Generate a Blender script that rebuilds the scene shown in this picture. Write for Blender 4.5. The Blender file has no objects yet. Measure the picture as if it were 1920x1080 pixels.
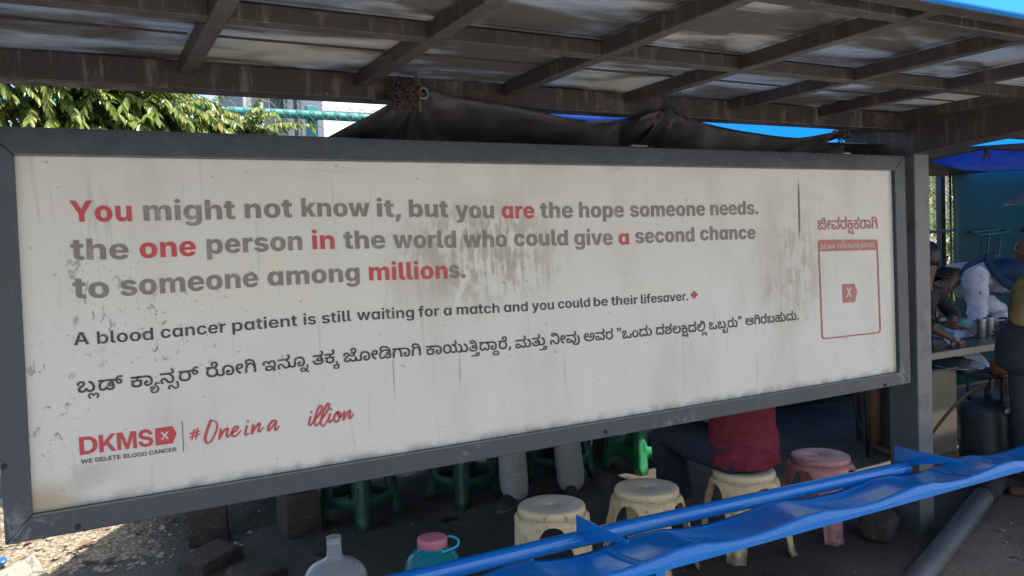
import bpy, bmesh, math, random
from mathutils import Vector, Matrix, noise
from mathutils.geometry import delaunay_2d_cdt
R = math.radians
scene = bpy.context.scene
COL = scene.collection
random.seed(7)

# ------------------------------------------------------------------ camera
CAM_LOC = Vector((0.0, -2.6055, 1.55))
FPX = 1500.0                                   # focal length for a 1920 px wide frame
_f = Vector((0.47607723, 0.87820999, -0.04580042))
_r = Vector((0.87755956, -0.47780514, -0.03989311))
_u = Vector((0.0569182, 0.02120039, 0.99815373))
cam = bpy.data.cameras.new('camera')
cam.sensor_width = 36.0
cam.lens = FPX / 1920.0 * 36.0
cam.clip_start = 0.05
cam.clip_end = 500.0
cam_ob = bpy.data.objects.new('camera', cam)
COL.objects.link(cam_ob)
M4 = Matrix(((_r.x, _u.x, -_f.x, CAM_LOC.x), (_r.y, _u.y, -_f.y, CAM_LOC.y), (_r.z, _u.z, -_f.z, CAM_LOC.z), (0, 0, 0, 1)))
cam_ob.matrix_world = M4
scene.camera = cam_ob

# ------------------------------------------------------------------ sky and sun
SUN_TO = Vector((0.28, -0.38, 1.0)).normalized()
SUN_EL = math.asin(SUN_TO.z)
SUN_AZ = math.atan2(SUN_TO.x, SUN_TO.y)
w = bpy.data.worlds.new('World')
scene.world = w
w.use_nodes = True
nt = w.node_tree
bg = nt.nodes['Background']
sky = nt.nodes.new('ShaderNodeTexSky')
sky.sky_type = 'NISHITA'
sky.sun_disc = False
sky.sun_elevation = SUN_EL
sky.sun_rotation = SUN_AZ
sky.air_density = 1.0
sky.dust_density = 2.0
nt.links.new(sky.outputs['Color'], bg.inputs['Color'])
bg.inputs['Strength'].default_value = 0.13
sun = bpy.data.lights.new('sun', 'SUN')
sun.energy = 4.0
sun.angle = R(0.5)
sun.color = (1.0, 0.95, 0.87)
sun_ob = bpy.data.objects.new('sun', sun)
COL.objects.link(sun_ob)
sun_ob.rotation_euler = SUN_TO.to_track_quat('Z', 'Y').to_euler()
sun_ob.location = (2, -6, 9)
scene.view_settings.view_transform = 'Standard'
scene.view_settings.look = 'None'
scene.view_settings.gamma = 1.0
scene.view_settings.exposure = 1.2

# ------------------------------------------------------------------ helpers: survey points
def ray(x, y):
    return _f + _r * ((x - 960) / FPX) - _u * ((y - 540) / FPX)
def onY(x, y, v=0.0):
    d = ray(x, y); return CAM_LOC + d * ((v - CAM_LOC.y) / d.y)
def onZ(x, y, v=0.0):
    d = ray(x, y); return CAM_LOC + d * ((v - CAM_LOC.z) / d.z)
def atD(x, y, dep):
    return CAM_LOC + ray(x, y) * dep

# ------------------------------------------------------------------ helpers: objects
ROOTLOC = {}
def thing(name, label, cat, loc=(0, 0, 0), rz=0.0, group=None):
    o = bpy.data.objects.new(name, None)
    COL.objects.link(o)
    o.location = loc; o.rotation_euler = (0, 0, rz)
    o.empty_display_size = 0.1
    o['label'] = label; o['category'] = cat
    if group: o['group'] = group
    ROOTLOC[o.name] = Vector(loc)
    return o
def tag(o, label, cat, group=None):
    o['label'] = label; o['category'] = cat
    if group: o['group'] = group
    return o

class MB:
    """collects vertices and faces of one mesh"""
    def __init__(s): s.v = []; s.f = []
    def add(s, vs, fs):
        b = len(s.v); s.v += [Vector(v) for v in vs]; s.f += [tuple(i + b for i in f) for f in fs]
        return s
    def box(s, a, b, M=None):
        (x0, y0, z0), (x1, y1, z1) = a, b
        vs = [Vector(p) for p in ((x0,y0,z0),(x1,y0,z0),(x1,y1,z0),(x0,y1,z0),(x0,y0,z1),(x1,y0,z1),(x1,y1,z1),(x0,y1,z1))]
        if M: vs = [M @ v for v in vs]
        return s.add(vs, [(0,3,2,1),(4,5,6,7),(0,1,5,4),(1,2,6,5),(2,3,7,6),(3,0,4,7)])
    def prism(s, poly, d):
        n = len(poly); d = Vector(d)
        vs = [Vector(p) for p in poly]; vs += [p + d for p in vs]
        fs = [tuple(range(n - 1, -1, -1)), tuple(range(n, 2 * n))]
        fs += [(i, (i + 1) % n, n + (i + 1) % n, n + i) for i in range(n)]
        return s.add(vs, fs)
    def tube(s, pts, r, n=8, cap=True):
        pts = [Vector(p) for p in pts]
        rs = r if isinstance(r, (list, tuple)) else [r] * len(pts)
        vs = []; fs = []; prev = None
        for i, p in enumerate(pts):
            t = (pts[min(i + 1, len(pts) - 1)] - pts[max(i - 1, 0)]).normalized()
            if prev is None:
                a = t.orthogonal().normalized()
            else:
                a = (prev - t * prev.dot(t))
                a = a.normalized() if a.length > 1e-6 else t.orthogonal().normalized()
            prev = a; b = t.cross(a)
            for k in range(n):
                q = 2 * math.pi * k / n
                vs.append(p + (a * math.cos(q) + b * math.sin(q)) * rs[i])
        for i in range(len(pts) - 1):
            for k in range(n):
                k2 = (k + 1) % n
                fs.append((i * n + k, i * n + k2, (i + 1) * n + k2, (i + 1) * n + k))
        if cap:
            fs.append(tuple(range(n - 1, -1, -1))); fs.append(tuple(range((len(pts) - 1) * n, len(pts) * n)))
        return s.add(vs, fs)
    def lathe(s, prof, n=32, c=(0, 0, 0)):
        c = Vector(c); vs = []; fs = []
        for r_, z in prof:
            for k in range(n):
                q = 2 * math.pi * k / n
                vs.append(c + Vector((r_ * math.cos(q), r_ * math.sin(q), z)))
        for i in range(len(prof) - 1):
            for k in range(n):
                k2 = (k + 1) % n
                fs.append((i * n + k, i * n + k2, (i + 1) * n + k2, (i + 1) * n + k))
        if prof[0][0] > 1e-5: fs.append(tuple(range(n - 1, -1, -1)))
        if prof[-1][0] > 1e-5: fs.append(tuple(range((len(prof) - 1) * n, len(prof) * n)))
        return s.add(vs, fs)
    def grid(s, rows, close=False):
        n = len(rows[0]); vs = [p for r_ in rows for p in r_]; fs = []
        for i in range(len(rows) - 1):
            for k in range(n if close else n - 1):
                k2 = (k + 1) % n
                fs.append((i * n + k, i * n + k2, (i + 1) * n + k2, (i + 1) * n + k))
        return s.add(vs, fs)
    def ball(s, c, r, n=12, m=8):
        c = Vector(c); r = r if isinstance(r, (tuple, list)) else (r, r, r)
        rows = []
        for i in range(m + 1):
            a = math.pi * i / m - math.pi / 2
            rows.append([c + Vector((r[0] * math.cos(a) * math.cos(2 * math.pi * k / n), r[1] * math.cos(a) * math.sin(2 * math.pi * k / n), r[2] * math.sin(a))) for k in range(n)])
        return s.grid(rows, True)

def obj(name, mb, mat, parent=None, smooth=False, bevel=0.0, solid=0.0, sub=0, world=True, seg=2, autosm=None):
    off = Vector((0, 0, 0))
    if parent is not None and world:
        p = parent
        while p is not None:
            off += ROOTLOC.get(p.name, Vector((0, 0, 0))) if p.parent is None else Vector(p.location)
            p = p.parent
    me = bpy.data.meshes.new(name)
    me.from_pydata([v - off for v in mb.v], [], mb.f)
    bm = bmesh.new(); bm.from_mesh(me)
    bmesh.ops.remove_doubles(bm, verts=bm.verts, dist=1e-6)
    bmesh.ops.recalc_face_normals(bm, faces=bm.faces)
    bm.to_mesh(me); bm.free()
    if smooth:
        me.polygons.foreach_set('use_smooth', [True] * len(me.polygons))
    me.materials.append(mat)
    o = bpy.data.objects.new(name, me)
    COL.objects.link(o)
    if parent is not None: o.parent = parent
    if sub:
        m = o.modifiers.new('sub', 'SUBSURF'); m.levels = sub; m.render_levels = sub
    if solid:
        m = o.modifiers.new('solid', 'SOLIDIFY'); m.thickness = solid; m.offset = 0
    if bevel:
        m = o.modifiers.new('bevel', 'BEVEL'); m.width = bevel; m.segments = seg; m.limit_method = 'ANGLE'; m.angle_limit = R(40)
    return o

def spline(P, k=6, closed=False):
    """Catmull-Rom through points (tuples or vectors)"""
    P = [Vector(p) for p in P]; n = len(P); out = []
    for i in range(n if closed else n - 1):
        if closed: a, b, c, d = P[i - 1], P[i], P[(i + 1) % n], P[(i + 2) % n]
        else: a, b, c, d = P[max(i - 1, 0)], P[i], P[i + 1], P[min(i + 2, n - 1)]
        for j in range(k):
            t = j / k
            out.append(0.5 * ((2 * b) + (c - a) * t + (2 * a - 5 * b + 4 * c - d) * t * t + (3 * b - a - 3 * c + d) * t ** 3))
    if not closed: out.append(P[-1])
    return out
def lerp(a, b, t): return a + (b - a) * t
def interp(tab, x):
    if x <= tab[0][0]: return tab[0][1]
    for (x0, y0), (x1, y1) in zip(tab, tab[1:]):
        if x <= x1: return lerp(y0, y1, (x - x0) / (x1 - x0))
    return tab[-1][1]
def ease(a, b, x):
    t = min(1, max(0, (x - a) / (b - a))); return t * t * (3 - 2 * t)

# ------------------------------------------------------------------ helpers: materials
class NT:
    def __init__(s, name):
        s.m = bpy.data.materials.new(name); s.m.use_nodes = True
        s.t = s.m.node_tree; s.b = s.t.nodes['Principled BSDF']; s.out = s.t.nodes['Material Output']
        tc = s.t.nodes.new('ShaderNodeTexCoord'); s.P = tc.outputs['Object']
    def n(s, ty, **kw):
        x = s.t.nodes.new(ty)
        for k, v in kw.items(): setattr(x, k, v)
        return x
    def l(s, a, b): s.t.links.new(a, b)
    def val(s, i, v):
        if hasattr(v, 'is_linked') or hasattr(v, 'links'): s.l(v, i)
        else: i.default_value = v
    def math(s, op, a, b=0.5, clamp=False):
        x = s.n('ShaderNodeMath', operation=op, use_clamp=clamp); s.val(x.inputs[0], a); s.val(x.inputs[1], b); return x.outputs[0]
    def scale(s, sx, sy, sz, off=(0, 0, 0)):
        x = s.n('ShaderNodeMapping'); s.l(s.P, x.inputs['Vector']); x.inputs['Scale'].default_value = (sx, sy, sz); x.inputs['Location'].default_value = off
        return x.outputs[0]
    def noise(s, sc, det=4, rough=0.55, vec=None, dist=0.0):
        x = s.n('ShaderNodeTexNoise'); s.l(vec if vec else s.P, x.inputs['Vector'])
        x.inputs['Scale'].default_value = sc; x.inputs['Detail'].default_value = det; x.inputs['Roughness'].default_value = rough; x.inputs['Distortion'].default_value = dist
        return x.outputs['Fac']
    def ramp(s, v, lo, hi, a=0.0, b=1.0):
        x = s.n('ShaderNodeMapRange', interpolation_type='SMOOTHSTEP'); s.l(v, x.inputs['Value'])
        x.inputs['From Min'].default_value = lo; x.inputs['From Max'].default_value = hi
        x.inputs['To Min'].default_value = a; x.inputs['To Max'].default_value = b
        return x.outputs['Result']
    def mix(s, f, a, b, mode='MIX'):
        x = s.n('ShaderNodeMix', data_type='RGBA', blend_type=mode)
        s.val(x.inputs['Factor'], f)
        for i, v in ((6, a), (7, b)):
            if isinstance(v, tuple): x.inputs[i].default_value = (*v[:3], 1)
            else: s.l(v, x.inputs[i])
        return x.outputs[2]
    def blob(s, c, h, lo=1.0, hi=0.45):
        """1 inside an ellipsoid round c with half sizes h, fading to 0 at its edge"""
        a = s.n('ShaderNodeVectorMath', operation='SUBTRACT'); s.l(s.P, a.inputs[0]); a.inputs[1].default_value = c
        b = s.n('ShaderNodeVectorMath', operation='DIVIDE'); s.l(a.outputs[0], b.inputs[0]); b.inputs[1].default_value = h
        c_ = s.n('ShaderNodeVectorMath', operation='LENGTH'); s.l(b.outputs[0], c_.inputs[0])
        return s.ramp(c_.outputs['Value'], lo, hi)
    def bump(s, h, strength=0.3, dist=0.01):
        x = s.n('ShaderNodeBump'); s.l(h, x.inputs['Height']); x.inputs['Strength'].default_value = strength; x.inputs['Distance'].default_value = dist
        s.l(x.outputs[0], s.b.inputs['Normal'])
    def col(s, v): s.val(s.b.inputs['Base Color'], (*v, 1) if isinstance(v, tuple) else v)
    def rough(s, v): s.val(s.b.inputs['Roughness'], v)

def mat_plain(name, c, c2=None, rough=0.5, sc=6.0, bump=0.0, bsc=60.0, metal=0.0, spec=0.5, dirt=None, dsc=9.0, dlo=0.5, dhi=0.72, det=5):
    """base colour wandering between c and c2, with optional dirt patches and a fine bump"""
    t = NT(name)
    c2 = c2 or tuple(x * 0.7 for x in c)
    base = t.mix(t.noise(sc, det), c, c2)
    if dirt:
        d = t.ramp(t.noise(dsc, 6, 0.65), dlo, dhi)
        base = t.mix(d, base, dirt)
        t.rough(t.math('ADD', t.math('MULTIPLY', d, 0.3), rough, True))
    else:
        rr = t.math('ADD', t.math('MULTIPLY', t.noise(sc * 2.3, 4), 0.2), rough - 0.1, True); t.rough(rr)
    t.col(base)
    t.b.inputs['Metallic'].default_value = metal
    t.b.inputs['Specular IOR Level'].default_value = spec
    if bump: t.bump(t.noise(bsc, 6, 0.6), bump)
    return t.m
GLYPHS = {
 'b,': '269|19,-199 62,113 224,113 130,-199',
 'b.': '269|135,-10 99,-4 70,16 50,44 44,80 50,115 70,144 99,163 135,169 170,163 200,144 219,115 226,80 219,44 200,16 170,-4',
 'bY': '748|293,0 293,266 23,728 220,728 336,504 352,471 367,438 380,403 394,361 363,361 376,403 389,439 403,471 418,504 529,728 725,728 461,266 461,0',
 'ba': '636|255,-8 197,0 145,23 100,63 66,118 43,187 36,272 44,359 67,430 102,484 147,522 199,545 255,553 296,549 330,538 357,521 380,500 397,476 409,453 414,453 414,546 579,546 579,0 414,0 414,88 409,88 397,65 379,42 356,22 328,6 295,-5;311,122 342,127 368,141 389,163 404,193 414,230 417,272 414,315 404,352 389,382 369,404 343,418 311,422 280,418 254,404 234,381 219,351 210,315 207,272 210,230 219,194 234,163 254,141 280,127',
 'bb': '636|381,-8 342,-5 308,6 281,22 258,42 240,65 227,88 221,88 221,0 57,0 57,728 223,728 223,453 227,453 240,476 257,500 279,521 307,538 341,549 382,553 438,545 490,522 535,484 570,430 593,359 600,272 593,187 571,118 536,63 492,23 439,0;325,122 356,127 382,141 403,163 418,194 427,230 430,272 427,315 418,351 403,381 382,404 357,418 325,422 294,418 268,404 247,382 232,352 223,315 220,272 223,230 232,193 247,163 268,141 294,127',
 'bc': '594|309,-10 230,-1 163,25 109,67 69,124 44,192 36,271 44,350 69,419 109,475 163,517 230,544 309,553 358,549 404,539 444,523 479,501 509,473 532,441 549,403 559,361 405,335 400,355 393,373 384,389 373,401 360,412 346,419 329,424 311,425 280,421 253,407 233,384 218,354 208,316 205,272 208,228 218,190 233,159 253,136 280,122 311,117 329,119 346,123 361,131 374,142 385,155 394,171 401,190 406,211 559,185 549,142 532,104 509,70 480,42 445,20 404,3 359,-7',
 'bd': '636|255,-8 197,0 145,23 100,63 65,118 43,187 36,272 44,359 66,430 102,484 147,522 198,545 254,553 295,549 329,538 357,521 379,500 396,476 409,453 413,453 413,728 579,728 579,0 415,0 415,88 409,88 396,65 378,42 356,22 328,6 295,-5;311,122 342,127 368,141 389,163 404,193 413,230 417,272 413,315 404,352 389,382 368,404 342,418 311,422 280,418 254,404 233,381 219,351 210,315 207,272 210,230 219,194 234,163 254,141 280,127',
 'be': '600|310,-10 231,-2 163,24 109,65 69,121 44,190 36,271 44,350 69,418 109,475 162,517 228,544 304,553 358,548 408,535 453,513 492,482 523,442 546,395 561,339 566,275 566,232 96,232 96,330 486,330 409,306 406,342 397,373 383,398 362,416 337,428 305,432 274,428 247,416 227,398 212,374 202,344 199,310 199,240 203,201 214,168 231,143 253,125 281,114 313,111 335,112 356,117 374,126 389,137 401,151 409,168 558,143 539,100 511,62 473,32 427,9 372,-6',
 'bg': '638|307,-216 241,-211 184,-198 136,-177 98,-148 71,-114 55,-74 199,-43 207,-58 218,-71 233,-83 253,-92 277,-97 306,-99 353,-93 388,-76 409,-45 417,-2 417,96 404,96 392,72 375,51 353,33 326,19 294,10 255,7 198,14 145,36 101,71 66,123 43,190 36,273 44,360 67,430 102,484 147,522 199,545 255,553 296,549 330,538 358,521 381,500 399,476 411,453 417,453 417,546 580,546 580,11 572,-58 546,-115 504,-159 449,-190 383,-209;311,130 342,134 368,147 389,168 404,196 414,232 417,274 414,316 404,353 389,382 369,404 343,418 311,422 280,418 254,404 234,381 219,352 210,316 207,274 210,232 219,197 234,168 254,147 280,134',
 'bh': '633|223,312 223,0 57,0 57,728 220,728 220,408 209,408 235,468 272,513 322,543 387,553 440,546 486,527 524,497 552,456 570,406 576,347 576,0 410,0 410,316 404,358 386,389 357,409 319,416 292,413 269,404 250,389 235,368 226,343',
 'bi': '281|57,0 57,546 223,546 223,0;140,611 107,617 79,635 60,661 54,692 60,723 79,749 107,767 140,773 173,767 202,749 221,723 227,692 221,661 202,635 173,617',
 'bk': '590|207,148 207,346 231,346 392,546 581,546 351,267 308,267;57,0 57,728 223,728 223,0;397,0 248,230 358,348 589,0',
 'bl': '320|233,-3 154,6 100,34 68,81 57,149 57,728 223,728 223,168 226,149 233,135 245,127 262,124 272,124 290,127 315,10 301,5 282,1 259,-2',
 'bm': '924|57,0 57,546 210,546 220,406 208,406 224,453 246,491 273,519 304,538 339,550 375,554 428,544 469,516 501,467 524,394 506,394 522,445 547,486 578,516 613,537 652,549 692,554 740,548 783,531 818,504 845,468 861,422 867,368 867,0 701,0 701,332 696,369 679,396 654,412 622,417 599,414 580,406 563,393 552,376 544,354 542,329 542,0 382,0 382,334 377,368 361,395 336,412 305,417 282,415 263,406 246,393 234,375 226,353 223,325 223,0',
 'bn': '633|223,312 223,0 57,0 57,546 214,546 217,408 209,408 235,468 272,513 322,543 387,553 440,546 486,527 524,497 552,456 570,406 576,347 576,0 410,0 410,316 404,358 386,389 357,409 319,416 292,413 269,404 250,389 235,368 226,343',
 'bo': '618|309,-10 230,-1 163,25 109,67 69,124 44,192 36,271 44,350 69,419 109,475 163,517 230,544 309,553 388,544 455,517 509,475 549,419 574,350 582,271 574,192 549,124 509,67 455,25 388,-1;309,117 340,122 366,137 386,160 401,191 410,229 413,272 410,315 401,352 386,383 366,406 340,420 309,425 278,420 252,406 232,383 217,352 208,315 205,272 208,229 217,191 232,160 252,137 278,122',
 'bp': '636|57,-204 57,546 221,546 221,453 227,453 240,476 257,500 279,521 307,538 341,549 382,553 438,545 490,522 535,484 570,430 593,359 600,272 593,187 571,118 536,63 492,23 439,0 381,-8 342,-5 308,6 281,22 258,42 240,65 227,88 223,88 223,-204;325,122 356,127 382,141 403,163 418,194 427,230 430,272 427,315 418,351 403,381 382,404 357,418 325,422 294,418 268,404 247,382 232,352 223,315 220,272 223,230 232,193 247,163 268,141 294,127',
 'br': '418|57,0 57,546 218,546 218,447 224,447 244,494 273,527 310,546 352,553 365,553 377,551 390,550 401,547 401,402 387,406 351,410 334,410 304,407 277,396 255,380 238,358 227,331 223,300 223,0',
 'bs': '571|285,-10 220,-5 162,9 114,33 76,66 48,107 33,155 187,179 201,148 222,125 252,112 291,107 324,110 349,120 365,135 370,155 366,172 353,186 332,196 302,205 207,223 137,245 87,278 57,323 47,380 54,431 76,473 112,507 159,532 217,548 285,553 348,548 403,534 448,512 483,483 509,446 523,402 377,379 365,403 346,422 320,434 288,438 258,434 234,425 218,410 212,390 216,374 226,360 245,349 275,340 379,321 449,300 499,269 529,227 539,173 531,121 506,76 467,40 416,12 355,-5',
 'bt': '379|348,546 348,422 10,422 10,546;83,676 249,676 249,166 251,146 259,132 273,124 293,122 304,122 331,126 340,128 362,6 335,-1 308,-5 282,-7 258,-8 182,2 127,33 94,83 83,151',
 'bu': '633|246,-7 193,-1 147,19 109,49 81,90 63,140 57,199 57,546 223,546 223,230 229,188 247,157 276,137 314,130 341,133 364,142 383,157 398,178 407,203 410,234 410,546 576,546 576,0 419,0 417,138 424,138 398,78 360,32 310,3',
 'bv': '612|210,0 12,546 187,546 270,276 286,222 299,166 311,109 324,49 293,49 305,109 317,166 330,221 345,276 428,546 601,546 402,0',
 'bw': '861|168,0 9,546 183,546 224,356 236,298 249,236 262,168 274,95 256,95 269,168 284,235 298,298 312,356 356,546 505,546 548,356 561,298 575,235 590,168 603,95 586,95 597,168 610,235 622,298 634,356 675,546 852,546 691,0 521,0 464,199 456,230 448,266 440,304 432,344 424,381 416,415 444,415 436,381 428,344 420,304 412,266 403,230 395,199 338,0',
 'by': '615|55,-192 93,-70 113,-76 142,-81 167,-80 188,-74 203,-62 212,-46 215,-25 216,-1 12,546 187,546 270,276 285,221 297,166 307,110 319,49 285,49 298,110 311,167 325,222 341,276 430,546 603,546 374,-59 355,-100 331,-137 300,-167 263,-189 217,-203 161,-208 131,-207 102,-204 76,-198',
 'm.': '269|135,-8 104,-3 79,14 61,40 56,71 61,101 79,127 104,144 135,150 166,144 192,127 209,101 215,71 209,40 192,14 166,-3',
 'mA': '732|24,0 277,728 449,728 708,0 560,0 433,372 414,436 393,508 371,588 347,678 376,678 353,588 332,507 312,435 294,372 172,0;174,178 174,285 558,285 558,178',
 'mB': '660|71,0 71,728 352,728 425,721 484,703 529,674 562,636 582,590 588,539 584,498 571,463 551,435 525,412 495,395 460,384 460,377 499,370 535,353 568,327 594,293 611,250 616,199 610,145 589,97 555,57 507,26 444,7 368,0;206,112 346,112 407,119 448,139 472,171 480,209 476,240 464,267 445,290 419,308 387,319 350,323 206,323;206,418 335,418 367,421 395,431 419,446 438,466 450,491 454,521 446,559 424,589 388,609 338,616 206,616',
 'mC': '737|383,-10 293,1 212,35 144,89 93,162 60,254 49,363 60,473 93,565 145,639 213,693 293,726 383,737 442,733 496,720 545,699 589,671 626,634 656,591 678,541 691,484 556,484 547,514 535,540 518,563 497,582 473,597 446,608 417,615 386,617 330,610 281,587 241,551 210,501 191,438 185,363 191,287 211,225 241,175 282,139 330,118 385,111 417,113 446,119 473,130 497,145 518,164 535,187 548,214 556,244 692,244 680,193 660,146 632,103 596,65 552,34 502,10 446,-5',
 'mD': '722|320,0 135,0 135,116 313,116 382,123 439,144 483,178 514,226 533,288 539,364 533,440 514,502 483,550 439,584 384,604 316,611 131,611 131,728 324,728 425,717 511,684 580,631 631,559 662,470 673,364 662,259 631,169 579,97 510,44 423,11;206,728 206,0 71,0 71,728',
 'mE': '606|71,0 71,728 547,728 547,615 206,615 206,423 522,423 522,312 206,312 206,113 549,113 549,0',
 'mK': '707|170,176 170,302 192,340 238,408 263,441 290,475 321,512 509,728 675,728 367,378 357,381;71,0 71,728 206,728 206,516 204,338 206,272 206,0;522,0 294,339 379,440 681,0',
 'mL': '565|71,0 71,728 206,728 206,113 526,113 526,0',
 'mM': '924|71,0 71,728 275,728 409,361 417,337 434,271 444,233 453,194 462,156 470,121 476,91 449,91 464,155 472,193 482,232 491,270 501,305 509,336 517,361 649,728 853,728 853,0 718,0 718,362 719,388 719,419 720,454 723,570 723,608 724,645 733,645 723,605 701,525 689,485 678,449 668,415 659,386 651,362 519,0 405,0 272,362 264,385 255,414 244,447 233,484 222,523 210,564 199,604 188,645 198,645 203,456 203,421 204,389 204,0',
 'mN': '760|71,0 71,728 223,728 470,334 486,307 504,277 522,243 540,205 559,164 578,118 563,118 560,160 557,203 555,246 553,286 552,323 551,353 551,728 688,728 688,0 536,0 313,355 292,390 272,424 252,460 231,501 207,548 179,603 197,603 200,552 203,503 205,457 207,417 208,382 209,355 209,0',
 'mO': '769|385,-10 294,1 213,35 145,89 93,162 60,254 49,363 60,473 93,565 145,639 213,693 294,726 385,737 475,726 556,693 624,639 676,565 709,473 720,363 709,254 676,162 624,88 556,34 475,1;385,111 440,118 488,140 528,176 559,225 578,288 584,363 578,439 559,502 528,552 488,588 440,610 385,617 329,610 281,588 241,552 210,502 191,439 185,363 191,288 210,225 241,176 281,140 329,118',
 'mR': '653|71,0 71,728 346,728 423,720 487,698 537,663 574,616 596,559 603,494 596,428 573,372 537,327 486,293 421,272 344,265 150,265 150,376 325,376 369,380 405,390 432,407 451,430 462,459 466,494 462,530 451,560 432,583 405,601 369,612 325,615 206,615 206,0;480,0 303,330 450,330 630,0',
 'mS': '651|330,-11 250,-5 182,15 126,48 83,93 56,149 45,217 177,217 185,182 201,154 224,132 254,116 290,107 328,104 368,107 403,116 432,132 453,152 467,177 471,206 467,231 455,252 436,268 410,282 378,294 341,305 259,326 178,355 117,397 78,452 65,522 74,583 100,635 141,678 195,710 260,731 333,737 406,731 470,710 522,678 562,636 587,584 596,526 466,526 453,567 425,598 383,617 331,623 293,620 262,611 236,597 217,578 206,556 202,530 206,503 220,481 241,464 266,451 295,440 324,432 391,415 432,403 472,388 508,370 540,347 568,319 588,287 602,249 606,205 598,144 573,92 533,48 479,16 411,-4',
 'mT': '662|40,615 40,728 622,728 622,615 399,615 399,0 264,0 264,615',
 'mW': '1024|220,0 24,728 169,728 262,347 271,303 280,257 289,209 297,161 305,114 313,68 290,68 299,114 307,161 325,257 334,303 345,347 441,728 583,728 679,347 689,303 699,257 717,161 725,114 734,68 710,68 718,114 726,161 735,209 743,257 752,303 762,347 854,728 1000,728 803,0 649,0 545,395 531,455 519,520 508,589 496,662 528,662 515,591 504,523 493,458 478,395 375,0',
 'ma': '626|267,-10 206,-2 152,23 107,64 72,119 50,189 43,272 50,356 73,426 108,481 154,521 208,545 268,553 311,549 346,537 374,519 395,498 411,476 423,455 429,455 429,546 559,546 559,0 429,0 429,87 423,87 411,66 395,44 373,23 345,6 310,-6;304,98 342,103 374,120 398,146 417,181 428,224 431,272 428,322 417,364 399,398 374,424 342,440 304,445 266,440 234,423 209,397 191,362 181,320 177,272 181,225 192,183 210,147 235,120 266,103',
 'mb': '626|358,-10 316,-6 281,6 253,23 231,44 215,66 203,87 195,87 195,0 66,0 66,728 197,728 197,455 203,455 215,476 231,498 252,519 280,537 315,549 359,553 419,545 472,521 518,481 553,426 576,356 583,272 576,189 554,119 519,64 474,23 420,-2;322,98 360,103 392,120 416,147 434,183 445,225 449,272 445,320 434,362 417,397 392,423 360,440 322,445 284,440 252,424 228,398 210,364 199,322 195,272 199,224 210,181 228,146 253,120 284,103',
 'mc': '584|305,-11 230,-2 166,24 114,67 75,123 51,191 43,270 51,350 75,419 114,475 166,517 230,544 305,553 349,550 390,541 428,526 461,506 489,481 512,452 530,417 542,379 419,354 413,374 404,392 393,408 380,422 365,433 347,440 327,445 306,447 266,441 234,424 209,397 191,361 180,319 176,271 180,223 191,181 209,145 234,118 266,101 306,95 328,97 348,102 365,110 381,121 395,135 406,152 415,171 421,192 543,167 531,127 514,92 490,62 462,37 429,16 391,1 350,-8',
 'md': '626|267,-10 206,-2 152,23 107,64 72,119 50,189 43,272 50,356 73,426 108,481 154,521 207,545 267,553 310,549 346,537 374,519 395,498 411,476 423,455 428,455 428,728 559,728 559,0 431,0 431,87 423,87 411,66 394,44 372,23 345,6 310,-6;304,98 341,103 373,120 398,146 416,181 427,224 431,272 427,322 416,364 398,398 373,424 342,440 304,445 265,440 234,423 209,397 191,362 181,320 177,272 181,225 191,183 209,147 234,120 266,103',
 'me': '592|309,-11 232,-2 166,24 114,65 75,121 51,190 43,270 51,349 74,418 113,474 164,517 227,544 300,553 350,549 397,536 439,516 477,486 508,448 532,400 547,344 552,277 552,237 103,237 103,324 487,324 425,299 422,342 411,379 394,409 370,432 339,446 301,451 263,446 232,431 206,409 188,380 177,346 173,308 173,247 177,200 190,161 211,131 238,109 272,95 310,91 337,93 360,99 381,109 399,122 413,139 423,160 543,136 526,95 498,59 462,29 418,7 367,-6',
 'mf': '391|357,546 357,444 10,444 10,546;109,0 109,596 115,647 132,688 159,720 194,743 235,757 280,762 312,760 341,756 364,751 379,747 354,645 344,648 333,650 320,652 305,653 275,649 255,636 244,615 240,587 240,0',
 'mg': '627|303,-216 241,-212 188,-199 144,-179 108,-153 81,-122 63,-88 175,-50 185,-65 198,-81 216,-95 239,-107 267,-115 303,-117 355,-110 396,-90 422,-55 431,-5 431,98 420,98 408,77 392,57 371,38 344,22 309,11 267,8 207,15 153,37 108,74 73,126 50,193 43,274 50,357 73,427 108,481 154,521 208,545 268,553 311,549 347,537 375,519 397,498 413,476 425,455 432,455 432,546 561,546 561,0 552,-67 527,-121 488,-163 436,-192 374,-210;304,111 342,116 374,130 398,154 417,187 428,227 431,275 428,323 417,365 399,399 374,424 342,440 304,445 266,440 234,423 209,397 191,363 181,322 177,275 181,229 192,189 210,156 235,131 266,116',
 'mh': '615|197,319 197,0 66,0 66,728 196,728 196,411 183,411 211,472 249,517 300,544 361,553 414,547 460,529 497,499 525,458 543,408 548,347 548,0 417,0 417,326 410,374 389,411 356,434 312,442 280,438 253,427 230,409 212,385 201,355',
 'mi': '264|66,0 66,546 197,546 197,0;132,622 103,627 79,643 62,665 57,693 62,720 79,743 103,758 132,763 161,758 185,743 202,720 208,693 202,665 185,643 161,627',
 'ml': '300|218,-4 151,5 103,32 75,76 66,136 66,728 197,728 197,157 200,132 207,115 219,105 239,102 250,102 264,104 270,106 292,7 278,4 261,0 241,-3',
 'mm': '903|66,0 66,546 189,546 195,414 185,414 200,458 222,494 248,521 279,540 313,551 349,554 402,545 444,517 475,471 496,407 480,407 496,452 519,489 549,518 584,538 622,550 663,554 710,549 752,533 787,507 814,470 831,424 837,368 837,0 705,0 705,347 699,390 678,420 648,437 613,443 585,440 561,430 541,415 527,394 518,370 515,341 515,0 388,0 388,352 381,389 362,418 333,437 297,443 271,440 247,431 227,415 211,394 201,366 197,334 197,0',
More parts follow.
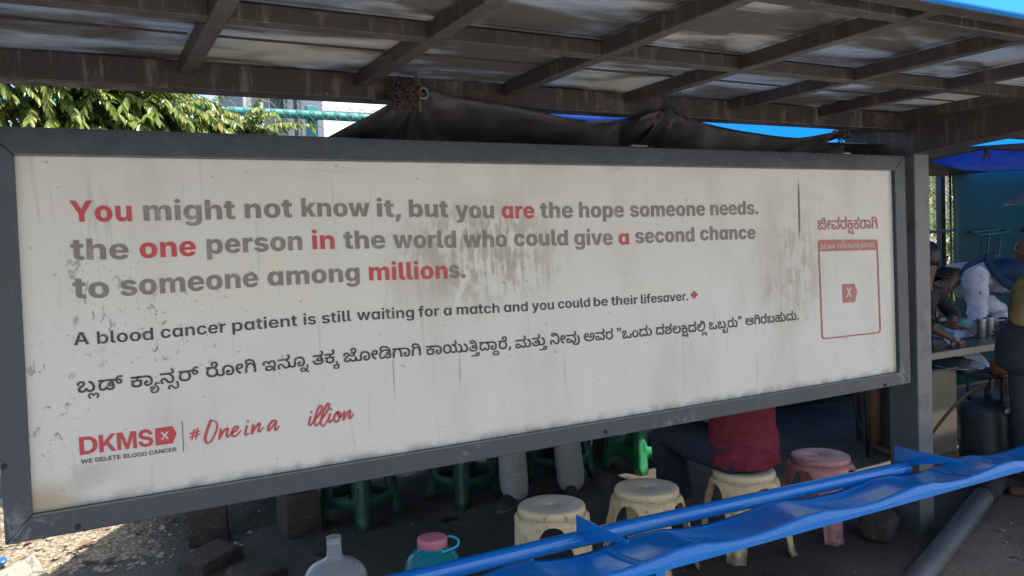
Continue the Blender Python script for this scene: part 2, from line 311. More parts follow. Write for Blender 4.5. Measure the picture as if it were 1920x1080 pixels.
 'mn': '614|197,319 197,0 66,0 66,546 191,546 192,411 183,411 211,472 249,517 300,544 361,553 414,547 459,529 497,499 525,458 542,408 548,347 548,0 417,0 417,326 410,374 389,411 356,434 312,442 280,438 253,427 230,409 212,385 201,355',
 'mo': '610|305,-11 230,-2 166,24 114,67 75,123 51,191 43,270 51,350 75,419 114,475 166,517 230,544 305,553 380,544 444,517 496,475 535,419 559,350 567,270 559,191 535,123 496,67 444,24 380,-2;305,95 344,101 377,118 402,146 420,182 430,224 434,271 430,318 420,360 402,396 377,424 344,441 305,447 265,441 233,424 208,396 190,360 180,318 176,271 180,224 190,182 208,146 233,118 265,101',
 'mp': '626|66,-204 66,546 195,546 195,455 203,455 215,476 231,498 252,519 280,537 315,549 359,553 419,545 472,521 518,481 553,426 576,356 583,272 576,189 554,119 519,64 474,23 420,-2 358,-10 316,-6 281,6 253,23 231,44 215,66 203,87 197,87 197,-204;322,98 360,103 392,120 416,147 434,183 445,225 449,272 445,320 434,362 417,397 392,423 360,440 322,445 284,440 252,424 228,398 210,364 199,322 195,272 199,224 210,181 228,146 253,120 284,103',
 'mr': '399|66,0 66,546 193,546 193,454 199,454 219,496 250,528 289,547 333,553 345,553 370,551 380,549 380,429 369,432 354,434 336,436 319,436 286,433 257,421 232,403 213,380 201,351 197,319 197,0',
 'ms': '552|275,-11 215,-6 163,7 118,30 83,60 57,99 42,145 165,167 180,133 204,108 236,93 278,88 319,93 351,107 371,127 377,152 373,173 359,190 337,203 304,213 211,233 143,255 95,288 66,331 57,386 64,434 85,474 118,508 163,532 217,548 279,553 337,548 387,535 428,514 460,486 484,451 499,411 382,389 369,415 348,436 319,451 281,456 245,451 215,438 195,419 188,394 193,373 206,356 229,342 264,332 358,312 426,291 474,259 502,217 512,165 504,116 482,73 446,38 398,11 341,-5',
 'mt': '356|323,546 323,444 10,444 10,546;87,676 218,676 218,155 221,130 230,113 247,103 271,99 281,100 294,101 308,103 318,105 338,5 316,-1 294,-5 272,-7 251,-7 181,2 129,32 97,79 87,144',
 'mu': '615|253,-7 201,-1 155,17 118,47 90,88 72,138 66,199 66,546 197,546 197,220 204,171 226,135 259,112 303,104 334,108 362,119 385,136 402,161 413,191 417,227 417,546 548,546 548,0 424,0 422,135 432,135 403,73 364,29 314,2',
 'mv': '590|221,0 18,546 158,546 256,252 273,200 286,147 299,93 312,38 281,38 294,93 306,147 320,199 336,252 433,546 572,546 369,0',
 'mw': '842|182,0 20,546 158,546 210,335 223,279 238,219 252,152 265,78 249,78 262,150 277,217 292,278 305,335 359,546 484,546 536,335 550,279 564,218 579,151 592,78 576,78 589,151 603,217 617,278 630,335 682,546 822,546 659,0 526,0 463,220 453,254 444,292 426,370 417,410 408,447 433,447 424,410 415,370 406,331 397,291 388,254 378,220 315,0',
 'mx': '571|24,0 236,331 235,229 34,546 178,546 232,455 255,413 275,373 294,334 314,296 261,296 281,333 299,373 319,413 343,455 399,546 540,546 336,227 336,327 548,0 405,0 339,108 316,149 296,189 257,265 310,265 291,228 273,189 253,149 231,108 165,0',
 'my': '592|61,-194 92,-93 108,-97 135,-102 159,-101 180,-95 196,-82 209,-62 217,-35 224,-2 18,546 158,546 256,252 272,199 285,146 296,93 309,38 276,38 289,93 302,147 317,200 333,252 435,546 573,546 339,-69 321,-110 298,-144 270,-171 236,-192 196,-204 149,-208 122,-207 98,-204 77,-200',
 'dD': '702|313,0 123,0 123,132 304,132 370,139 423,159 463,192 492,237 509,295 515,364 509,433 492,491 463,536 423,569 370,589 305,596 120,596 120,728 315,728 417,716 505,683 576,630 629,557 662,468 673,364 662,260 629,171 577,98 505,45 417,11;209,728 209,0 52,0 52,728',
 'dK': '691|166,146 166,340 316,520 491,728 678,728 371,370 358,370;52,0 52,728 209,728 209,0;505,0 293,325 388,444 686,0',
 'dM': '898|52,0 52,728 282,728 396,403 404,377 413,345 424,309 434,272 445,236 455,200 463,169 470,143 430,143 437,169 445,200 465,272 476,309 486,345 496,377 504,403 615,728 846,728 846,0 691,0 691,338 692,364 692,396 698,627 716,627 705,587 681,505 670,465 659,428 649,393 639,363 631,338 513,0 386,0 266,338 258,363 248,393 238,428 226,465 214,505 190,587 178,627 200,627 206,396 206,364 207,338 207,0',
 'dS': '657|331,-12 244,-4 171,18 112,54 69,104 43,166 34,239 185,239 190,203 204,173 226,149 255,131 291,120 333,116 371,119 403,127 430,141 450,159 463,181 467,206 464,227 454,246 437,261 412,275 379,287 338,297 262,314 168,344 101,387 61,445 48,517 57,579 83,633 125,678 181,711 249,732 327,739 406,732 473,711 528,676 569,630 595,572 605,503 459,503 447,548 420,582 380,604 328,611 294,608 265,600 240,587 221,569 209,548 205,524 208,504 218,487 234,472 258,459 289,448 329,438 397,423 452,409 498,393 537,373 569,349 593,322 609,291 619,256 623,217 614,151 588,94 545,49 487,16 416,-5',
 'dX': '703|5,0 306,429 306,312 29,728 207,728 285,608 315,560 330,535 345,511 359,487 374,463 332,463 377,535 392,560 408,584 423,608 502,728 676,728 404,321 404,431 698,0 516,0 417,150 352,250 340,270 363,270 351,250 312,190 298,170 285,150 182,0',
 'k6': '580|286,-12 216,-4 154,18 104,55 66,107 42,171 34,247 42,320 64,383 101,435 151,475 215,500 291,508 370,500 434,474 483,433 518,381 539,318 546,248 538,175 516,112 478,60 428,21 363,-4;288,89 352,100 396,134 422,185 430,248 421,315 394,366 351,399 292,410 247,405 211,389 183,364 165,332 154,294 150,251 159,184 187,132 230,100',
 'k9': '912|447,95 542,101 620,119 682,150 726,195 753,255 762,331 759,366 752,399 739,427 721,449 698,464 669,469 649,465 631,454 618,436 613,407 617,385 626,366 640,349 659,334 680,322 704,313 704,224 407,224 407,318 563,318 548,333 535,349 525,367 517,386 511,407 510,429 514,463 526,495 547,522 577,544 617,558 667,563 728,556 781,533 823,497 853,450 872,394 878,331 865,221 826,134 763,69 678,24 573,-3 448,-12 322,-2 219,30 138,79 81,144 46,222 34,311 42,386 64,448 98,497 144,534 198,556 259,563 304,558 342,544 373,522 396,492 411,456 415,413 410,370 395,332 370,301 335,278 290,263 236,258 200,261 168,269 140,282 116,297 96,314 79,330 104,415 114,402 127,387 144,372 165,359 189,350 217,347 260,352 290,367 307,389 312,416 308,440 296,458 278,470 256,474 210,463 175,432 153,382 146,315 146,309 150,270 162,231 183,195 213,162 254,134 306,113 371,99',
 'k10': '892|460,-12 329,-2 222,30 140,79 81,144 46,222 34,311 42,386 64,448 98,497 144,534 198,556 259,563 304,558 342,544 373,522 396,492 411,456 415,413 410,370 395,332 370,301 335,278 290,263 236,258 200,261 168,269 140,282 116,297 96,314 79,330 104,415 114,402 127,387 144,372 165,359 189,350 217,347 260,352 290,367 307,389 312,416 308,440 296,458 278,470 256,474 210,463 175,432 153,382 146,315 146,309 150,270 162,231 183,195 214,162 257,134 312,113 380,99 462,95 544,99 610,111 660,129 696,154 718,182 725,213 722,235 713,252 697,266 673,277 660,285 653,289 647,291 592,317 550,348 524,387 516,436 527,491 563,531 616,555 683,563 740,558 786,542 821,518 846,488 861,453 866,416 859,370 841,330 813,296 781,269 747,249 710,235 664,227 605,224 391,224 391,318 657,318 679,323 702,332 722,346 739,364 751,385 755,410 750,434 737,455 714,469 682,474 656,470 636,459 623,443 619,423 626,396 645,375 676,355 718,336 733,330 748,325 762,318 776,309 803,286 823,260 836,229 840,194 835,155 820,117 793,82 754,51 702,25 636,5 556,-8',
 'k11': '763|350,-12 284,-7 232,8 192,32 164,64 147,102 142,145 155,205 194,252 256,282 341,292 400,288 452,276 499,257 541,230 580,196 618,154 648,111 671,65 689,16 702,-34 586,-55 569,14 542,76 506,128 461,167 405,192 340,201 302,197 275,186 259,169 253,146 259,120 276,101 308,88 357,83 421,88 475,102 519,125 554,154 580,189 598,229 609,273 612,319 606,383 585,427 553,452 510,460 474,453 445,431 424,397 413,352 306,352 294,401 273,436 244,456 209,463 179,459 158,446 145,425 141,399 142,383 145,367 149,352 154,339 48,306 39,327 32,352 27,379 25,411 31,455 48,492 74,522 109,544 150,558 196,563 238,560 274,551 305,535 332,513 358,484 384,448 332,440 362,484 392,517 423,539 455,553 489,560 524,563 585,555 636,532 676,495 705,445 723,385 729,316 726,277 719,237 707,196 688,156 662,118 628,83 603,69 554,38 497,12 429,-6',
 'k20': '823|591,-12 530,-5 480,16 436,52 396,106 445,109 414,65 381,33 347,12 310,-2 270,-10 226,-12 172,-7 128,10 93,34 69,65 54,100 49,138 53,179 64,213 84,244 112,273 150,302 196,333 229,354 252,375 267,395 272,419 270,434 265,447 257,457 244,464 227,469 206,471 174,467 152,455 140,437 136,414 137,400 140,386 152,360 55,323 43,346 33,372 27,399 25,426 30,462 45,495 69,523 105,544 151,558 209,563 269,558 315,542 348,517 370,488 382,455 386,422 382,387 371,357 352,328 325,301 290,274 246,244 208,218 183,197 169,176 165,150 170,124 186,106 211,96 243,92 296,100 334,124 357,161 367,208 472,208 484,156 509,120 544,99 587,92 629,98 657,115 674,142 679,174 677,200 670,225 658,249 643,270 740,327 765,291 782,252 792,211 795,169 789,117 772,73 744,37 705,10 654,-6',
 'k23': '607|300,-12 227,-6 167,10 119,37 85,72 65,113 58,158 60,187 67,213 78,237 93,259 114,278 140,296 140,281 36,280 36,366 245,366 258,375 269,386 277,399 279,413 277,426 273,439 266,450 256,461 318,473 365,461 373,448 379,436 382,423 384,412 383,398 380,386 376,375 371,366 572,366 572,280 464,281 464,295 490,280 511,262 529,241 541,217 549,190 551,160 545,114 525,73 491,38 443,11 380,-6;304,90 366,97 406,119 429,150 437,188 433,216 422,240 403,260 377,275 344,285 304,288 263,284 230,275 204,259 186,239 176,215 172,188 180,148 205,117 246,97;35,449 35,552 335,552 381,553 411,556 430,561 443,568 454,578 461,589 464,601 465,615 461,645 450,674 432,704 406,734 495,789 535,736 560,689 573,644 577,598 575,575 569,548 556,520 535,494 505,474 469,460 422,452 361,449',
 'k38': '656|332,-12 257,-8 195,5 143,25 102,52 71,85 49,122 37,165 32,210 34,236 38,267 149,253 146,230 146,223 148,199 153,176 163,154 179,134 203,116 235,103 277,94 330,91 381,94 422,102 454,114 479,129 496,148 508,168 514,189 516,210 515,229 510,247 503,264 492,279 489,282 481,288 478,291 459,303 437,311 412,316 385,318 355,316 336,309 325,299 322,286 325,272 335,262 352,256 374,254 398,257 419,264 435,277 448,295 455,317 458,344 454,378 442,406 424,428 403,445 380,457 357,466 480,491 513,464 539,431 557,392 563,345 563,339 562,333 562,326 561,322 546,290 529,255 507,226 479,203 446,186 407,175 362,172 301,179 256,202 228,238 219,285 223,314 234,340 254,363 283,381 322,393 371,397 405,395 436,391 466,383 495,370 501,370 509,373 512,372 559,342 593,303 613,256 620,204 615,154 601,111 577,74 544,43 503,19 454,2 396,-9;36,449 36,552 378,552 424,553 454,556 473,561 486,568 497,578 504,589 507,601 508,615 504,645 493,674 474,704 448,734 537,789 577,736 602,689 615,644 620,598 618,575 612,548 599,520 577,494 547,474 511,460 465,452 403,449',
 'k40': '794|222,-12 147,2 89,45 51,117 39,216 43,271 55,322 76,368 105,408 143,441 188,468 208,449 39,449 39,552 513,552 559,553 589,556 608,561 622,568 633,578 639,589 643,601 644,615 640,645 628,674 610,704 584,734 673,789 713,736 738,689 751,644 755,598 753,575 747,547 734,519 713,494 701,485 687,476 672,469 655,463 637,458 616,454 625,461 664,435 696,403 721,364 740,319 751,270 755,216 742,117 704,45 645,2 568,-12 525,-9 488,0 455,16 426,38 400,67 374,104 423,110 394,66 363,34 331,12 297,-2 261,-10;243,92 283,100 314,124 335,161 345,208 449,208 460,156 484,120 516,99 550,92 587,99 615,121 633,160 639,218 636,263 625,306 607,345 581,380 549,409 509,431 461,445 407,450 389,450 335,445 288,432 248,411 215,383 189,349 170,310 158,266 154,219 160,161 178,122 206,100',
 'k42': '742|501,-12 453,-8 412,6 376,27 345,55 317,88 289,126 270,153 255,174 241,188 229,198 216,203 201,204 177,200 159,187 148,166 144,140 147,111 156,82 171,53 190,23 86,-19 64,16 46,57 34,100 30,141 35,187 50,227 75,260 109,285 150,301 198,306 251,300 295,280 335,246 375,194 416,138 436,118 456,104 479,95 505,92 542,100 568,122 583,156 588,198 581,254 562,307 532,354 493,394 446,426 392,449 31,449 31,552 461,552 507,553 536,556 555,561 569,568 580,578 586,589 590,601 591,615 587,645 576,674 557,704 531,734 621,789 660,736 685,689 698,644 703,598 701,575 694,548 682,520 660,494 631,474 599,461 560,454 514,450 490,450 552,464 597,430 635,392 664,349 686,303 699,253 703,200 690,109 651,42 587,2',
 'k45': '846|595,-12 552,-9 515,0 481,15 451,38 423,68 394,107 445,109 414,65 381,33 347,12 310,-2 270,-10 226,-12 172,-7 128,10 93,34 69,65 54,100 49,138 53,179 64,213 84,244 112,273 150,302 196,333 229,354 252,375 267,395 272,419 270,434 265,447 257,457 244,464 227,469 206,471 174,467 152,455 140,437 136,414 137,400 140,386 152,360 55,323 43,346 33,372 27,399 25,426 30,462 45,495 69,523 105,544 151,558 209,563 269,558 315,542 348,517 370,488 382,455 386,422 382,387 371,357 352,328 325,301 290,274 246,244 208,218 183,197 169,176 165,150 170,124 186,106 211,96 243,92 296,100 334,124 357,161 367,208 472,208 484,156 510,120 545,99 584,92 631,101 666,127 688,168 695,222 689,278 672,328 645,370 609,407 565,438 515,464 576,565 640,528 696,484 744,431 780,370 803,300 811,223 805,157 786,99 755,52 713,17 659,-5',
 'k47': '1192|232,-12 176,-6 126,11 86,38 55,74 36,119 30,171 35,215 50,253 74,286 107,310 147,326 194,331 249,324 290,304 316,272 324,229 323,213 320,197 315,182 310,169 225,176 227,183 230,203 227,219 220,231 207,238 190,241 168,237 148,224 135,204 131,175 138,141 160,115 197,98 249,92 306,100 345,124 368,161 379,208 484,208 495,156 518,120 551,99 589,92 630,100 656,123 671,158 676,199 672,244 660,286 641,325 615,359 585,390 551,416 514,436 475,450 641,464 686,430 723,392 752,349 774,303 787,253 791,200 785,131 766,77 736,37 698,9 654,-7 607,-12 561,-9 522,1 489,17 461,39 435,67 410,102 456,103 426,64 394,34 360,13 323,-1 281,-9;30,449 30,552 549,552 595,553 625,556 644,561 657,568 669,578 675,589 678,601 679,615 676,645 664,674 645,704 620,734 709,789 749,736 774,689 787,644 791,598 789,575 783,548 770,520 749,494 719,474 683,460 636,452 575,449;932,-12 857,-3 793,25 735,69 681,124 750,197 787,153 826,120 870,99 920,92 972,101 1010,127 1033,168 1041,222 1035,278 1018,328 991,370 954,407 911,438 861,464 921,565 985,528 1042,484 1090,431 1126,370 1149,300 1157,223 1151,158 1132,101 1101,53 1057,18 1001,-5',
 'k48': '1361|320,-12 247,-6 186,14 137,44 99,83 71,129 52,178 41,230 37,282 46,358 71,425 111,482 167,526 235,554 317,563 390,556 450,537 498,506 536,467 564,422 582,373 593,322 597,272 588,193 563,124 522,67 467,24 399,-3;318,94 364,99 404,114 436,139 461,174 476,219 481,273 476,324 462,369 439,407 407,435 366,453 316,459 271,454 232,439 199,415 174,380 158,335 153,280 158,226 173,180 197,143 230,116 270,99;735,-12 663,-3 600,23 544,63 494,113 547,206 587,158 628,122 672,100 723,92 774,101 812,127 836,168 844,222 838,277 820,326 792,369 755,405 711,435 659,459 758,507 814,474 862,436 903,392 933,343 953,287 959,223 956,177 947,133 931,93 907,58 876,29 837,7 790,-7;1101,-12 1029,-3 966,24 910,64 860,115 913,206 953,158 994,122 1038,100 1089,92 1141,101 1179,127 1202,168 1210,222 1204,278 1187,328 1159,370 1123,407 1080,438 1030,464 1090,565 1154,528 1211,484 1259,431 1295,370 1318,300 1326,223 1320,158 1301,101 1270,53 1227,18 1170,-5;955,598 953,575 947,548 934,520 913,495 883,474 847,460 800,452 739,449 613,449 613,552 713,552 759,553 789,556 808,561 821,568 832,578 839,589 842,601 843,615 839,645 828,674 810,704 784,734 873,789 913,736 938,689 951,644',
 'k49': '673|336,-12 254,-4 182,18 122,55 77,107 48,172 39,249 43,298 54,342 72,381 98,415 131,444 171,468 191,449 39,449 39,552 392,552 438,553 468,556 487,561 501,568 512,578 518,589 522,601 523,615 519,645 507,674 489,704 463,734 552,789 592,736 617,689 630,644 634,598 632,574 626,548 614,521 595,498 579,484 561,473 539,463 513,456 521,466 556,441 584,412 606,378 622,341 631,298 634,249 625,176 599,112 556,60 497,21 424,-4;337,95 393,101 439,119 474,146 499,183 514,225 519,271 513,323 496,367 469,402 433,428 389,444 338,450 285,444 239,427 203,400 176,364 160,321 154,271 167,197 204,141 262,106',
 'k51': '789|397,-12 290,-2 201,29 129,78 77,143 45,221 34,310 42,383 63,446 97,496 143,533 198,555 260,563 307,558 346,545 377,523 400,494 414,457 419,414 414,372 399,334 374,303 339,279 294,263 240,258 209,260 181,266 156,275 135,286 117,299 101,311 118,399 129,387 143,375 158,364 175,355 195,349 217,347 260,352 290,367 307,389 312,415 308,440 296,459 278,470 255,474 227,470 201,458 178,437 160,406 148,363 144,308 151,252 173,201 208,157 257,123 319,101 396,94 467,100 526,116 574,143 610,180 631,227 638,282 630,340 603,389 561,430 504,465 566,565 644,514 704,449 742,372 755,283 745,205 718,135 671,75 603,28 512,-2',
 'k53': '830|232,-12 176,-6 126,11 86,38 55,74 36,119 30,171 35,215 50,253 74,286 107,310 147,326 194,331 249,324 290,304 316,272 324,229 323,213 320,197 315,182 310,169 225,176 227,183 230,203 227,219 220,231 207,238 190,241 168,237 149,224 136,204 132,175 139,141 161,115 197,98 249,92 306,100 345,124 368,161 379,208 484,208 495,156 518,120 551,99 589,92 630,100 656,123 671,158 676,199 672,244 660,286 641,325 615,359 585,390 551,416 514,436 475,450 641,464 686,430 723,392 752,349 774,303 787,253 791,200 785,131 766,77 736,37 698,9 654,-7 607,-12 561,-9 522,1 489,17 461,39 435,67 410,102 456,103 426,64 394,34 360,13 323,-1 281,-9;30,449 30,552 549,552 595,553 625,556 644,561 657,568 669,578 675,589 678,601 679,615 676,645 664,674 645,704 620,734 709,789 749,736 774,689 787,644 791,598 789,575 783,548 770,520 749,494 719,474 683,460 636,452 575,449',
 'k54': '666|283,-12 212,-7 151,7 100,31 62,64 38,107 30,159 37,208 56,246 87,274 126,295 173,310 224,321 262,329 292,337 314,347 330,360 339,377 342,399 340,417 332,432 321,442 306,449 289,453 269,454 247,453 228,449 213,441 203,431 197,419 195,403 196,394 200,375 205,368 97,327 87,348 80,368 76,387 75,408 80,434 95,458 122,479 160,496 211,507 274,510 316,507 355,495 390,476 418,451 436,419 442,381 437,340 422,306 397,280 363,260 318,244 265,231 224,223 193,215 170,206 155,194 146,180 143,162 146,143 156,126 174,112 200,101 236,94 283,92 352,97 409,113 454,138 487,173 507,217 514,269 509,320 495,364 474,400 449,429 423,452 398,467 398,493 475,500 524,470 563,436 593,397 613,355 624,311 628,265 618,186 589,118 541,63 473,22 387,-4;31,449 31,552 388,552 434,553 463,556 482,562 495,568 506,578 513,589 516,601 517,615 513,645 502,674 483,704 458,734 547,789 587,736 612,689 625,644 629,598 627,575 621,547 608,519 587,494 570,481 549,470 524,461 494,454 456,450 409,449 363,449 271,467 157,449',
 'k57': '832|245,-12 154,1 87,39 46,100 32,180 46,257 87,319 154,359 244,373 277,371 305,366 329,357 349,345 366,330 381,313 369,296 371,306 371,316 368,344 361,369 348,393 331,413 309,430 283,443 252,452 217,456 387,464 409,452 429,437 445,417 458,394 467,367 469,336 469,326 468,315 464,296 456,313 472,330 490,344 512,356 538,365 568,371 602,373 687,359 749,319 788,257 801,180 787,103 747,42 680,1 586,-12 541,-9 502,0 468,16 439,36 416,62 398,91 431,91 413,62 390,38 362,17 328,1 289,-9;253,85 302,92 336,111 355,142 362,180 355,220 334,251 301,270 257,276 222,273 194,264 173,249 158,230 150,208 147,181 154,141 176,110 209,91;577,85 625,92 659,111 679,142 685,180 682,208 673,232 658,251 637,265 612,273 581,276 532,270 498,249 477,219 470,181 478,141 499,110 532,91;33,449 33,552 559,552 604,553 634,556 653,561 667,568 678,578 684,589 688,601 689,615 685,645 674,674 655,704 629,734 718,789 759,736 784,689 796,644 801,598 798,575 792,548 780,520 758,494 728,474 692,460 645,452 584,449',
 'k60': '479|440,244 433,169 413,106 379,55 334,18 277,-4 211,-12 154,-7 106,10 69,36 42,70 25,111 20,158 24,198 35,231 54,259 78,279 108,291 141,295 180,290 207,275 223,251 229,221 225,194 213,173 193,159 169,155 148,158 129,166 115,181 108,203 118,209 115,199 113,190 111,168 116,139 132,112 159,92 202,86 239,90 269,104 293,126 311,157 322,197 326,244 322,291 312,332 295,366 272,394 251,411 228,424 201,435 166,443 123,447 68,449 -250,449 -250,552 92,552 158,549 215,542 262,530 302,512 336,490 365,464 398,421 422,371 435,312',
 'k63': '363|102,-12 28,-3 -36,25 -94,69 -148,124 -80,197 -42,153 -3,120 40,99 91,92 142,101 181,127 204,168 212,222 206,278 189,328 161,370 125,407 81,438 32,464 92,565 156,528 213,484 260,431 297,370 320,300 328,223 321,158 303,101 272,53 228,18 172,-5',
 'k64': '788|92,-12 22,-3 -39,24 -94,65 -148,119 -79,194 -40,149 -4,117 35,98 78,92 115,97 139,113 154,138 158,170 158,201 157,227 155,251 153,273 151,320 160,391 187,451 229,499 285,534 354,556 432,563 509,557 574,538 629,507 674,468 708,420 733,365 747,305 752,243 745,168 724,105 691,55 646,18 590,-4 524,-12 467,-7 419,10 381,36 354,70 338,111 332,158 336,198 348,231 366,259 391,279 421,291 454,295 492,290 520,275 536,251 541,221 537,194 525,173 506,159 481,155 460,158 442,166 428,181 420,203 431,209 428,199 425,190 424,179 424,168 429,139 444,112 472,92 515,86 551,90 581,104 605,126 623,157 634,195 638,242 632,298 616,350 588,395 549,430 497,453 434,460 387,456 347,443 313,422 288,392 272,352 267,304 267,278 268,254 270,232 271,210 272,185 273,156 267,101 248,58 219,26 182,5 139,-8',
 'k74': '445|420,414 415,370 399,333 373,301 338,278 293,263 240,258 183,264 138,282 102,306 76,330 101,416 112,401 126,385 143,370 163,358 187,350 214,347 257,352 286,367 304,389 309,416 306,441 294,459 275,470 251,474 224,470 198,458 177,438 160,411 149,376 145,333 145,322 151,265 169,216 197,175 234,142 277,113 323,89 264,-12 200,25 143,69 97,120 62,178 41,244 33,318 40,389 61,449 95,497 140,533 193,556 255,563 304,558 345,544 378,521 401,491 416,455',
 'k96': '174|36,-372 -34,-364 -84,-340 -113,-304 -123,-260 -120,-233 -111,-210 -96,-190 -72,-170 -76,-178 -144,-179 -144,-105 20,-105 3,-113 19,-93 30,-72 37,-50 39,-25 38,-3 33,20 24,46 10,75 96,100 111,67 121,37 126,9 128,-18 125,-49 116,-75 104,-98 91,-116 87,-105 223,-105 223,-179 150,-178 149,-171 172,-188 188,-208 198,-231 201,-259 191,-303 162,-340 112,-364;38,-296 75,-292 99,-278 113,-259 117,-236 112,-211 97,-191 73,-179 38,-175 4,-179 -20,-192 -35,-211 -39,-236 -35,-260 -20,-279 4,-292',
 'k111': '55|100,-175 97,-210 87,-238 72,-260 52,-279 20,-298 -18,-310 -65,-316 -124,-318 -463,-318 -463,-231 -145,-231 -170,-246 -175,-230 -179,-213 -183,-195 -184,-172 -180,-142 -169,-113 -149,-87 -122,-65 -85,-51 -40,-46 21,-55 65,-83 91,-125;-101,-185 -99,-202 -96,-218 -90,-234 -82,-248 -110,-231 -68,-231 -32,-228 -6,-218 10,-201 15,-173 12,-154 1,-138 -16,-126 -41,-123 -66,-127 -85,-140 -97,-160',
 'k113': '61|-227,-372 -263,-367 -293,-353 -316,-331 -332,-304 -341,-272 -344,-238 -337,-184 -315,-138 -280,-100 -234,-72 -178,-55 -113,-49 -47,-55 9,-73 55,-101 89,-139 110,-185 117,-238 114,-270 106,-302 90,-330 68,-353 39,-367 1,-372 -30,-370 -56,-363 -78,-352 -99,-335 -118,-313 -138,-286 -92,-290 -109,-313 -127,-334 -146,-350 -169,-362 -195,-370;-211,-296 -189,-292 -172,-278 -161,-257 -153,-230 -74,-230 -66,-258 -53,-279 -36,-292 -16,-296 5,-293 20,-282 30,-264 33,-238 29,-207 16,-179 -5,-157 -32,-140 -66,-129 -106,-125 -118,-125 -158,-129 -192,-139 -221,-156 -242,-178 -255,-205 -260,-236 -256,-263 -247,-281 -231,-292',
 'k115': '117|-179,-60 -135,-64 -99,-77 -67,-98 -37,-128 -9,-167 21,-217 36,-243 50,-262 63,-276 78,-284 95,-289 117,-291 137,-289 148,-287 155,-284 169,-362 144,-369 129,-371 114,-372 76,-369 46,-360 20,-345 -1,-323 -22,-295 -43,-261 -63,-223 -82,-191 -103,-167 -124,-150 -148,-140 -173,-136 -199,-140 -218,-150 -230,-166 -234,-187 -232,-201 -227,-215 -217,-228 -201,-239 -177,-245 -146,-248 -90,-242 -44,-225 -9,-198 17,-164 33,-124 38,-83 36,-49 30,-18 20,10 8,35 84,74 103,41 116,3 124,-36 127,-78 121,-136 102,-186 73,-229 36,-263 -7,-290 -55,-309 -105,-320 -155,-324 -209,-319 -252,-305 -284,-282 -306,-254 -319,-221 -323,-187 -313,-135 -283,-95 -236,-69',
 'k118': '131|-230,-372 -280,-366 -314,-346 -334,-318 -341,-287 -336,-254 -322,-227 -294,-203 -251,-179 -229,-166 -214,-156 -206,-147 -204,-137 -206,-129 -212,-123 -223,-119 -239,-118 -260,-119 -274,-125 -281,-133 -284,-144 -282,-154 -278,-165 -351,-189 -361,-161 -364,-146 -365,-129 -357,-98 -333,-72 -294,-55 -238,-49 -197,-52 -166,-61 -145,-75 -131,-92 -124,-111 -122,-131 -123,-149 -128,-166 -137,-182 -151,-198 -172,-213 -230,-244 -246,-254 -254,-264 -257,-274 -255,-283 -249,-290 -238,-295 -222,-296 -188,-291 -165,-275 -150,-253 -143,-230 -63,-230 -54,-260 -40,-280 -21,-292 5,-296 31,-292 50,-281 64,-262 73,-239 78,-212 80,-181 78,-144 71,-106 60,-68 46,-31 28,5 8,37 87,74 109,38 129,-1 145,-43 158,-87 166,-132 169,-178 164,-240 148,-289 124,-326 92,-352 54,-367 11,-372 -19,-370 -45,-363 -68,-352 -88,-335 -108,-313 -127,-285 -75,-284 -98,-314 -122,-336 -146,-353 -172,-364 -199,-370',
 'k121': '271|3,-413 -59,-409 -106,-395 -140,-375 -163,-350 -175,-322 -180,-294 -178,-270 -171,-251 -160,-233 -144,-217 -121,-200 -90,-183 -67,-170 -53,-159 -45,-150 -42,-138 -44,-130 -50,-123 -62,-119 -79,-118 -100,-120 -113,-125 -120,-134 -123,-144 -122,-150 -116,-167 -188,-192 -194,-178 -199,-163 -202,-147 -204,-129 -196,-99 -172,-73 -133,-55 -77,-49 -36,-52 -6,-61 16,-75 30,-93 38,-114 41,-136 39,-156 34,-174 24,-190 9,-205 -13,-221 -43,-238 -68,-252 -84,-264 -92,-276 -95,-290 -92,-303 -84,-314 -69,-322 -50,-328 -25,-331 4,-332 53,-328 91,-317 119,-299 137,-277 147,-252 151,-227 147,-196 137,-168 121,-143 103,-120 62,-75 43,-52 27,-27 17,0 13,30 18,63 31,89 52,109 78,123 108,131 139,134 185,128 223,111 252,80 267,32 185,19 181,33 175,44 167,52 158,57 149,60 138,61 124,59 112,54 104,44 101,29 105,12 115,-6 131,-25 171,-67 192,-92 211,-120 227,-151 238,-187 241,-228 237,-266 226,-302 207,-333 181,-360 147,-383 106,-399 58,-410',
 'k124': '59|-243,-63 -212,-66 -187,-74 -165,-86 -144,-104 -124,-126 -102,-154 -153,-152 -124,-117 -95,-88 -60,-70 -14,-63 24,-68 56,-82 82,-103 101,-129 112,-160 116,-193 113,-231 102,-265 86,-294 66,-320 44,-342 22,-362 -32,-301 -7,-278 14,-255 27,-229 32,-199 29,-178 19,-160 3,-147 -21,-143 -48,-148 -69,-165 -82,-191 -88,-225 -169,-225 -176,-191 -191,-165 -211,-148 -236,-143 -260,-147 -277,-160 -286,-178 -289,-200 -285,-229 -271,-254 -250,-277 -225,-301 -280,-362 -313,-329 -344,-292 -366,-246 -373,-191 -369,-159 -358,-129 -339,-103 -313,-82 -281,-68',
 'k129': '131|10,-333 -30,-330 -63,-320 -91,-305 -116,-284 -138,-259 -160,-231 -184,-200 -202,-181 -217,-172 -235,-168 -254,-172 -268,-182 -276,-197 -279,-216 -277,-238 -270,-260 -259,-283 -245,-307 -327,-337 -343,-311 -356,-280 -364,-248 -367,-217 -358,-167 -331,-127 -289,-100 -235,-92 -191,-97 -156,-114 -124,-142 -90,-181 -71,-205 -54,-224 -39,-239 -24,-248 -8,-254 9,-256 33,-253 51,-243 64,-228 73,-207 77,-183 79,-155 74,-107 59,-56 36,-6 7,37 86,74 108,41 128,6 145,-33 157,-73 165,-114 168,-156 163,-213 148,-258 124,-292 93,-315 54,-329',
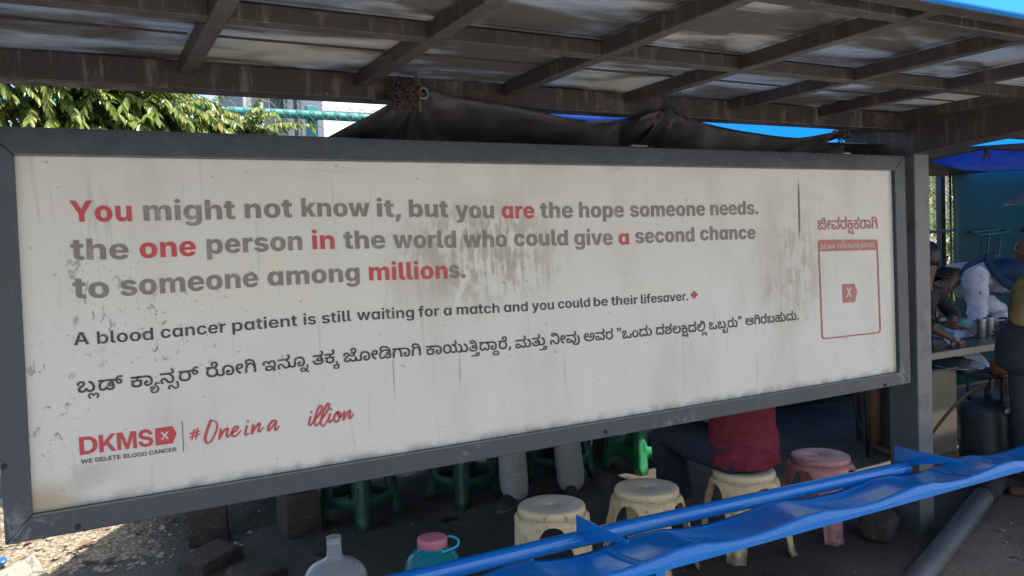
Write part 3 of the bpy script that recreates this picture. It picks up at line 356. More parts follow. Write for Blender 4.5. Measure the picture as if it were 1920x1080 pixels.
 'k134': '607|300,-12 227,-6 167,10 119,37 85,72 65,113 58,158 60,187 67,213 78,237 93,259 114,278 140,296 140,281 36,280 36,366 245,366 258,375 269,386 277,399 279,413 277,426 273,439 266,450 256,461 318,473 365,461 373,448 379,436 382,423 384,412 383,398 380,386 376,375 371,366 572,366 572,280 464,281 464,295 490,280 511,262 529,241 541,217 549,190 551,160 545,114 525,73 491,38 443,11 380,-6;304,90 366,97 406,119 429,150 437,188 433,216 422,240 403,260 377,275 344,285 304,288 263,284 230,275 204,259 186,239 176,215 172,188 180,148 205,117 246,97;35,449 35,552 445,552 445,449',
 'k136': '676|518,552 518,446 497,449 507,451 551,411 583,363 605,309 619,249 626,187 628,122 628,0 504,0 504,94 503,145 501,190 498,229 493,263 487,293 479,318 455,372 425,414 387,441 339,450 302,445 271,431 245,409 224,380 207,345 193,306 186,281 181,253 177,221 174,184 173,143 172,96 172,0 48,0 48,119 51,194 60,264 78,328 105,384 145,432 198,467 221,449 44,449 44,552',
 'k149': '794|222,-12 147,2 89,45 51,117 39,216 43,271 55,322 76,368 105,408 143,441 188,468 208,449 39,449 39,552 644,552 644,449 620,449 625,458 663,432 695,400 721,362 740,319 751,270 755,216 742,117 704,46 645,2 568,-12 525,-9 488,0 455,16 426,38 400,67 374,104 423,110 394,66 363,34 331,12 297,-2 261,-10;243,92 283,100 314,124 335,161 345,208 449,208 460,156 484,120 516,99 550,92 587,99 616,121 634,160 640,218 636,263 626,306 607,345 582,380 549,409 509,431 461,445 407,450 389,450 335,445 288,432 248,411 215,384 189,350 170,310 158,267 154,219 160,161 178,122 206,100',
 'k158': '673|336,-12 254,-4 182,18 122,55 77,107 48,172 39,249 43,298 54,342 72,381 98,415 131,444 171,468 191,449 39,449 39,552 524,552 524,449 515,449 519,460 554,435 583,407 605,375 621,338 631,297 634,249 625,176 599,112 556,60 497,21 424,-4;337,95 393,101 439,119 474,146 499,183 514,225 519,271 513,323 496,367 469,402 433,428 389,444 338,450 285,444 239,427 203,400 176,364 160,321 154,271 167,197 204,141 262,106',
 'k180': '1137|222,-12 147,2 89,45 51,117 39,216 43,271 55,322 76,368 105,408 143,441 188,468 210,449 39,449 39,552 655,552 655,449 636,449 632,474 663,460 690,440 711,415 726,387 736,356 739,324 738,307 736,292 732,278 726,263 722,259 710,255 705,251 680,224 650,201 614,186 570,181 537,184 507,193 480,208 459,230 445,257 441,291 450,338 477,371 517,390 565,397 596,395 621,389 641,380 661,369 706,338 740,295 761,242 768,182 762,125 741,77 710,39 670,11 624,-6 573,-12 508,-5 457,16 414,51 375,103 423,110 394,66 363,34 331,12 297,-2 261,-10;243,92 282,100 312,122 333,156 345,199 449,199 463,151 486,118 519,99 560,92 585,95 609,102 630,114 647,134 658,160 662,195 660,228 653,258 641,286 624,307 601,322 572,326 556,324 543,318 534,308 531,293 534,277 544,266 559,259 577,257 593,259 608,263 622,272 633,285 641,303 643,327 640,352 630,375 613,396 590,414 559,429 522,441 478,447 426,450 395,450 340,446 292,433 251,413 217,386 190,353 170,313 158,269 154,219 160,161 178,122 206,100;966,268 896,281 841,318 807,378 796,458 796,469 802,539 823,597 856,643 899,676 953,696 1014,703 1056,701 1092,694 1122,684 1148,672 1095,594 1075,602 1055,609 1034,613 1011,614 981,611 954,601 930,584 911,557 899,520 895,471 895,445 899,408 912,379 934,359 965,353 984,356 1000,363 1011,377 1014,398 1013,409 1010,420 1004,428 997,434 985,441 971,446 954,448 931,449 627,449 627,552 919,552 966,549 1007,542 1042,529 1072,508 1091,487 1104,463 1113,435 1115,403 1105,344 1073,302 1025,277',
 'k194': '1013|336,-12 254,-4 182,18 122,55 77,107 48,172 39,249 43,298 54,342 72,381 98,415 131,444 171,468 191,449 39,449 39,552 524,552 524,449 515,449 519,460 554,435 583,407 605,375 621,338 631,297 634,249 625,176 599,112 556,60 497,21 424,-4;337,95 393,101 439,119 474,146 499,183 514,225 519,271 513,323 496,367 469,402 433,428 389,444 338,450 285,444 239,427 203,400 176,364 160,321 154,271 167,197 204,141 262,106;841,268 771,281 717,318 682,378 671,458 671,469 678,539 698,597 731,643 775,676 828,696 889,703 931,701 967,694 998,684 1024,672 971,594 951,602 931,609 909,613 886,614 857,611 829,601 805,584 787,557 775,520 771,471 771,445 775,408 787,379 809,359 841,353 860,356 876,363 886,377 890,398 889,409 885,420 879,428 872,434 861,441 847,446 829,448 806,449 503,449 503,552 795,552 842,549 883,542 918,529 948,508 966,487 980,463 988,435 991,403 980,344 949,302 901,277',
 'k208': '676|339,449 301,444 270,430 245,408 224,380 207,345 193,306 186,281 181,253 177,221 174,184 173,143 172,96 172,0 48,0 48,118 51,193 58,261 72,322 93,377 120,424 156,465 146,428 123,451 104,477 89,505 79,533 72,561 70,588 77,643 98,685 131,716 172,738 219,750 270,754 347,747 413,724 469,689 518,642 556,589 584,528 605,458 618,376 625,279 628,166 628,0 504,0 504,94 503,145 501,189 498,228 493,262 487,292 479,318 455,372 425,414 387,440;336,551 395,544 444,520 486,478 523,416 527,416 506,479 477,535 441,583 397,620 344,643 281,651 234,646 202,630 184,606 178,575 181,552 190,530 205,510 223,492 188,494 220,518 256,536 295,548',
 'k212': '823|591,-12 530,-5 480,16 436,52 396,106 445,109 414,65 381,33 347,12 310,-2 270,-10 226,-12 172,-7 128,10 93,34 69,65 54,100 49,138 53,179 64,213 84,244 112,273 150,302 196,333 229,354 252,375 267,395 272,419 270,434 265,447 257,457 244,464 227,469 206,471 174,467 152,455 140,437 136,414 137,400 140,386 152,360 55,323 43,346 33,372 27,399 25,426 30,462 45,495 69,523 105,544 151,558 209,563 269,558 315,542 348,518 369,488 381,456 385,422 381,387 371,357 352,328 325,301 290,274 246,244 208,218 183,197 169,176 165,150 170,124 186,106 211,96 243,92 296,100 333,124 357,161 367,208 472,208 484,156 509,120 544,99 587,92 629,98 657,115 674,140 679,171 677,195 671,218 661,240 646,260 747,312 767,280 782,244 792,204 795,163 789,114 772,71 744,36 705,10 654,-7;546,301 489,305 442,318 402,337 369,362 342,390 320,418 358,496 385,463 414,437 443,417 474,403 506,395 537,392 570,395 598,402 621,416 637,436 648,464 651,502 651,510 648,545 638,577 622,604 601,624 577,637 550,641 526,639 507,630 495,616 491,598 493,583 500,571 510,563 522,558 535,555 546,554 583,559 614,573 639,595 661,625 697,558 679,538 659,519 636,501 609,487 577,477 539,474 498,478 462,488 432,505 409,528 395,558 390,593 401,644 433,685 484,712 549,721 607,714 656,693 696,660 726,617 745,565 751,506 744,441 725,388 694,349 653,322 604,306',
 'k216': '804|222,-12 171,-6 126,13 89,46 62,91 45,151 39,223 46,294 66,357 99,413 143,461 196,500 257,529 324,546 397,552 456,549 509,539 558,522 602,499 640,470 673,434 722,326 705,251 680,224 650,201 614,186 570,181 537,184 507,193 480,208 459,230 445,257 441,291 450,338 477,371 517,390 565,397 594,395 619,389 641,380 661,369 705,339 739,295 761,242 768,182 762,125 741,77 710,39 670,11 624,-6 573,-12 508,-5 456,16 413,51 374,103 423,110 394,66 363,34 331,12 297,-2 261,-10;243,92 282,100 312,122 333,156 345,199 449,199 463,151 486,118 519,99 560,92 585,95 609,102 630,114 647,134 658,160 662,195 660,228 653,258 641,286 624,307 601,322 572,326 556,324 543,318 534,308 531,293 534,277 544,266 559,259 577,257 593,259 608,263 622,272 633,285 641,303 643,327 640,352 630,375 613,396 590,414 559,429 522,440 478,447 426,449 395,449 341,445 293,432 251,412 217,385 190,352 170,313 158,268 154,219 160,161 178,122 206,100;312,754 398,749 473,733 541,705 605,665 647,630 682,587 711,540 732,489 745,435 749,379 748,347 745,318 740,292 731,269 630,430 665,444 640,488 610,528 574,563 534,592 487,617 437,636 381,647 316,651 270,648 236,641 211,630 194,615 185,597 181,575 183,557 189,539 198,521 211,504 130,445 113,468 98,492 87,516 79,541 74,565 73,588 81,643 105,685 142,716 191,738 248,750',
 'k219': '647|326,-12 252,-8 189,5 137,25 96,52 65,85 44,122 31,165 27,210 27,222 28,236 30,252 33,267 143,253 141,237 141,230 140,223 142,199 148,176 158,154 174,134 198,116 230,103 271,94 324,91 375,94 416,102 448,114 473,129 491,148 502,168 508,189 511,210 509,230 504,248 496,265 484,281 478,286 475,289 453,303 432,311 407,316 379,318 349,316 330,309 320,298 316,285 320,272 330,262 346,256 369,254 393,257 415,266 432,282 445,308 452,344 455,393 451,442 440,488 421,530 397,566 367,596 332,618 294,632 252,637 226,634 207,625 195,610 191,591 195,571 206,557 224,548 247,545 278,550 304,566 322,592 330,629 422,621 408,569 386,527 358,496 324,474 285,461 243,457 199,461 162,472 130,491 107,517 92,550 87,589 98,645 133,688 187,717 259,726 325,720 385,701 437,670 482,630 518,581 544,526 561,465 566,400 565,372 562,345 557,321 550,298 544,286 536,274 532,269 528,263 499,224 460,195 413,177 358,172 295,179 250,203 223,240 214,288 217,317 229,345 249,368 278,387 317,398 366,402 403,400 436,394 468,384 500,370 510,369 556,339 589,300 608,255 614,204 609,154 595,111 571,74 539,43 497,19 448,2 391,-9',
 'k223': '773|498,-12 450,-8 409,6 374,27 342,55 314,88 286,126 267,153 252,174 238,188 226,198 213,203 198,204 174,200 156,187 145,166 141,140 144,111 153,82 168,53 187,23 83,-19 61,16 43,57 31,100 27,141 32,187 47,227 72,260 106,285 147,301 195,306 248,300 292,280 332,246 372,194 394,164 414,138 433,118 454,104 476,95 502,92 535,97 564,110 587,132 603,164 614,207 618,259 611,344 591,424 560,498 520,562 471,616 416,656 356,682 292,690 264,687 244,678 232,663 228,644 232,624 243,610 261,601 282,598 314,604 340,619 358,645 368,682 469,673 454,620 431,579 401,548 365,527 324,515 280,511 234,514 195,526 163,545 139,572 125,605 120,646 125,683 140,715 166,742 201,762 245,775 298,780 393,770 479,739 553,691 617,628 667,552 704,465 727,370 734,270 727,176 704,103 669,50 621,15 564,-5',
 'k231': '831|391,-12 286,-2 198,30 128,79 76,144 45,222 34,310 42,383 63,446 98,496 143,533 198,555 260,563 307,558 346,545 377,523 400,494 414,457 419,414 414,372 398,334 373,303 339,279 294,263 240,258 209,260 181,266 156,275 135,286 117,299 101,311 118,399 129,387 143,375 158,364 176,355 195,349 217,347 260,352 290,367 307,389 312,415 308,441 296,459 278,470 255,474 227,470 201,458 178,437 160,406 148,363 144,308 151,251 172,200 207,157 256,123 319,101 397,94 478,102 546,127 600,168 640,224 665,296 673,384 670,439 663,494 650,546 631,593 607,633 577,664 541,684 499,690 475,687 456,678 445,663 441,644 445,624 457,610 475,601 497,598 528,604 554,619 572,645 581,682 672,675 658,623 636,581 608,550 573,528 534,515 491,511 457,513 427,519 400,530 377,545 359,564 345,586 337,613 334,643 345,698 379,741 431,770 500,780 569,772 628,748 678,710 719,660 751,601 773,535 787,463 791,388 785,302 767,225 736,156 692,98 636,51 567,16 486,-5',
 'k246': '823|591,-12 530,-5 480,16 436,52 396,106 445,109 414,65 381,33 347,12 310,-2 270,-10 226,-12 172,-7 128,10 93,34 69,65 54,100 49,138 53,179 64,213 84,244 112,273 150,302 196,333 229,354 252,375 267,395 272,419 270,434 265,447 257,457 244,464 227,469 206,471 174,467 152,455 140,437 136,414 137,400 140,386 152,360 55,323 43,346 33,372 27,399 25,426 30,462 45,495 69,523 105,544 151,558 209,563 269,558 315,542 348,518 369,488 381,456 385,422 381,387 371,357 352,328 325,301 290,274 246,244 208,218 183,197 169,176 165,150 170,124 186,106 211,96 243,92 296,100 333,124 357,161 367,208 472,208 484,156 509,120 544,99 587,92 629,98 657,115 674,140 679,171 677,195 671,218 661,240 646,260 747,312 767,280 782,244 792,204 795,163 789,114 772,71 744,36 705,10 654,-7;543,301 485,305 437,318 397,338 366,363 340,390 319,419 301,466 349,510 391,456 435,419 481,399 529,392 560,395 583,405 598,421 603,444 601,459 596,472 589,484 579,494 682,532 696,511 706,490 713,466 715,440 710,400 695,366 671,338 638,318 595,305;460,458 460,552 528,552 584,554 621,560 646,569 663,581 674,595 680,611 683,627 684,645 679,677 662,702 636,718 602,724 570,719 542,705 524,683 518,657 518,647 519,641 519,634 488,683 497,688 507,692 516,694 525,695 547,692 565,682 577,666 581,645 577,623 564,606 543,595 515,592 481,598 457,616 443,643 438,676 443,709 458,740 482,768 515,790 558,804 610,809 664,803 710,786 746,758 773,722 789,678 795,628 792,594 782,561 766,532 743,507 724,493 702,481 674,472 639,464 597,459 545,458',
 'k264': '673|336,-12 254,-4 182,18 122,55 77,107 48,172 39,249 43,298 54,342 72,381 98,415 131,444 171,468 191,449 39,449 39,552 368,552 423,554 460,560 485,569 503,581 513,595 519,611 523,627 524,645 518,677 502,702 476,718 442,724 409,719 382,705 363,683 357,657 357,647 359,634 327,683 336,688 346,692 356,694 364,695 386,692 404,682 416,666 420,645 416,623 403,606 382,595 354,592 321,598 296,616 282,643 277,676 282,709 297,740 321,768 355,790 397,804 449,809 504,803 549,786 586,758 612,722 629,678 634,628 631,589 621,555 605,525 582,499 564,485 541,473 512,463 477,455 436,450 386,449 478,481 520,468 556,442 584,413 606,379 622,341 631,298 634,249 625,176 599,112 556,60 497,21 424,-4;337,95 393,101 439,119 474,146 499,183 514,225 519,271 513,323 496,367 469,402 433,428 389,444 338,450 285,444 239,427 203,400 176,364 160,321 154,271 167,197 204,141 262,106',
 'k278': '274|-276,18 -232,-20 -185,-51 -131,-72 -67,-79 -13,-72 33,-53 69,-22 96,21 112,75 118,138 110,219 87,297 47,372 -10,445 88,514 154,425 199,334 225,240 234,145 228,69 212,3 186,-53 150,-98 106,-133 55,-158 -3,-173 -68,-178 -125,-174 -178,-162 -226,-142 -269,-117 -308,-88 -341,-57',
 'k286': '607|300,-12 227,-6 167,10 119,37 85,72 65,113 58,158 60,187 67,213 78,237 93,259 114,278 140,296 140,281 36,280 36,366 245,366 258,375 269,386 277,399 279,413 277,426 273,439 266,450 256,461 318,473 365,461 373,448 379,436 382,423 384,412 383,398 380,386 376,375 371,366 572,366 572,280 464,281 464,295 490,280 511,262 529,241 541,217 549,190 551,160 545,114 525,73 491,38 443,11 380,-6;304,90 366,97 406,119 429,150 437,188 433,216 422,240 403,260 377,275 344,285 304,288 263,284 230,275 204,259 186,239 176,215 172,188 180,148 205,117 246,97;35,449 35,552 445,552 445,449;212,-277 153,-268 108,-242 78,-201 69,-149 77,-102 100,-66 137,-43 183,-35 222,-41 250,-56 268,-81 274,-113 273,-124 271,-135 268,-146 264,-155 200,-150 203,-135 203,-131 201,-121 197,-113 189,-108 178,-106 167,-109 157,-116 149,-128 146,-147 151,-170 165,-187 187,-197 219,-201 245,-199 266,-192 282,-181 293,-167 301,-151 305,-132 384,-132 391,-161 405,-183 424,-196 451,-201 474,-198 490,-190 500,-177 506,-163 509,-149 510,-137 507,-106 496,-77 480,-50 459,-26 532,18 569,-123 566,-161 559,-193 548,-219 535,-241 519,-257 499,-268 476,-275 451,-277 424,-275 400,-268 378,-257 359,-241 341,-221 324,-197 365,-200 343,-225 321,-244 298,-259 273,-269 245,-275;527,-346 533,-324 538,-300 542,-274 543,-247 542,-227 540,-202 536,-173 529,-143 520,-114 507,-88 532,18 560,-25 582,-69 598,-113 609,-158 615,-204 617,-251 617,-284 614,-313 610,-339 605,-360',
 'k407': '442|85,536 65,793 182,793 162,536;280,536 260,793 377,793 357,536',
 'k415': '295|222,124 229,112 219,75 207,35 192,-7 176,-49 159,-89 143,-127 56,-127 66,-86 75,-43 93,45 100,87 106,124',
 'k417': '277|64,64 70,100 86,123 110,135 138,140 167,135 191,123 207,100 213,64 207,30 191,6 167,-7 138,-12 110,-7 86,6 70,30',
}
# ------------------------------------------------------------------ materials
def m_paint_frame():
    t = NT('frame paint')
    n1 = t.noise(3.0, 4); n2 = t.ramp(t.noise(14, 6, 0.7), 0.56, 0.72)
    c = t.mix(n1, (0.031, 0.039, 0.057), (0.023, 0.029, 0.042))
    c = t.mix(t.math('MULTIPLY', n2, 0.45), c, (0.070, 0.078, 0.092))
    def B(px, py, w, h):
        q = onY(px, py, 0); k = (q - CAM_LOC).dot(_f) / FPX
        return t.blob((q.x, 0, q.z), (w * k * 1.15, 0.3, h * k), 1.0, 0.15)
    sc_ = t.math('MAXIMUM', t.math('MAXIMUM', B(40, 985, 75, 60), B(870, 850, 48, 32)), t.math('MAXIMUM', B(1690, 705, 40, 30), B(1270, 790, 70, 22)))
    scuff = t.math('MULTIPLY', sc_, t.ramp(t.noise(17, 6, 0.75, None, 0.8), 0.50, 0.60))
    c = t.mix(t.math('MULTIPLY', scuff, 0.75), c, (0.16, 0.165, 0.18))
    dust = t.ramp(t.noise(1.0, 5, 0.7, t.scale(30, 30, 5)), 0.55, 0.75)
    c = t.mix(t.math('MULTIPLY', dust, 0.3), c, (0.095, 0.09, 0.085))
    t.col(c); t.rough(t.math('ADD', t.ramp(t.noise(9, 5), 0.3, 0.7, 0.20, 0.36), t.math('MULTIPLY', scuff, 0.25)))
    t.bump(t.math('ADD', t.noise(5, 4, 0.5), t.math('MULTIPLY', t.noise(40, 4), 0.2)), 0.10, 0.02)
    return t.m
M_FRAME = m_paint_frame()
def m_steel_brown(name='sooty brown steel', k=1.0):
    t = NT(name)
    c = t.mix(t.noise(5, 5), (0.050 * k, 0.040 * k, 0.037 * k), (0.030 * k, 0.025 * k, 0.024 * k))
    rust = t.ramp(t.noise(7, 6, 0.7), 0.54, 0.72)
    c = t.mix(t.math('MULTIPLY', rust, 0.85), c, (0.11, 0.06, 0.042))
    drip = t.ramp(t.noise(1.0, 5, 0.7, t.scale(34, 34, 4)), 0.52, 0.7)
    c = t.mix(t.math('MULTIPLY', drip, 0.75), c, (0.125, 0.105, 0.092))
    speck = t.ramp(t.noise(70, 2), 0.74, 0.78)
    c = t.mix(t.math('MULTIPLY', speck, 0.6), c, (0.25, 0.24, 0.22))
    t.col(c); t.rough(t.ramp(t.noise(11, 5), 0.3, 0.7, 0.38, 0.62)); t.bump(t.noise(60, 6), 0.12)
    return t.m
M_STEEL = m_steel_brown()
M_STEELD = m_steel_brown('dark sooty steel', 0.55)
M_POST = mat_plain('grey post paint', (0.115, 0.12, 0.128), (0.085, 0.09, 0.098), rough=0.32, sc=3, dirt=(0.07, 0.068, 0.065), dsc=5)
def m_blue_paint(name='gloss blue paint', coat=0.6, cr=0.06):
    t = NT(name)
    c = t.mix(t.noise(2.2, 4), (0.003, 0.175, 0.56), (0.003, 0.145, 0.49))
    dust = t.ramp(t.noise(1.0, 6, 0.7, t.scale(3.5, 9, 9)), 0.5, 0.78)
    c = t.mix(t.math('MULTIPLY', dust, 0.15), c, (0.11, 0.18, 0.32))
    scr = t.ramp(t.noise(1.0, 4, 0.6, t.scale(5, 70, 5), 0.3), 0.66, 0.72)
    c = t.mix(t.math('MULTIPLY', scr, 0.4), c, (0.16, 0.24, 0.36))
    speck = t.ramp(t.noise(55, 2), 0.73, 0.76)
    c = t.mix(t.math('MULTIPLY', speck, 0.75), c, (0.02, 0.03, 0.06))
    t.col(c)
    t.rough(t.math('ADD', t.math('MULTIPLY', dust, 0.2), t.ramp(t.noise(6, 4), 0.3, 0.7, 0.14, 0.26)))
    t.bump(t.noise(7, 4, 0.5), 0.05, 0.02)
    t.b.inputs['Specular IOR Level'].default_value = 0.35; t.b.inputs['Coat Weight'].default_value = coat; t.b.inputs['Coat Roughness'].default_value = cr
    return t.m
M_BLUE = m_blue_paint()
M_SEAT = m_blue_paint('worn blue seat paint', 0.22, 0.10)
M_FASCIA = mat_plain('sky blue fascia paint', (0.006, 0.29, 0.86), (0.006, 0.26, 0.80), rough=0.35, sc=2)
def m_roof_sheet():
    t = NT('dirty twin wall sheet')
    n = t.noise(1.0, 6, 0.62, t.scale(1.7, 5.5, 1), 0.5)
    n2 = t.noise(1.0, 4, 0.6, t.scale(0.9, 2.2, 1, (3, 1, 0)))
    dirt = t.ramp(t.math('ADD', t.math('MULTIPLY', n, 0.6), t.math('MULTIPLY', n2, 0.4)), 0.43, 0.57)
    clean_refl = t.mix(t.ramp(t.noise(1.3, 3), 0.38, 0.55), (0.44, 0.425, 0.375), (0.30, 0.38, 0.52))  # blue patches put a reflection of the blue tarpaulin into the colour
    c = t.mix(dirt, clean_refl, (0.125, 0.115, 0.11))
    t.col(c); t.rough(t.ramp(dirt, 0, 1, 0.22, 0.5))
    wv = t.n('ShaderNodeTexWave', bands_direction='Y'); t.l(t.P, wv.inputs['Vector']); wv.inputs['Scale'].default_value = 24.0
    t.bump(wv.outputs['Fac'], 0.35, 0.004)
    tr = t.n('ShaderNodeBsdfTranslucent'); t.l(t.mix(dirt, t.mix(0.5, clean_refl, (0.45, 0.45, 0.43)), (0.012, 0.010, 0.009)), tr.inputs['Color'])
    mx = t.n('ShaderNodeMixShader'); mx.inputs[0].default_value = 0.30
    t.l(t.b.outputs[0], mx.inputs[1]); t.l(tr.outputs[0], mx.inputs[2]); t.l(mx.outputs[0], t.out.inputs['Surface'])
    return t.m
M_SHEET = m_roof_sheet()

# ------------------------------------------------------------------ ground
def m_ground():
    t = NT('oily black ground')
    c = t.mix(t.noise(1.6, 6, 0.6), (0.046, 0.038, 0.031), (0.092, 0.075, 0.060))
    c = t.mix(t.ramp(t.noise(0.9, 4), 0.48, 0.7), c, (0.145, 0.12, 0.095))
    oil = t.ramp(t.noise(3.1, 5, 0.6), 0.62, 0.66)
    c = t.mix(oil, c, (0.010, 0.009, 0.009))
    sp = t.ramp(t.noise(42, 3, 0.6), 0.69, 0.73)
    c = t.mix(t.math('MULTIPLY', sp, 0.7), c, (0.14, 0.13, 0.115))
    t.col(c); t.rough(t.math('SUBTRACT', t.ramp(t.noise(5, 5), 0.3, 0.7, 0.7, 0.9), t.math('MULTIPLY', oil, 0.35)))
    h = t.math('ADD', t.math('MULTIPLY', t.noise(55, 6, 0.7), 0.5), t.noise(9, 5, 0.6))
    t.bump(h, 0.8, 0.025)
    return t.m
M_GROUND = m_ground()
M_ROAD = mat_plain('street concrete', (0.34, 0.32, 0.29), (0.26, 0.245, 0.22), rough=0.85, sc=1.2, bump=0.3)
mb = MB()
def gz(x, y):
    z = 0.012 * noise.noise((x * 1.3, y * 1.3, 0)) + 0.006 * noise.noise((x * 5, y * 5, 3))
    return z * ease(-1.3, -0.6, y)
xs = [-200, -60, -20, -8, -4] + [-3 + 0.125 * i for i in range(97)] + [11, 16, 25, 60, 200]
ys = [-1.2 + 0.125 * i for i in range(49)] + [6, 8, 12, 20, 40, 90, 250]
mb.grid([[Vector((x, y, gz(x, y) if -3 < x < 9 and y < 5 else -0.01)) for x in xs] for y in ys])
g = obj('ground', mb, M_GROUND, smooth=True); g['kind'] = 'structure'
mb = MB(); mb.grid([[Vector((x, y, -0.004)) for x in (-200, -20, 20, 200)] for y in (-120, -20, -1.2)])
g = obj('street', mb, M_ROAD); g['kind'] = 'structure'

# raised bank of loose earth and gravel at the back left
def bank_z(x, y):
    k = ease(1.35, 0.55, x) * ease(1.75, 2.6, y)
    return k * (0.055 + 0.03 * noise.noise((x * 2.2, y * 2.2, 5)) + 0.02 * noise.noise((x * 8, y * 8, 1)) + 0.012 * noise.noise((x * 22, y * 22, 2))) - 0.012
def m_bank():
    t = NT('earth and gravel')
    v = t.n('ShaderNodeTexVoronoi'); t.l(t.P, v.inputs['Vector']); v.inputs['Scale'].default_value = 42
    c = t.mix(t.noise(7, 6, 0.7), (0.40, 0.33, 0.235), (0.52, 0.44, 0.32))
    c = t.mix(t.math('MULTIPLY', t.ramp(v.outputs['Distance'], 0.35, 0.6), 0.7), c, (0.17, 0.135, 0.095))
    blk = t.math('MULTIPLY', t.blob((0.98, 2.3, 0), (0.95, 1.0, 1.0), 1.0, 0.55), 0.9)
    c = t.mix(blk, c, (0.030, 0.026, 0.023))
    t.col(c); t.rough(0.95); t.bump(t.math('ADD', t.noise(60, 6, 0.7), v.outputs['Distance']), 0.9, 0.02)
    return t.m
M_BANK = m_bank()
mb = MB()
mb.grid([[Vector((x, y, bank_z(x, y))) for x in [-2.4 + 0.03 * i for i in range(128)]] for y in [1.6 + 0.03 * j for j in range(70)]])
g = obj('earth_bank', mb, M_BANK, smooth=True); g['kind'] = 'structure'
# loose stones on the bank
mb = MB(); rnd = random.Random(3)
for i in range(1500):
    x = rnd.uniform(-1.0, 0.9); y = rnd.uniform(1.9, 3.0)
    if rnd.random() > ease(0.5, 0.12, x) + 0.02: continue
    s = rnd.choice([0.004, 0.005, 0.007, 0.009, 0.014]) * rnd.uniform(0.8, 1.3)
    b = len(mb.v)
    mb.ball((x, y, max(bank_z(x, y), 0) + s * 0.25), (s * rnd.uniform(0.8, 1.5), s * rnd.uniform(0.8, 1.4), s * rnd.uniform(0.5, 0.9)), 6, 4)
    for k in range(b, len(mb.v)):
        mb.v[k] += Vector((rnd.uniform(-1, 1), rnd.uniform(-1, 1), rnd.uniform(-1, 1))) * s * 0.22
M_STONE = mat_plain('pebbles', (0.48, 0.40, 0.29), (0.25, 0.205, 0.15), rough=0.9, sc=30)
g = obj('loose_gravel', mb, M_STONE); g['kind'] = 'stuff'
tag(g, 'loose gravel and small stones strewn over the earth bank', 'gravel')

# ------------------------------------------------------------------ bus shelter
sh = thing('bus_shelter', 'sooty brown steel bus shelter with dirty see-through roof sheets and dark grey post', 'bus shelter', (3.82, 0.08, 0))
def bx(name, a, b, mat, parent, bevel=0.003, **k):
    return obj(name, MB().box(a, b), mat, parent, bevel=bevel, **k)
ZB, ZT = 2.120, 2.166                           # underside and top of the roof grid
XL, XR = -1.35, 3.70
# posts: deep box sections standing in the plane of the hoarding
for px in (3.765, -0.58):
    bx('post', (px, 0.0, -0.02), (px + 0.118, 0.17, 2.10), M_POST, sh, 0.006)
bx('back_beam', (XL, 0.0, 2.080), (3.735, 0.085, ZT - 0.002), M_STEELD, sh, 0.004)
for y in (-0.60, -1.215):
    xa = XL
    for i in range(10):                         # purlins cut between the rafters
        pass
RAFT = [-1.34, -0.785, -0.232, 0.325, 0.876, 1.432, 1.985, 2.545, 3.10]
for x in RAFT:
    bx('rafter', (x - 0.023, -1.30, ZB), (x + 0.023, -0.001, ZT), M_STEEL, sh)
edges = RAFT + [3.66]
for y in (-0.60, -1.215):
    for a, b in zip(edges, edges[1:]):
        bx('purlin', (a + 0.023, y - 0.023, ZB + 0.001), (b - (0.023 if b != 3.66 else 0), y + 0.023, ZT - 0.001), M_STEEL, sh)
bx('front_beam', (XL, -1.355, ZB - 0.002), (3.90, -1.3005, ZT), M_STEEL, sh)
# side member and tapered cantilever arm over each post
for x0 in (3.662, -0.70):
    bx('side_member', (x0, -1.30, ZB + 0.004), (x0 + 0.075, 0.38, ZT + 0.03), M_STEEL, sh, 0.004)
for x0 in (3.742, -0.60):
    prof = [(0.40, 2.03), (0.17, 1.91), (0.0, 1.966), (-0.25, 1.987), (-0.60, 2.006), (-1.29, 2.08), (-1.29, 2.20), (0.40, 2.20)]
    mb = MB(); mb.prism([(x0, y, z) for y, z in prof], (0.012, 0, 0))
    prof2 = [(0.40, 2.03), (0.172, 1.90)]
    mb.prism([(x0 + 0.15, y, z) for y, z in prof], (0.012, 0, 0))
    fl = [(0.0, 1.966), (-0.25, 1.987), (-0.60, 2.006), (-1.29, 2.08)]
    for (ya, za), (yb, zb) in zip(fl, fl[1:]):
        mb.prism([(x0 - 0.004, ya, za - 0.006), (x0 - 0.004, yb, zb - 0.006), (x0 - 0.004, yb, zb), (x0 - 0.004, ya, za)], (0.17, 0, 0))
    obj('cantilever_arm', mb, M_STEEL, sh)
# little welded gussets on the post head
mb = MB(); mb.prism([(3.772, -0.001, 2.09), (3.772, -0.10, 2.09), (3.772, -0.001, 1.98)], (0.006, 0, 0)); obj('gusset', mb, M_FRAME, sh)
# twin wall sheets, one per bay, lapped in two courses
for a, b in zip(edges, edges[1:]):
    for y0, y1, dz in ((-0.62, 0.09, 0.0), (-1.35, -0.60, 0.009)):
        obj('roof_sheet', MB().box((a + 0.002, y0, ZT + 0.003 + dz), (b - 0.002, y1, ZT + 0.0095 + dz)), M_SHEET, sh)
    for ys_ in (-0.30, 0.035):                 # sealing strips
        obj('sheet_joint', MB().box((a + 0.03, ys_, ZT - 0.003), (b - 0.03, ys_ + 0.006, ZT + 0.0025)), M_STEEL, sh)
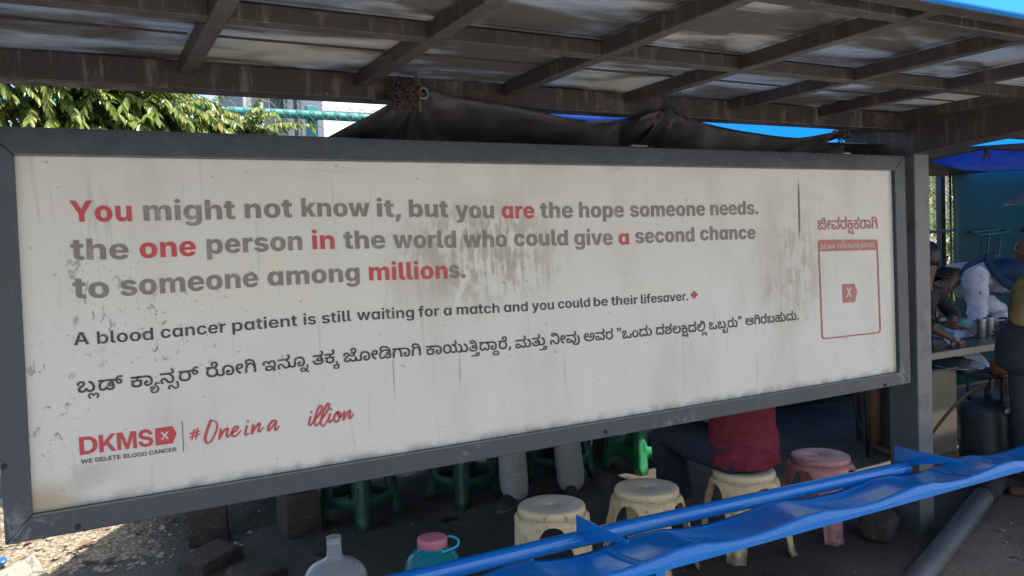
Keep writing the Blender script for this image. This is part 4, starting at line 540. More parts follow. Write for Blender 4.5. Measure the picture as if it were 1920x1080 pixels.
# extra bays added on the right, out of the picture, to shade the stall
for x in (4.45, 5.25, 6.05, 6.85, 7.60):
    bx('rafter', (x - 0.023, -1.30, ZB), (x + 0.023, -0.001, ZT), M_STEEL, sh)  # added rafters, out of the picture, for shade
bx('back_beam', (3.91, 0.0, 2.080), (7.64, 0.085, ZT - 0.002), M_STEEL, sh, 0.004)  # added beam, out of the picture, for shade
bx('front_beam', (3.905, -1.355, ZB - 0.002), (7.64, -1.3005, ZT), M_STEEL, sh)  # added beam, out of the picture, for shade
bx('post', (7.52, 0.0, -0.02), (7.638, 0.17, 2.079), M_FRAME, sh, 0.006)  # added post of the extra shade bays, out of the picture
for a, b in ((3.91, 4.45), (4.45, 5.25), (5.25, 6.05), (6.05, 6.85), (6.85, 7.60)):
    obj('roof_sheet', MB().box((a + 0.002, -1.35, ZT + 0.003), (b - 0.002, 0.09, ZT + 0.0095)), M_SHEET, sh)
obj('fascia', MB().box((XL, -1.383, 2.118), (7.64, -1.357, 2.66)), M_FASCIA, sh, bevel=0.004)

# ------------------------------------------------------------------ hoarding
bb = thing('billboard', 'wide dirty white advertising hoarding in a dark grey steel frame with grey and red lettering', 'billboard', (0, 0, 0))
YP = 0.016
P_TL, P_TR, P_BR, P_BL = (onY(27, 292, YP), onY(1671, 320, YP), onY(1681, 697, YP), onY(62, 962, YP))
O_TL, O_TR, O_BR, O_BL = (Vector((-0.212, 0, 1.948)), onY(1695, 292, 0), onY(1707, 718, 0), onY(10, 1022, 0))
def bar(i0, i1, o1, o0):
    mb = MB()
    i0 = Vector((i0.x, -0.004, i0.z)); i1 = Vector((i1.x, -0.004, i1.z)); o0 = Vector((o0.x, -0.004, o0.z)); o1 = Vector((o1.x, -0.004, o1.z))
    mb.prism([i0, i1, o1, o0], (0, 0.085, 0))
    return mb
obj('frame_bar', bar(P_TL, P_TR, O_TR, O_TL), M_FRAME, bb, bevel=0.003)
obj('frame_bar', bar(P_TR, P_BR, O_BR, O_TR), M_FRAME, bb, bevel=0.003)
obj('frame_bar', bar(P_BR, P_BL, O_BL, O_BR), M_FRAME, bb, bevel=0.003)
obj('frame_bar', bar(P_BL, P_TL, O_TL, O_BL), M_FRAME, bb, bevel=0.003)
M_TRIM = mat_plain('worn trim edge', (0.17, 0.16, 0.15), (0.08, 0.075, 0.07), rough=0.45, sc=20)
for a, b in ((P_TL, P_TR), (P_BL, P_BR)):      # thin glazing bead round the sheet
    d = 0.004 if a is P_TL else -0.004
    mb = MB(); mb.prism([Vector((a.x, -0.0062, a.z)), Vector((b.x, -0.0062, b.z)), Vector((b.x, -0.0062, b.z + d)), Vector((a.x, -0.0062, a.z + d))], (0, 0.02, 0))
    obj('glazing_bead', mb, M_TRIM, bb)
for (px, py) in ((146, 988), (1136, 810), (1660, 722), (7, 875)):
    c = onY(px, py, -0.0045)
    mb = MB(); mb.lathe([(0.0, 0.0), (0.0075, 0.0), (0.0085, 0.003), (0.0, 0.0031)], 16)
    mb.v = [Vector((v.x, -v.z, v.y)) + c for v in mb.v]
    obj('bolt_hole', mb, mat_plain('bolt hole black', (0.008, 0.008, 0.009), rough=0.7) if px == 146 else bpy.data.materials['bolt hole black'], bb)
mb = MB().box((1.98, -0.006, 1.9505), (2.06, 0.03, 1.957)); obj('clip', mb, M_TRIM, bb)

def m_panel():
    t = NT('weathered white vinyl')
    def B(px, py, w, h, **k):
        c = onY(px, py, YP); s = onY(px + 1, py, YP).x - c.x; s2 = c.z - onY(px, py + 1, YP).z
        return t.blob((c.x, YP, c.z), (w * s, 1.0, h * s2), **k)
    c = t.mix(t.noise(1.1, 5, 0.6), (0.61, 0.585, 0.54), (0.52, 0.49, 0.44))
    wash = t.ramp(t.noise(1.0, 5, 0.6, t.scale(3, 1, 1.2)), 0.45, 0.75)
    c = t.mix(t.math('MULTIPLY', wash, 0.65), c, (0.42, 0.375, 0.315))
    # old glue left by a torn poster, and a painted patch of light
    streak = t.noise(1.0, 6, 0.7, t.scale(46, 1, 7), 0.4)
    blot = t.noise(13, 6, 0.65)
    k = t.math('ADD', t.math('MULTIPLY', streak, 0.55), t.math('MULTIPLY', blot, 0.45))
    glue = t.math('MULTIPLY', t.ramp(k, 0.45, 0.54), B(905, 478, 210, 135, hi=0.3))
    c = t.mix(t.math('MULTIPLY', glue, 0.9), c, (0.36, 0.315, 0.235))
    glue2 = t.math('MULTIPLY', t.ramp(k, 0.45, 0.56), B(1485, 500, 85, 150, hi=0.3))
    c = t.mix(t.math('MULTIPLY', glue2, 0.8), c, (0.36, 0.325, 0.26))
    warm_light = t.math('MULTIPLY', t.ramp(t.math('ADD', t.math('MULTIPLY', streak, 0.3), t.math('MULTIPLY', blot, 0.7)), 0.44, 0.58), B(490, 525, 185, 70, hi=0.4))  # warm glow of light painted into the sheet colour
    c = t.mix(t.math('MULTIPLY', warm_light, 0.55), c, (0.62, 0.53, 0.36))
    # dark grime flecks, thickest on the left
    fl = t.ramp(t.noise(1.0, 5, 0.7, t.scale(26, 1, 17), 0.8), 0.56, 0.63)
    L1 = B(175, 540, 110, 170, hi=0.2)
    c = t.mix(t.math('MULTIPLY', t.math('MULTIPLY', fl, L1), 0.65), c, (0.12, 0.10, 0.07))
    fl2 = t.ramp(t.noise(1.0, 5, 0.7, t.scale(34, 1, 27, (4, 0, 2)), 0.4), 0.575, 0.64)
    L2 = t.math('MAXIMUM', B(95, 760, 75, 200, hi=0.25), B(300, 620, 260, 120, hi=0.2))
    c = t.mix(t.math('MULTIPLY', t.math('MULTIPLY', fl2, L2), 0.8), c, (0.13, 0.115, 0.09))
    fl3 = t.ramp(t.noise(1.0, 4, 0.6, t.scale(24, 1, 40, (1, 0, 5))), 0.66, 0.71)
    c = t.mix(t.math('MULTIPLY', fl3, 0.65), c, (0.22, 0.205, 0.175))
    dr = t.ramp(t.noise(1.0, 3, 0.5, t.scale(30, 1, 2.6, (7, 0, 1)), 0.5), 0.62, 0.76)
    c = t.mix(t.math('MULTIPLY', dr, 0.45), c, (0.30, 0.28, 0.24))
    # grime along the bottom bead, rust stain in the bottom left corner
    sx = t.n('ShaderNodeSeparateXYZ'); t.l(t.P, sx.inputs[0])
    rim = t.ramp(sx.outputs['Z'], 0.905, 0.868)
    c = t.mix(t.math('MULTIPLY', t.math('MULTIPLY', rim, t.ramp(t.noise(16, 4), 0.35, 0.65)), 0.65), c, (0.22, 0.20, 0.155))
    c = t.mix(t.math('MULTIPLY', B(80, 945, 110, 60, hi=0.1), 0.75), c, (0.33, 0.25, 0.12))
    c = t.mix(t.math('MULTIPLY', t.math('MULTIPLY', B(130, 890, 150, 60, hi=0.2), t.ramp(t.noise(9, 5), 0.42, 0.58)), 0.5), c, (0.30, 0.28, 0.24))
    c = t.mix(t.math('MULTIPLY', B(1690, 650, 45, 130, hi=0.1), 0.5), c, (0.36, 0.30, 0.17))
    # two long cracks
    c = t.mix(B(1498, 392, 2.6, 62, hi=0.7), c, (0.10, 0.085, 0.07))
    c = t.mix(t.math('MULTIPLY', B(738, 700, 2.5, 60, hi=0.4), 0.6), c, (0.2, 0.18, 0.15))
    c = t.mix(t.math('MULTIPLY', B(862, 695, 2.0, 35, hi=0.4), 0.6), c, (0.2, 0.18, 0.15))
    t.col(c)
    t.rough(t.math('ADD', t.ramp(t.noise(2.5, 4), 0.35, 0.65, 0.16, 0.30), t.math('MULTIPLY', glue, 0.3)))
    h = t.math('ADD', t.noise(1.0, 2, 0.4, t.scale(2.2, 1, 4.5), 0.6), t.math('MULTIPLY', t.noise(9, 3), 0.06))
    t.bump(h, 0.45, 0.03)
    t.b.inputs['Specular IOR Level'].default_value = 0.6
    return t.m
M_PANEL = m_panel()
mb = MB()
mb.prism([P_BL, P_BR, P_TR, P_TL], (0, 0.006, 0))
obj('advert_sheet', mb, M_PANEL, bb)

# ------------------------------------------------------------------ lettering
def m_ink(name, c, wear=0.25, c2=(0.45, 0.43, 0.39)):
    t = NT(name)
    k = t.math('ADD', t.math('MULTIPLY', t.noise(1.0, 6, 0.7, t.scale(40, 1, 8)), 0.5), t.math('MULTIPLY', t.noise(15, 6, 0.7), 0.5))
    a = t.mix(t.noise(2.0, 3), c, tuple(x * 1.12 for x in c))
    t.col(t.mix(t.math('MULTIPLY', t.ramp(k, 0.50, 0.66), wear), a, c2)); t.rough(t.ramp(t.noise(2.5, 4), 0.35, 0.65, 0.2, 0.34))
    t.b.inputs['Specular IOR Level'].default_value = 0.42
    return t.m
INK_G = m_ink('faded grey ink', (0.165, 0.145, 0.135), 0.4)
INK_R = m_ink('red ink', (0.43, 0.036, 0.045), 0.35, (0.45, 0.2, 0.18))
INK_PR = m_ink('faded red ink', (0.36, 0.105, 0.10), 0.55)
INK_K = m_ink('black ink', (0.034, 0.031, 0.030), 0.25)
INK_P = m_ink('pale print', (0.48, 0.44, 0.40), 0.3)

_cache = {}
def glyph(key):
    if key in _cache: return _cache[key]
    a, body = GLYPHS[key].split('|')
    cs = [[tuple(map(float, p.split(','))) for p in c.split(' ')] for c in body.split(';')] if body else []
    vs = []; es = []
    for c in cs:
        b = len(vs); vs += [Vector(p) for p in c]; es += [(b + i, b + (i + 1) % len(c)) for i in range(len(c))]
    tris = []
    if vs:
        ov, oe, of, *_ = delaunay_2d_cdt(vs, es, [], 0, 0.01)
        for f in of:
            cx = sum(ov[i].x for i in f) / len(f); cy = sum(ov[i].y for i in f) / len(f); wn = 0
            for c in cs:
                for (x0, y0), (x1, y1) in zip(c, c[1:] + c[:1]):
                    if (y0 <= cy < y1) or (y1 <= cy < y0):
                        if x0 + (cy - y0) * (x1 - x0) / (y1 - y0) > cx: wn += 1 if y1 > y0 else -1
            if wn: tris.append(tuple(f))
        _cache[key] = (float(a), [(v.x, v.y) for v in ov], tris, min(v.x for v in ov), max(v.x for v in ov))
    else:
        _cache[key] = (float(a), [], [], 0, 0)
    return _cache[key]
YT = YP - 0.0022
def word(mb, keys, x0, x1, yb0, yb1, em, track=0.0):
    """set glyphs between two pixels of the survey photograph; em = letter size in metres"""
    a = onY(x0, yb0, YT); b = onY(x1, yb1, YT)
    xx = 0; L = []
    for k in keys:
        gl = glyph(k); L.append((xx, gl)); xx += gl[0] + track
    lo = L[0][0] + L[0][1][3]; hi = max(o + gl[4] for o, gl in L)
    sx = (b.x - a.x) / (hi - lo); sz = em / 1000.0
    for o, gl in L:
        base = len(mb.v)
        for gx, gy in gl[1]:
            u = (gx + o - lo) * sx
            mb.v.append(Vector((a.x + u, YT, a.z + (b.z - a.z) * u / (b.x - a.x) + gy * sz)))
        mb.f += [tuple(base + i for i in t) for t in gl[2]]
def words(name, rows, pre, em, mat, lab=None):
    for s_, x0, x1, y0, y1 in rows:
        m_ = MB(); word(m_, lat(pre, s_), x0, x1, y0, y1, em); ink(name, m_, mat, lab)
def lat(p, s): return [p + ch for ch in s]
def ink(name, mb, mat, label=None):
    off = Vector((0, 0, 0))
    me = bpy.data.meshes.new(name); me.from_pydata(mb.v, [], mb.f)
    bm = bmesh.new(); bm.from_mesh(me)
    for f in bm.faces:
        f.normal_update()
        if f.normal.y > 0: f.normal_flip()
    bm.to_mesh(me); bm.free(); me.materials.append(mat)
    o = bpy.data.objects.new(name, me); COL.objects.link(o); o.parent = bb
    if label: o['label'] = label
    return o
H1, H4 = 0.0835, 0.050
for s, x0, x1, y0, y1, m in (
    ('You',132,248,416,415,'rd'),('might',270,442,414,411,'gr'),('not',460,549,409.5,407.5,'gr'),('know',566.5,694.5,406.5,406,'gr'),('it,',708,753,406.5,407,'gr'),('but',768,841,407,407.5,'gr'),('you',855,927,409,409.5,'gr'),('are',942,1002.5,409.5,409.5,'rd'),('the',1014,1075,409,408.5,'gr'),('hope',1087,1170.5,408,407.5,'gr'),('someone',1182,1322.5,407,404.5,'gr'),('needs.',1333,1422,404,402,'gr')):
    mb = MB(); word(mb, lat('b', s), x0, x1, y0, y1, H1)
    if m == 'rd': ink('accent_word', mb, INK_R, 'red word of the headline')
    else: ink('headline_word', mb, INK_G)
for s, x0, x1, y0, y1, m in (
    ('the',134,242,487.5,486,'gr'),('one',263,368,484.5,479.5,'rd'),('person',388.5,567.5,476.8,468.5,'gr'),('in',586.5,628,467.3,467,'rd'),('the',645,723,466.5,466,'gr'),('world',738,856,465.6,464.5,'gr'),('who',870,951.5,464,463,'gr'),('could',965,1065.5,461.7,460.2,'gr'),('give',1078,1149.5,460,459.2,'gr'),('a',1161,1180,459,458.5,'rd'),('second',1192,1302.5,456.5,453,'gr'),('chance',1314,1417,451,448,'gr')):
    mb = MB(); word(mb, lat('b', s), x0, x1, y0, y1, H1)
    if m == 'rd': ink('accent_word', mb, INK_R, 'red word of the headline')
    else: ink('headline_word', mb, INK_G)
for s, x0, x1, y0, y1, m in (('to',137.5,205.5,560,558,'gr'),('someone',227,485,555.5,537.5,'gr'),('among',503,675,536.5,527,'gr'),('million',693,840,526,522.3,'rd'),('s.',842.7,873,521.7,521,'gr')):
    mb = MB(); word(mb, lat('b', s), x0, x1, y0, y1, H1)
    if m == 'rd': ink('accent_word', mb, INK_R, 'red word of the headline')
    else: ink('headline_word', mb, INK_G)
gr = MB()
for s, x0, x1, y0, y1 in (('A',138.7,168,647.5,645.5),('blood',182.7,288,645,637),('cancer',302,424,634.5,623),('patient',436,558,621.5,611),('is',570,593,609.5,608),('still',604,659,607,601.7),('waiting',670,776.7,600.8,595.2),('for',785,824,594.3,592.3),('a',832.7,847,591.7,591),('match',857,937,590,586.6),('and',945.7,990,585.5,583.4),('you',998,1039,582.2,580),('could',1047,1106.7,578.6,575.3),('be',1114,1140,574.5,573),('their',1146.7,1196,572.6,570),('lifesaver.',1202.5,1290.7,569.4,563)):
    gr = MB(); word(gr, lat('m', s), x0, x1, y0, y1, H4); ink('message_word', gr, INK_K)
gr = MB()
KW = ([45,124,180],[134,60,121,42,129,194],[264,64,74,208],[11,42,64,115],[38,23,96],[246,64,74,216,136,60,208],[134,60,48,63,219,111,149,60,113,264,415],[47,38,63,111],[223,74,53,278],[9,53,49],[407,20,6,40,63],[40,54,51,286,40,231,124],[20,45,118,49,63,407],[10,208,49,45,57,63,40,63,417],[212,74,53,49,286,23,158,60,208])
KP = ((145,232,737,729),(246,374,727.5,711.5),(387,481,708.5,697.5),(493,579.7,697,685),(587,637,685,679),(644.4,790,680,666),(799.6,958.6,666,653.5),(967,1026,654,646.5),(1032,1087.7,646.5,641.5),(1095.5,1150,640.5,636),(1158,1223,636.5,629),(1230.6,1326,628.5,620.5),(1330,1391,618.5,612),(1398.4,1498,610.5,599.5))
for ks, p in zip(KW, KP):
    gr = MB(); word(gr, ['k%d' % i for i in ks], *p, 0.0585); ink('kannada_word', gr, INK_K)
gr = MB(); word(gr, ['k%d' % i for i in KW[14]], 1534, 1646, 431, 428.5, 0.079); ink('kannada_heading', gr, INK_PR, 'faded red Kannada heading above the red outlined box')
def flat(mb, pts, dy=0.0):
    b = len(mb.v); mb.v += [onY(x, y, YT - dy) for x, y in pts]; mb.f.append(tuple(range(b, b + len(pts))))
# red four petal mark
gr = MB()
for ox, oy in ((-3.5, 0.4), (3.5, -0.4), (0, -3.9), (0, 3.9)):
    flat(gr, [(1302 + ox + 2.9 * math.cos(a), 552.7 + oy + 3.1 * math.sin(a)) for a in [2 * math.pi * i / 14 for i in range(14)]], 0.0001 * (ox > 0) + 0.0002 * (oy > 1) + 0.0003 * (oy < -1))
ink('petal_mark', gr, INK_R)
# logo
gr = MB(); q = lambda x, y: (140 + x / 9.366, 790 + y / 9.366)
for ch, a, b in (('D', (95, 595), (410, 552)), ('K', (440, 550), (740, 514)), ('M', (755, 508), (1098, 470)), ('S', (1130, 460), (1385, 434))):
    word(gr, ['d' + ch], *q(*a)[:1], q(*b)[0], q(*a)[1], q(*b)[1], 0.0705)
flat(gr, [q(*p) for p in ((1415, 128), (1715, 85), (1790, 215), (1725, 385), (1425, 428))])
ink('logo', gr, INK_R)
gr = MB(); YT -= 0.001
word(gr, ['mx'], q(1512, 0)[0], q(1662, 0)[0], q(0, 328)[1], q(0, 306)[1], 0.0425)
ink('logo_cross', gr, INK_P); YT += 0.001
gr = MB()
for s, a, b in (('WE', (115, 748), (315, 722)), ('DELETE', (365, 712), (810, 656)), ('BLOOD', (862, 648), (1272, 604)), ('CANCER', (1310, 592), (1786, 522))):
    word(gr, lat('m', s), *q(*a)[:1], q(*b)[0], q(*a)[1], q(*b)[1], 0.0165)
flat(gr, [(341.2, 790), (342.4, 790), (345.0, 846.7), (343.8, 846.7)])
ink('logo_strapline', gr, INK_K)
# brush script
def stroke(mb, pts, w, tip=0.45):
    P = spline([(x, y, 0) for x, y in pts], 6); L = []; n = len(P)
    for i, p in enumerate(P):
        t = (P[min(i + 1, n - 1)] - P[max(i - 1, 0)]); t.normalize()
        k = w * (1 - (1 - tip) * max(0, (i / (n - 1) - 0.7) / 0.3)) * (0.88 + 0.22 * abs(t.y))
        L.append((p + Vector((-t.y, t.x, 0)) * k / 2, p - Vector((-t.y, t.x, 0)) * k / 2))
    st['d'] += 0.00004
    b = len(mb.v)
    for l_, r_ in L: mb.v += [onY(l_.x, l_.y, YT - st['d']), onY(r_.x, r_.y, YT - st['d'])]
    mb.f += [(b + 2 * i, b + 2 * i + 1, b + 2 * i + 3, b + 2 * i + 2) for i in range(n - 1)]
st = {'d': 0.0}
gr = MB()
for s in (((210,375),(180,490),(155,605)),((275,345),(255,465),(235,588)),((112,465),(220,442),(328,408)),((115,540),(220,505),(328,464)),
    ((740,362),(722,480),(700,590)),((712,565),(770,450),(840,368),(880,360),(862,450),(855,510),(880,530),(930,470)),
    ((955,455),(1040,400),(1085,340),(1060,315),(1000,350),(955,440),(960,500),(1010,515),(1080,470),(1150,390)),
    ((1265,295),(1240,390),(1225,460),(1250,490),(1305,445)),((1385,272),(1370,380),(1350,485)),((1360,465),(1420,350),(1490,265),(1520,262),(1500,350),(1490,410),(1520,420),(1592,328)),
    ((1845,212),(1790,200),(1720,270),(1680,360),(1700,400),(1760,330),(1850,195)),((1852,195),(1830,300),(1820,370),(1850,385),(1912,298)),((1280,195),(1283,240))):
    stroke(gr, [(345 + x / 10.667, 770 + y / 10.667) for x, y in s], 3.6 if s[0] not in ((210,375),(275,345),(112,465),(115,540)) else 2.6)
stroke(gr, [(345 + x / 10.667, 770 + y / 10.667) for x, y in ((545,185),(495,310),(443,470),(425,570),(448,640),(490,655))], 4.6, 0.7)
stroke(gr, [(345 + x / 10.667, 770 + y / 10.667) for x, y in ((490,655),(540,620),(600,520),(650,400),(665,290),(630,220),(560,192))], 3.0, 0.8)
ink('script_text', gr, INK_R, 'red brush script beside the logo'); gr = MB()
for s in (((355,460),(325,580),(305,680),(330,735),(380,700),(450,590)),((450,590),(540,500),(640,360),(680,240),(665,180),(620,175),(560,270),(500,450),(465,600),(475,700),(510,745),(570,710),(640,590)),
    ((640,590),(740,460),(850,290),(890,180),(885,115),(840,122),(760,250),(690,430),(650,600),(650,690),(700,760),(760,720),(850,570)),((920,385),(890,500),(870,600),(900,650),(960,600),(1030,530)),
    ((1130,345),(1060,430),(1030,550),(1050,620),(1100,635),(1170,570),(1205,450),(1190,370),(1140,345),(1130,400),(1160,480),(1220,470),(1295,395)),((1330,315),(1310,440),(1290,600)),((1300,575),(1380,430),(1470,315),(1500,320),(1480,420),(1460,510),(1490,540),(1550,470),(1602,385)),((378,325),(368,382)),((945,245),(938,305))):
    stroke(gr, [(560 + x / 15.425, 750 + y / 15.425) for x, y in s], 3.3, 0.6)
ink('script_text', gr, INK_R, 'red brush script beside the logo')
# red outlined box with its caption and logo; the code square inside is left blank
gr = MB()
def rr(c4, r, inset):
    tl, tr, br, bl = [Vector((*p, 0)) for p in c4]; out = []
    for p, a, b in ((tl, bl, tr), (tr, tl, br), (br, tr, bl), (bl, br, tl)):
        ua = (a - p).normalized(); ub = (b - p).normalized(); p = p + (ua + ub) * inset
        for i in range(6):
            t = i / 5; q0 = p + ua * r; q1 = p + ub * r
            out.append((1 - t) ** 2 * q0 + 2 * t * (1 - t) * p + t * t * q1)
    return out
BOX = ((1534, 449.7), (1646, 449), (1652.5, 624.5), (1541, 637))
A_, B_ = rr(BOX, 7, 0), rr(BOX, 6, 2.6)
b = len(gr.v); gr.v += [onY(p.x, p.y, YT) for p in A_] + [onY(p.x, p.y, YT) for p in B_]; n = len(A_)
gr.f += [(b + i, b + (i + 1) % n, b + n + (i + 1) % n, b + n + i) for i in range(n)]
flat(gr, [(1536, 452), (1540, 450.6), (1641, 450), (1645, 452), (1645.6, 468.5), (1536.4, 471.5)], 0.0003)
flat(gr, [(1580, 533), (1602.5, 531.8), (1607.5, 547.5), (1603, 566.8), (1581, 568)], 0.0003)
ink('caption_box', gr, INK_PR, 'faded red rounded box with a caption band')
gr = MB(); YT -= 0.0012
for s, x0, x1 in (('SCAN', 1538.5, 1565), ('TO', 1569, 1580.5), ('KNOW', 1584, 1611.5), ('MORE', 1615, 1640.5)):
    gr = MB(); word(gr, lat('m', s), x0, x1, lerp(467, 463.5, (x0 - 1538) / 102), lerp(467, 463.5, (x1 - 1538) / 102), 0.029); ink('caption_word', gr, INK_P)
gr = MB(); word(gr, ['dX'], 1586.5, 1597.5, 557, 556.2, 0.062)
ink('box_cross', gr, INK_P); YT += 0.0012

# ------------------------------------------------------------------ blue bench in front of the hoarding
bench = thing('bench', 'long gloss blue steel bench with a dented wavy seat and a blue back pipe', 'bench', (2.2, -0.25, 0))
PIPE = [(-0.30, 0.022, 0.452), (0.893, -0.009, 0.452), (1.66, -0.027, 0.455), (2.155, -0.041, 0.453), (2.90, -0.083, 0.452), (3.49, -0.122, 0.452)]
mb = MB(); mb.tube([Vector(p) - Vector((0, 0, 0.029)) for p in spline(PIPE, 5)], 0.0315, 20)
obj('back_pipe', mb, M_BLUE, bench, smooth=True)
def sy(x): return -0.075 - 0.026 * (x - 0.9)                    # back edge of the seat
def fy(x): return -0.35 - 0.012 * (x - 2.0)                     # front edge
CREST = [0.75, 1.28, 1.86, 2.52, 3.20, 3.83, 4.48]
def seat_z(x, t):
    d = 0
    for a, b in zip(CREST, CREST[1:]):
        if a <= x <= b:
            u = (x - a) / (b - a); d = 0.0 if u < 0.2 else math.sin(math.pi * ((u - 0.2) / 0.8) ** 0.85) ** 0.9; d *= (0.8 + 0.4 * noise.noise((a * 3.1, 0, 0)))
    return 0.434 - 0.032 * d * (0.85 + 0.15 * math.sin(t * math.pi)) - 0.010 * math.sin(t * math.pi) - 0.016 * (1 - t) ** 2 + 0.002 * noise.noise((x * 4, t * 2, 2))
rows = []
for i in range(213):
    x = -0.30 + i * 0.0225
    row = [Vector((x, lerp(sy(x), fy(x), t), seat_z(x, t))) for t in [k / 10 for k in range(11)]]
    rows.append(row)
mb = MB(); mb.grid(rows); obj('seat_sheet', mb, M_SEAT, bench, smooth=True, solid=0.003)
rows = []
for i in range(213):
    x = -0.30 + i * 0.0225; y = fy(x) - 0.002; zt = seat_z(x, 1.0) - 0.001
    rows.append([Vector((x, y, zt)), Vector((x, y - 0.003, lerp(zt, 0.375, 0.5))), Vector((x, y - 0.003, 0.377)), Vector((x, y + 0.022, 0.374))])
mb = MB(); mb.grid(rows); obj('front_flange', mb, M_SEAT, bench, smooth=False, solid=0.003)
for x in (1.69, 3.62):                           # lapped joints between the seat sheets
    mb = MB(); mb.grid([[Vector((x + dx, lerp(sy(x), fy(x), t), seat_z(x + dx, t) + 0.0026)) for t in [k / 10 for k in range(11)]] for dx in (0, 0.02, 0.04)])
    obj('seat_joint', mb, M_SEAT, bench, smooth=True, solid=0.002)
for x, n in ((1.655, 0), (3.50, 1), (0.0, 2)):
    y0 = sy(x) + 0.095
    mb = MB(); mb.prism([(x, y0, 0.514), (x, y0, 0.410), (x, y0 - 0.335, 0.503), (x, y0 - 0.337, 0.512)], (0.006, 0, 0))
    obj('gusset_plate', mb, M_BLUE, bench, bevel=0.0015)
for x in (0.35, 1.795, 4.62):
    y = fy(x) + 0.03
    mb = MB().box((x - 0.022, y - 0.022, -0.02), (x + 0.022, y + 0.022, 0.372)); obj('leg', mb, M_BLUE, bench, bevel=0.003)
    mb = MB().box((x - 0.016, y + 0.022, 0.33), (x + 0.016, sy(x) - 0.01, 0.362)); obj('bracket', mb, M_BLUE, bench, bevel=0.003)
    mb = MB().lathe([(0.0, 0), (0.006, 0), (0.005, 0.004), (0, 0.0042)], 8); mb.v = [Vector((v.x, -v.z, v.y)) + Vector((x, y - 0.0222, 0.35)) for v in mb.v]
    obj('bolt', mb, M_TRIM, bench)

# ------------------------------------------------------------------ plastic stools
def m_plastic(name, c, c2, dirt, top, amt=0.75):
    t = NT(name)
    oi = t.n('ShaderNodeObjectInfo'); sh_ = t.n('ShaderNodeVectorMath', operation='ADD'); t.l(t.P, sh_.inputs[0]); t.l(t.math('MULTIPLY', oi.outputs['Random'], 9.0), sh_.inputs[1]); t.P = sh_.outputs[0]
    base = t.mix(t.noise(9, 5), c, c2)
    g_ = t.n('ShaderNodeNewGeometry'); sp = t.n('ShaderNodeSeparateXYZ'); t.l(g_.outputs['Position'], sp.inputs[0])
    low = t.ramp(sp.outputs['Z'], 0.12, 0.0)
    k = t.math('ADD', t.noise(22, 6, 0.7), t.math('MULTIPLY', low, 0.16))
    streak = t.ramp(t.noise(1.0, 5, 0.7, t.scale(50, 50, 6)), 0.54, 0.70)
    base = t.mix(t.math('MULTIPLY', streak, 0.45 * amt), base, dirt)
    base = t.mix(t.math('MULTIPLY', t.ramp(k, 0.55, 0.70), amt), base, dirt)
    up = t.n('ShaderNodeSeparateXYZ'); t.l(g_.outputs['Normal'], up.inputs[0])
    base = t.mix(t.math('MULTIPLY', t.ramp(up.outputs['Z'], 0.85, 0.98), t.ramp(t.noise(7, 5), 0.3, 0.6, 0.3, 0.85)), base, top)
    t.col(base); t.rough(t.ramp(t.noise(12, 5), 0.3, 0.7, 0.32, 0.52)); t.bump(t.noise(90, 4), 0.06)
    return t.m
M_CREAM = m_plastic('cream stool plastic', (0.74, 0.57, 0.33), (0.67, 0.49, 0.25), (0.20, 0.145, 0.08), (0.56, 0.52, 0.43))
M_PINK = m_plastic('pink stool plastic', (0.50, 0.225, 0.205), (0.43, 0.18, 0.165), (0.14, 0.07, 0.065), (0.52, 0.29, 0.27), 0.6)
def leg_sheet(amp, h0=0.005, rt=0.154, H=0.368):
    """one quarter of the moulded body: a flared leg with half an arch on either side"""
    rows = []; half = 24; NV = 14
    cols = []
    for i in range(-half, half + 1):
        s = i / half
        a = (math.copysign(abs(s) ** 0.8, s)) * math.pi / 4
        cols.append(a)
    lw = 0.225                                              # half angle of the leg itself
    grid = []
    for a in cols:
        u = abs(a)
        if u <= lw: zb = 0.0
        else:
            q = (math.pi / 4 - u) / (math.pi / 4 - lw)
            zb = 0.352 * (1 - q ** 2.7) ** (1 / 2.3)
        col = []
        for j in range(NV + 1):
            z = lerp(H, zb, j / NV)
            t = 1 - z / H
            r_ = rt + 0.010 * min(1, t / 0.04) + 0.062 * t ** 0.85
            if t > 0.93: r_ += (t - 0.93) * 0.16
            ridge = math.exp(-(a / 0.075) ** 2) * 0.012 * ease(0.10, 0.30, t)
            chan = -0.006 * math.exp(-((u - 0.17) / 0.05) ** 2) * ease(0.1, 0.4, t)
            r_ += ridge + chan
            ww = 1.0 - 0.10 * ease(0.45, 1.0, t) * ease(0.5, 0.36, u)
            col.append(Vector((r_ * math.cos(a * ww), r_ * math.sin(a * ww), z)))
        grid.append(col)
    mb = MB(); mb.grid(grid); return mb
def seat_disc(rt=0.151, H=0.405):
    p = [(0.011, H - 0.020), (0.0115, H - 0.004), (0.014, H - 0.002), (rt - 0.030, H), (rt - 0.012, H - 0.001), (rt - 0.004, H - 0.004), (rt, H - 0.011), (rt + 0.001, H - 0.026), (rt - 0.001, H - 0.031), (rt - 0.004, H - 0.033), (rt - 0.004, H - 0.038), (rt + 0.003, H - 0.0395)]
    mb = MB(); n = 56; rows = [[Vector((r_ * math.cos(2 * math.pi * k / n), r_ * math.sin(2 * math.pi * k / n), z)) for k in range(n)] for r_, z in p]
    mb.grid(rows, True); return mb
def make_stool(name, label, mat):
    t = thing(name, label, 'stool', (0, 0, 0), 0, 'round plastic stools behind the bench')
    obj('seat', seat_disc(), mat, t, smooth=True, solid=0.003, world=False)
    for k in range(4):
        mb = leg_sheet(1); M = Matrix.Rotation(k * math.pi / 2, 4, 'Z'); mb.v = [M @ v for v in mb.v]
        obj('leg', mb, mat, t, smooth=True, solid=0.004, world=False)
    return t
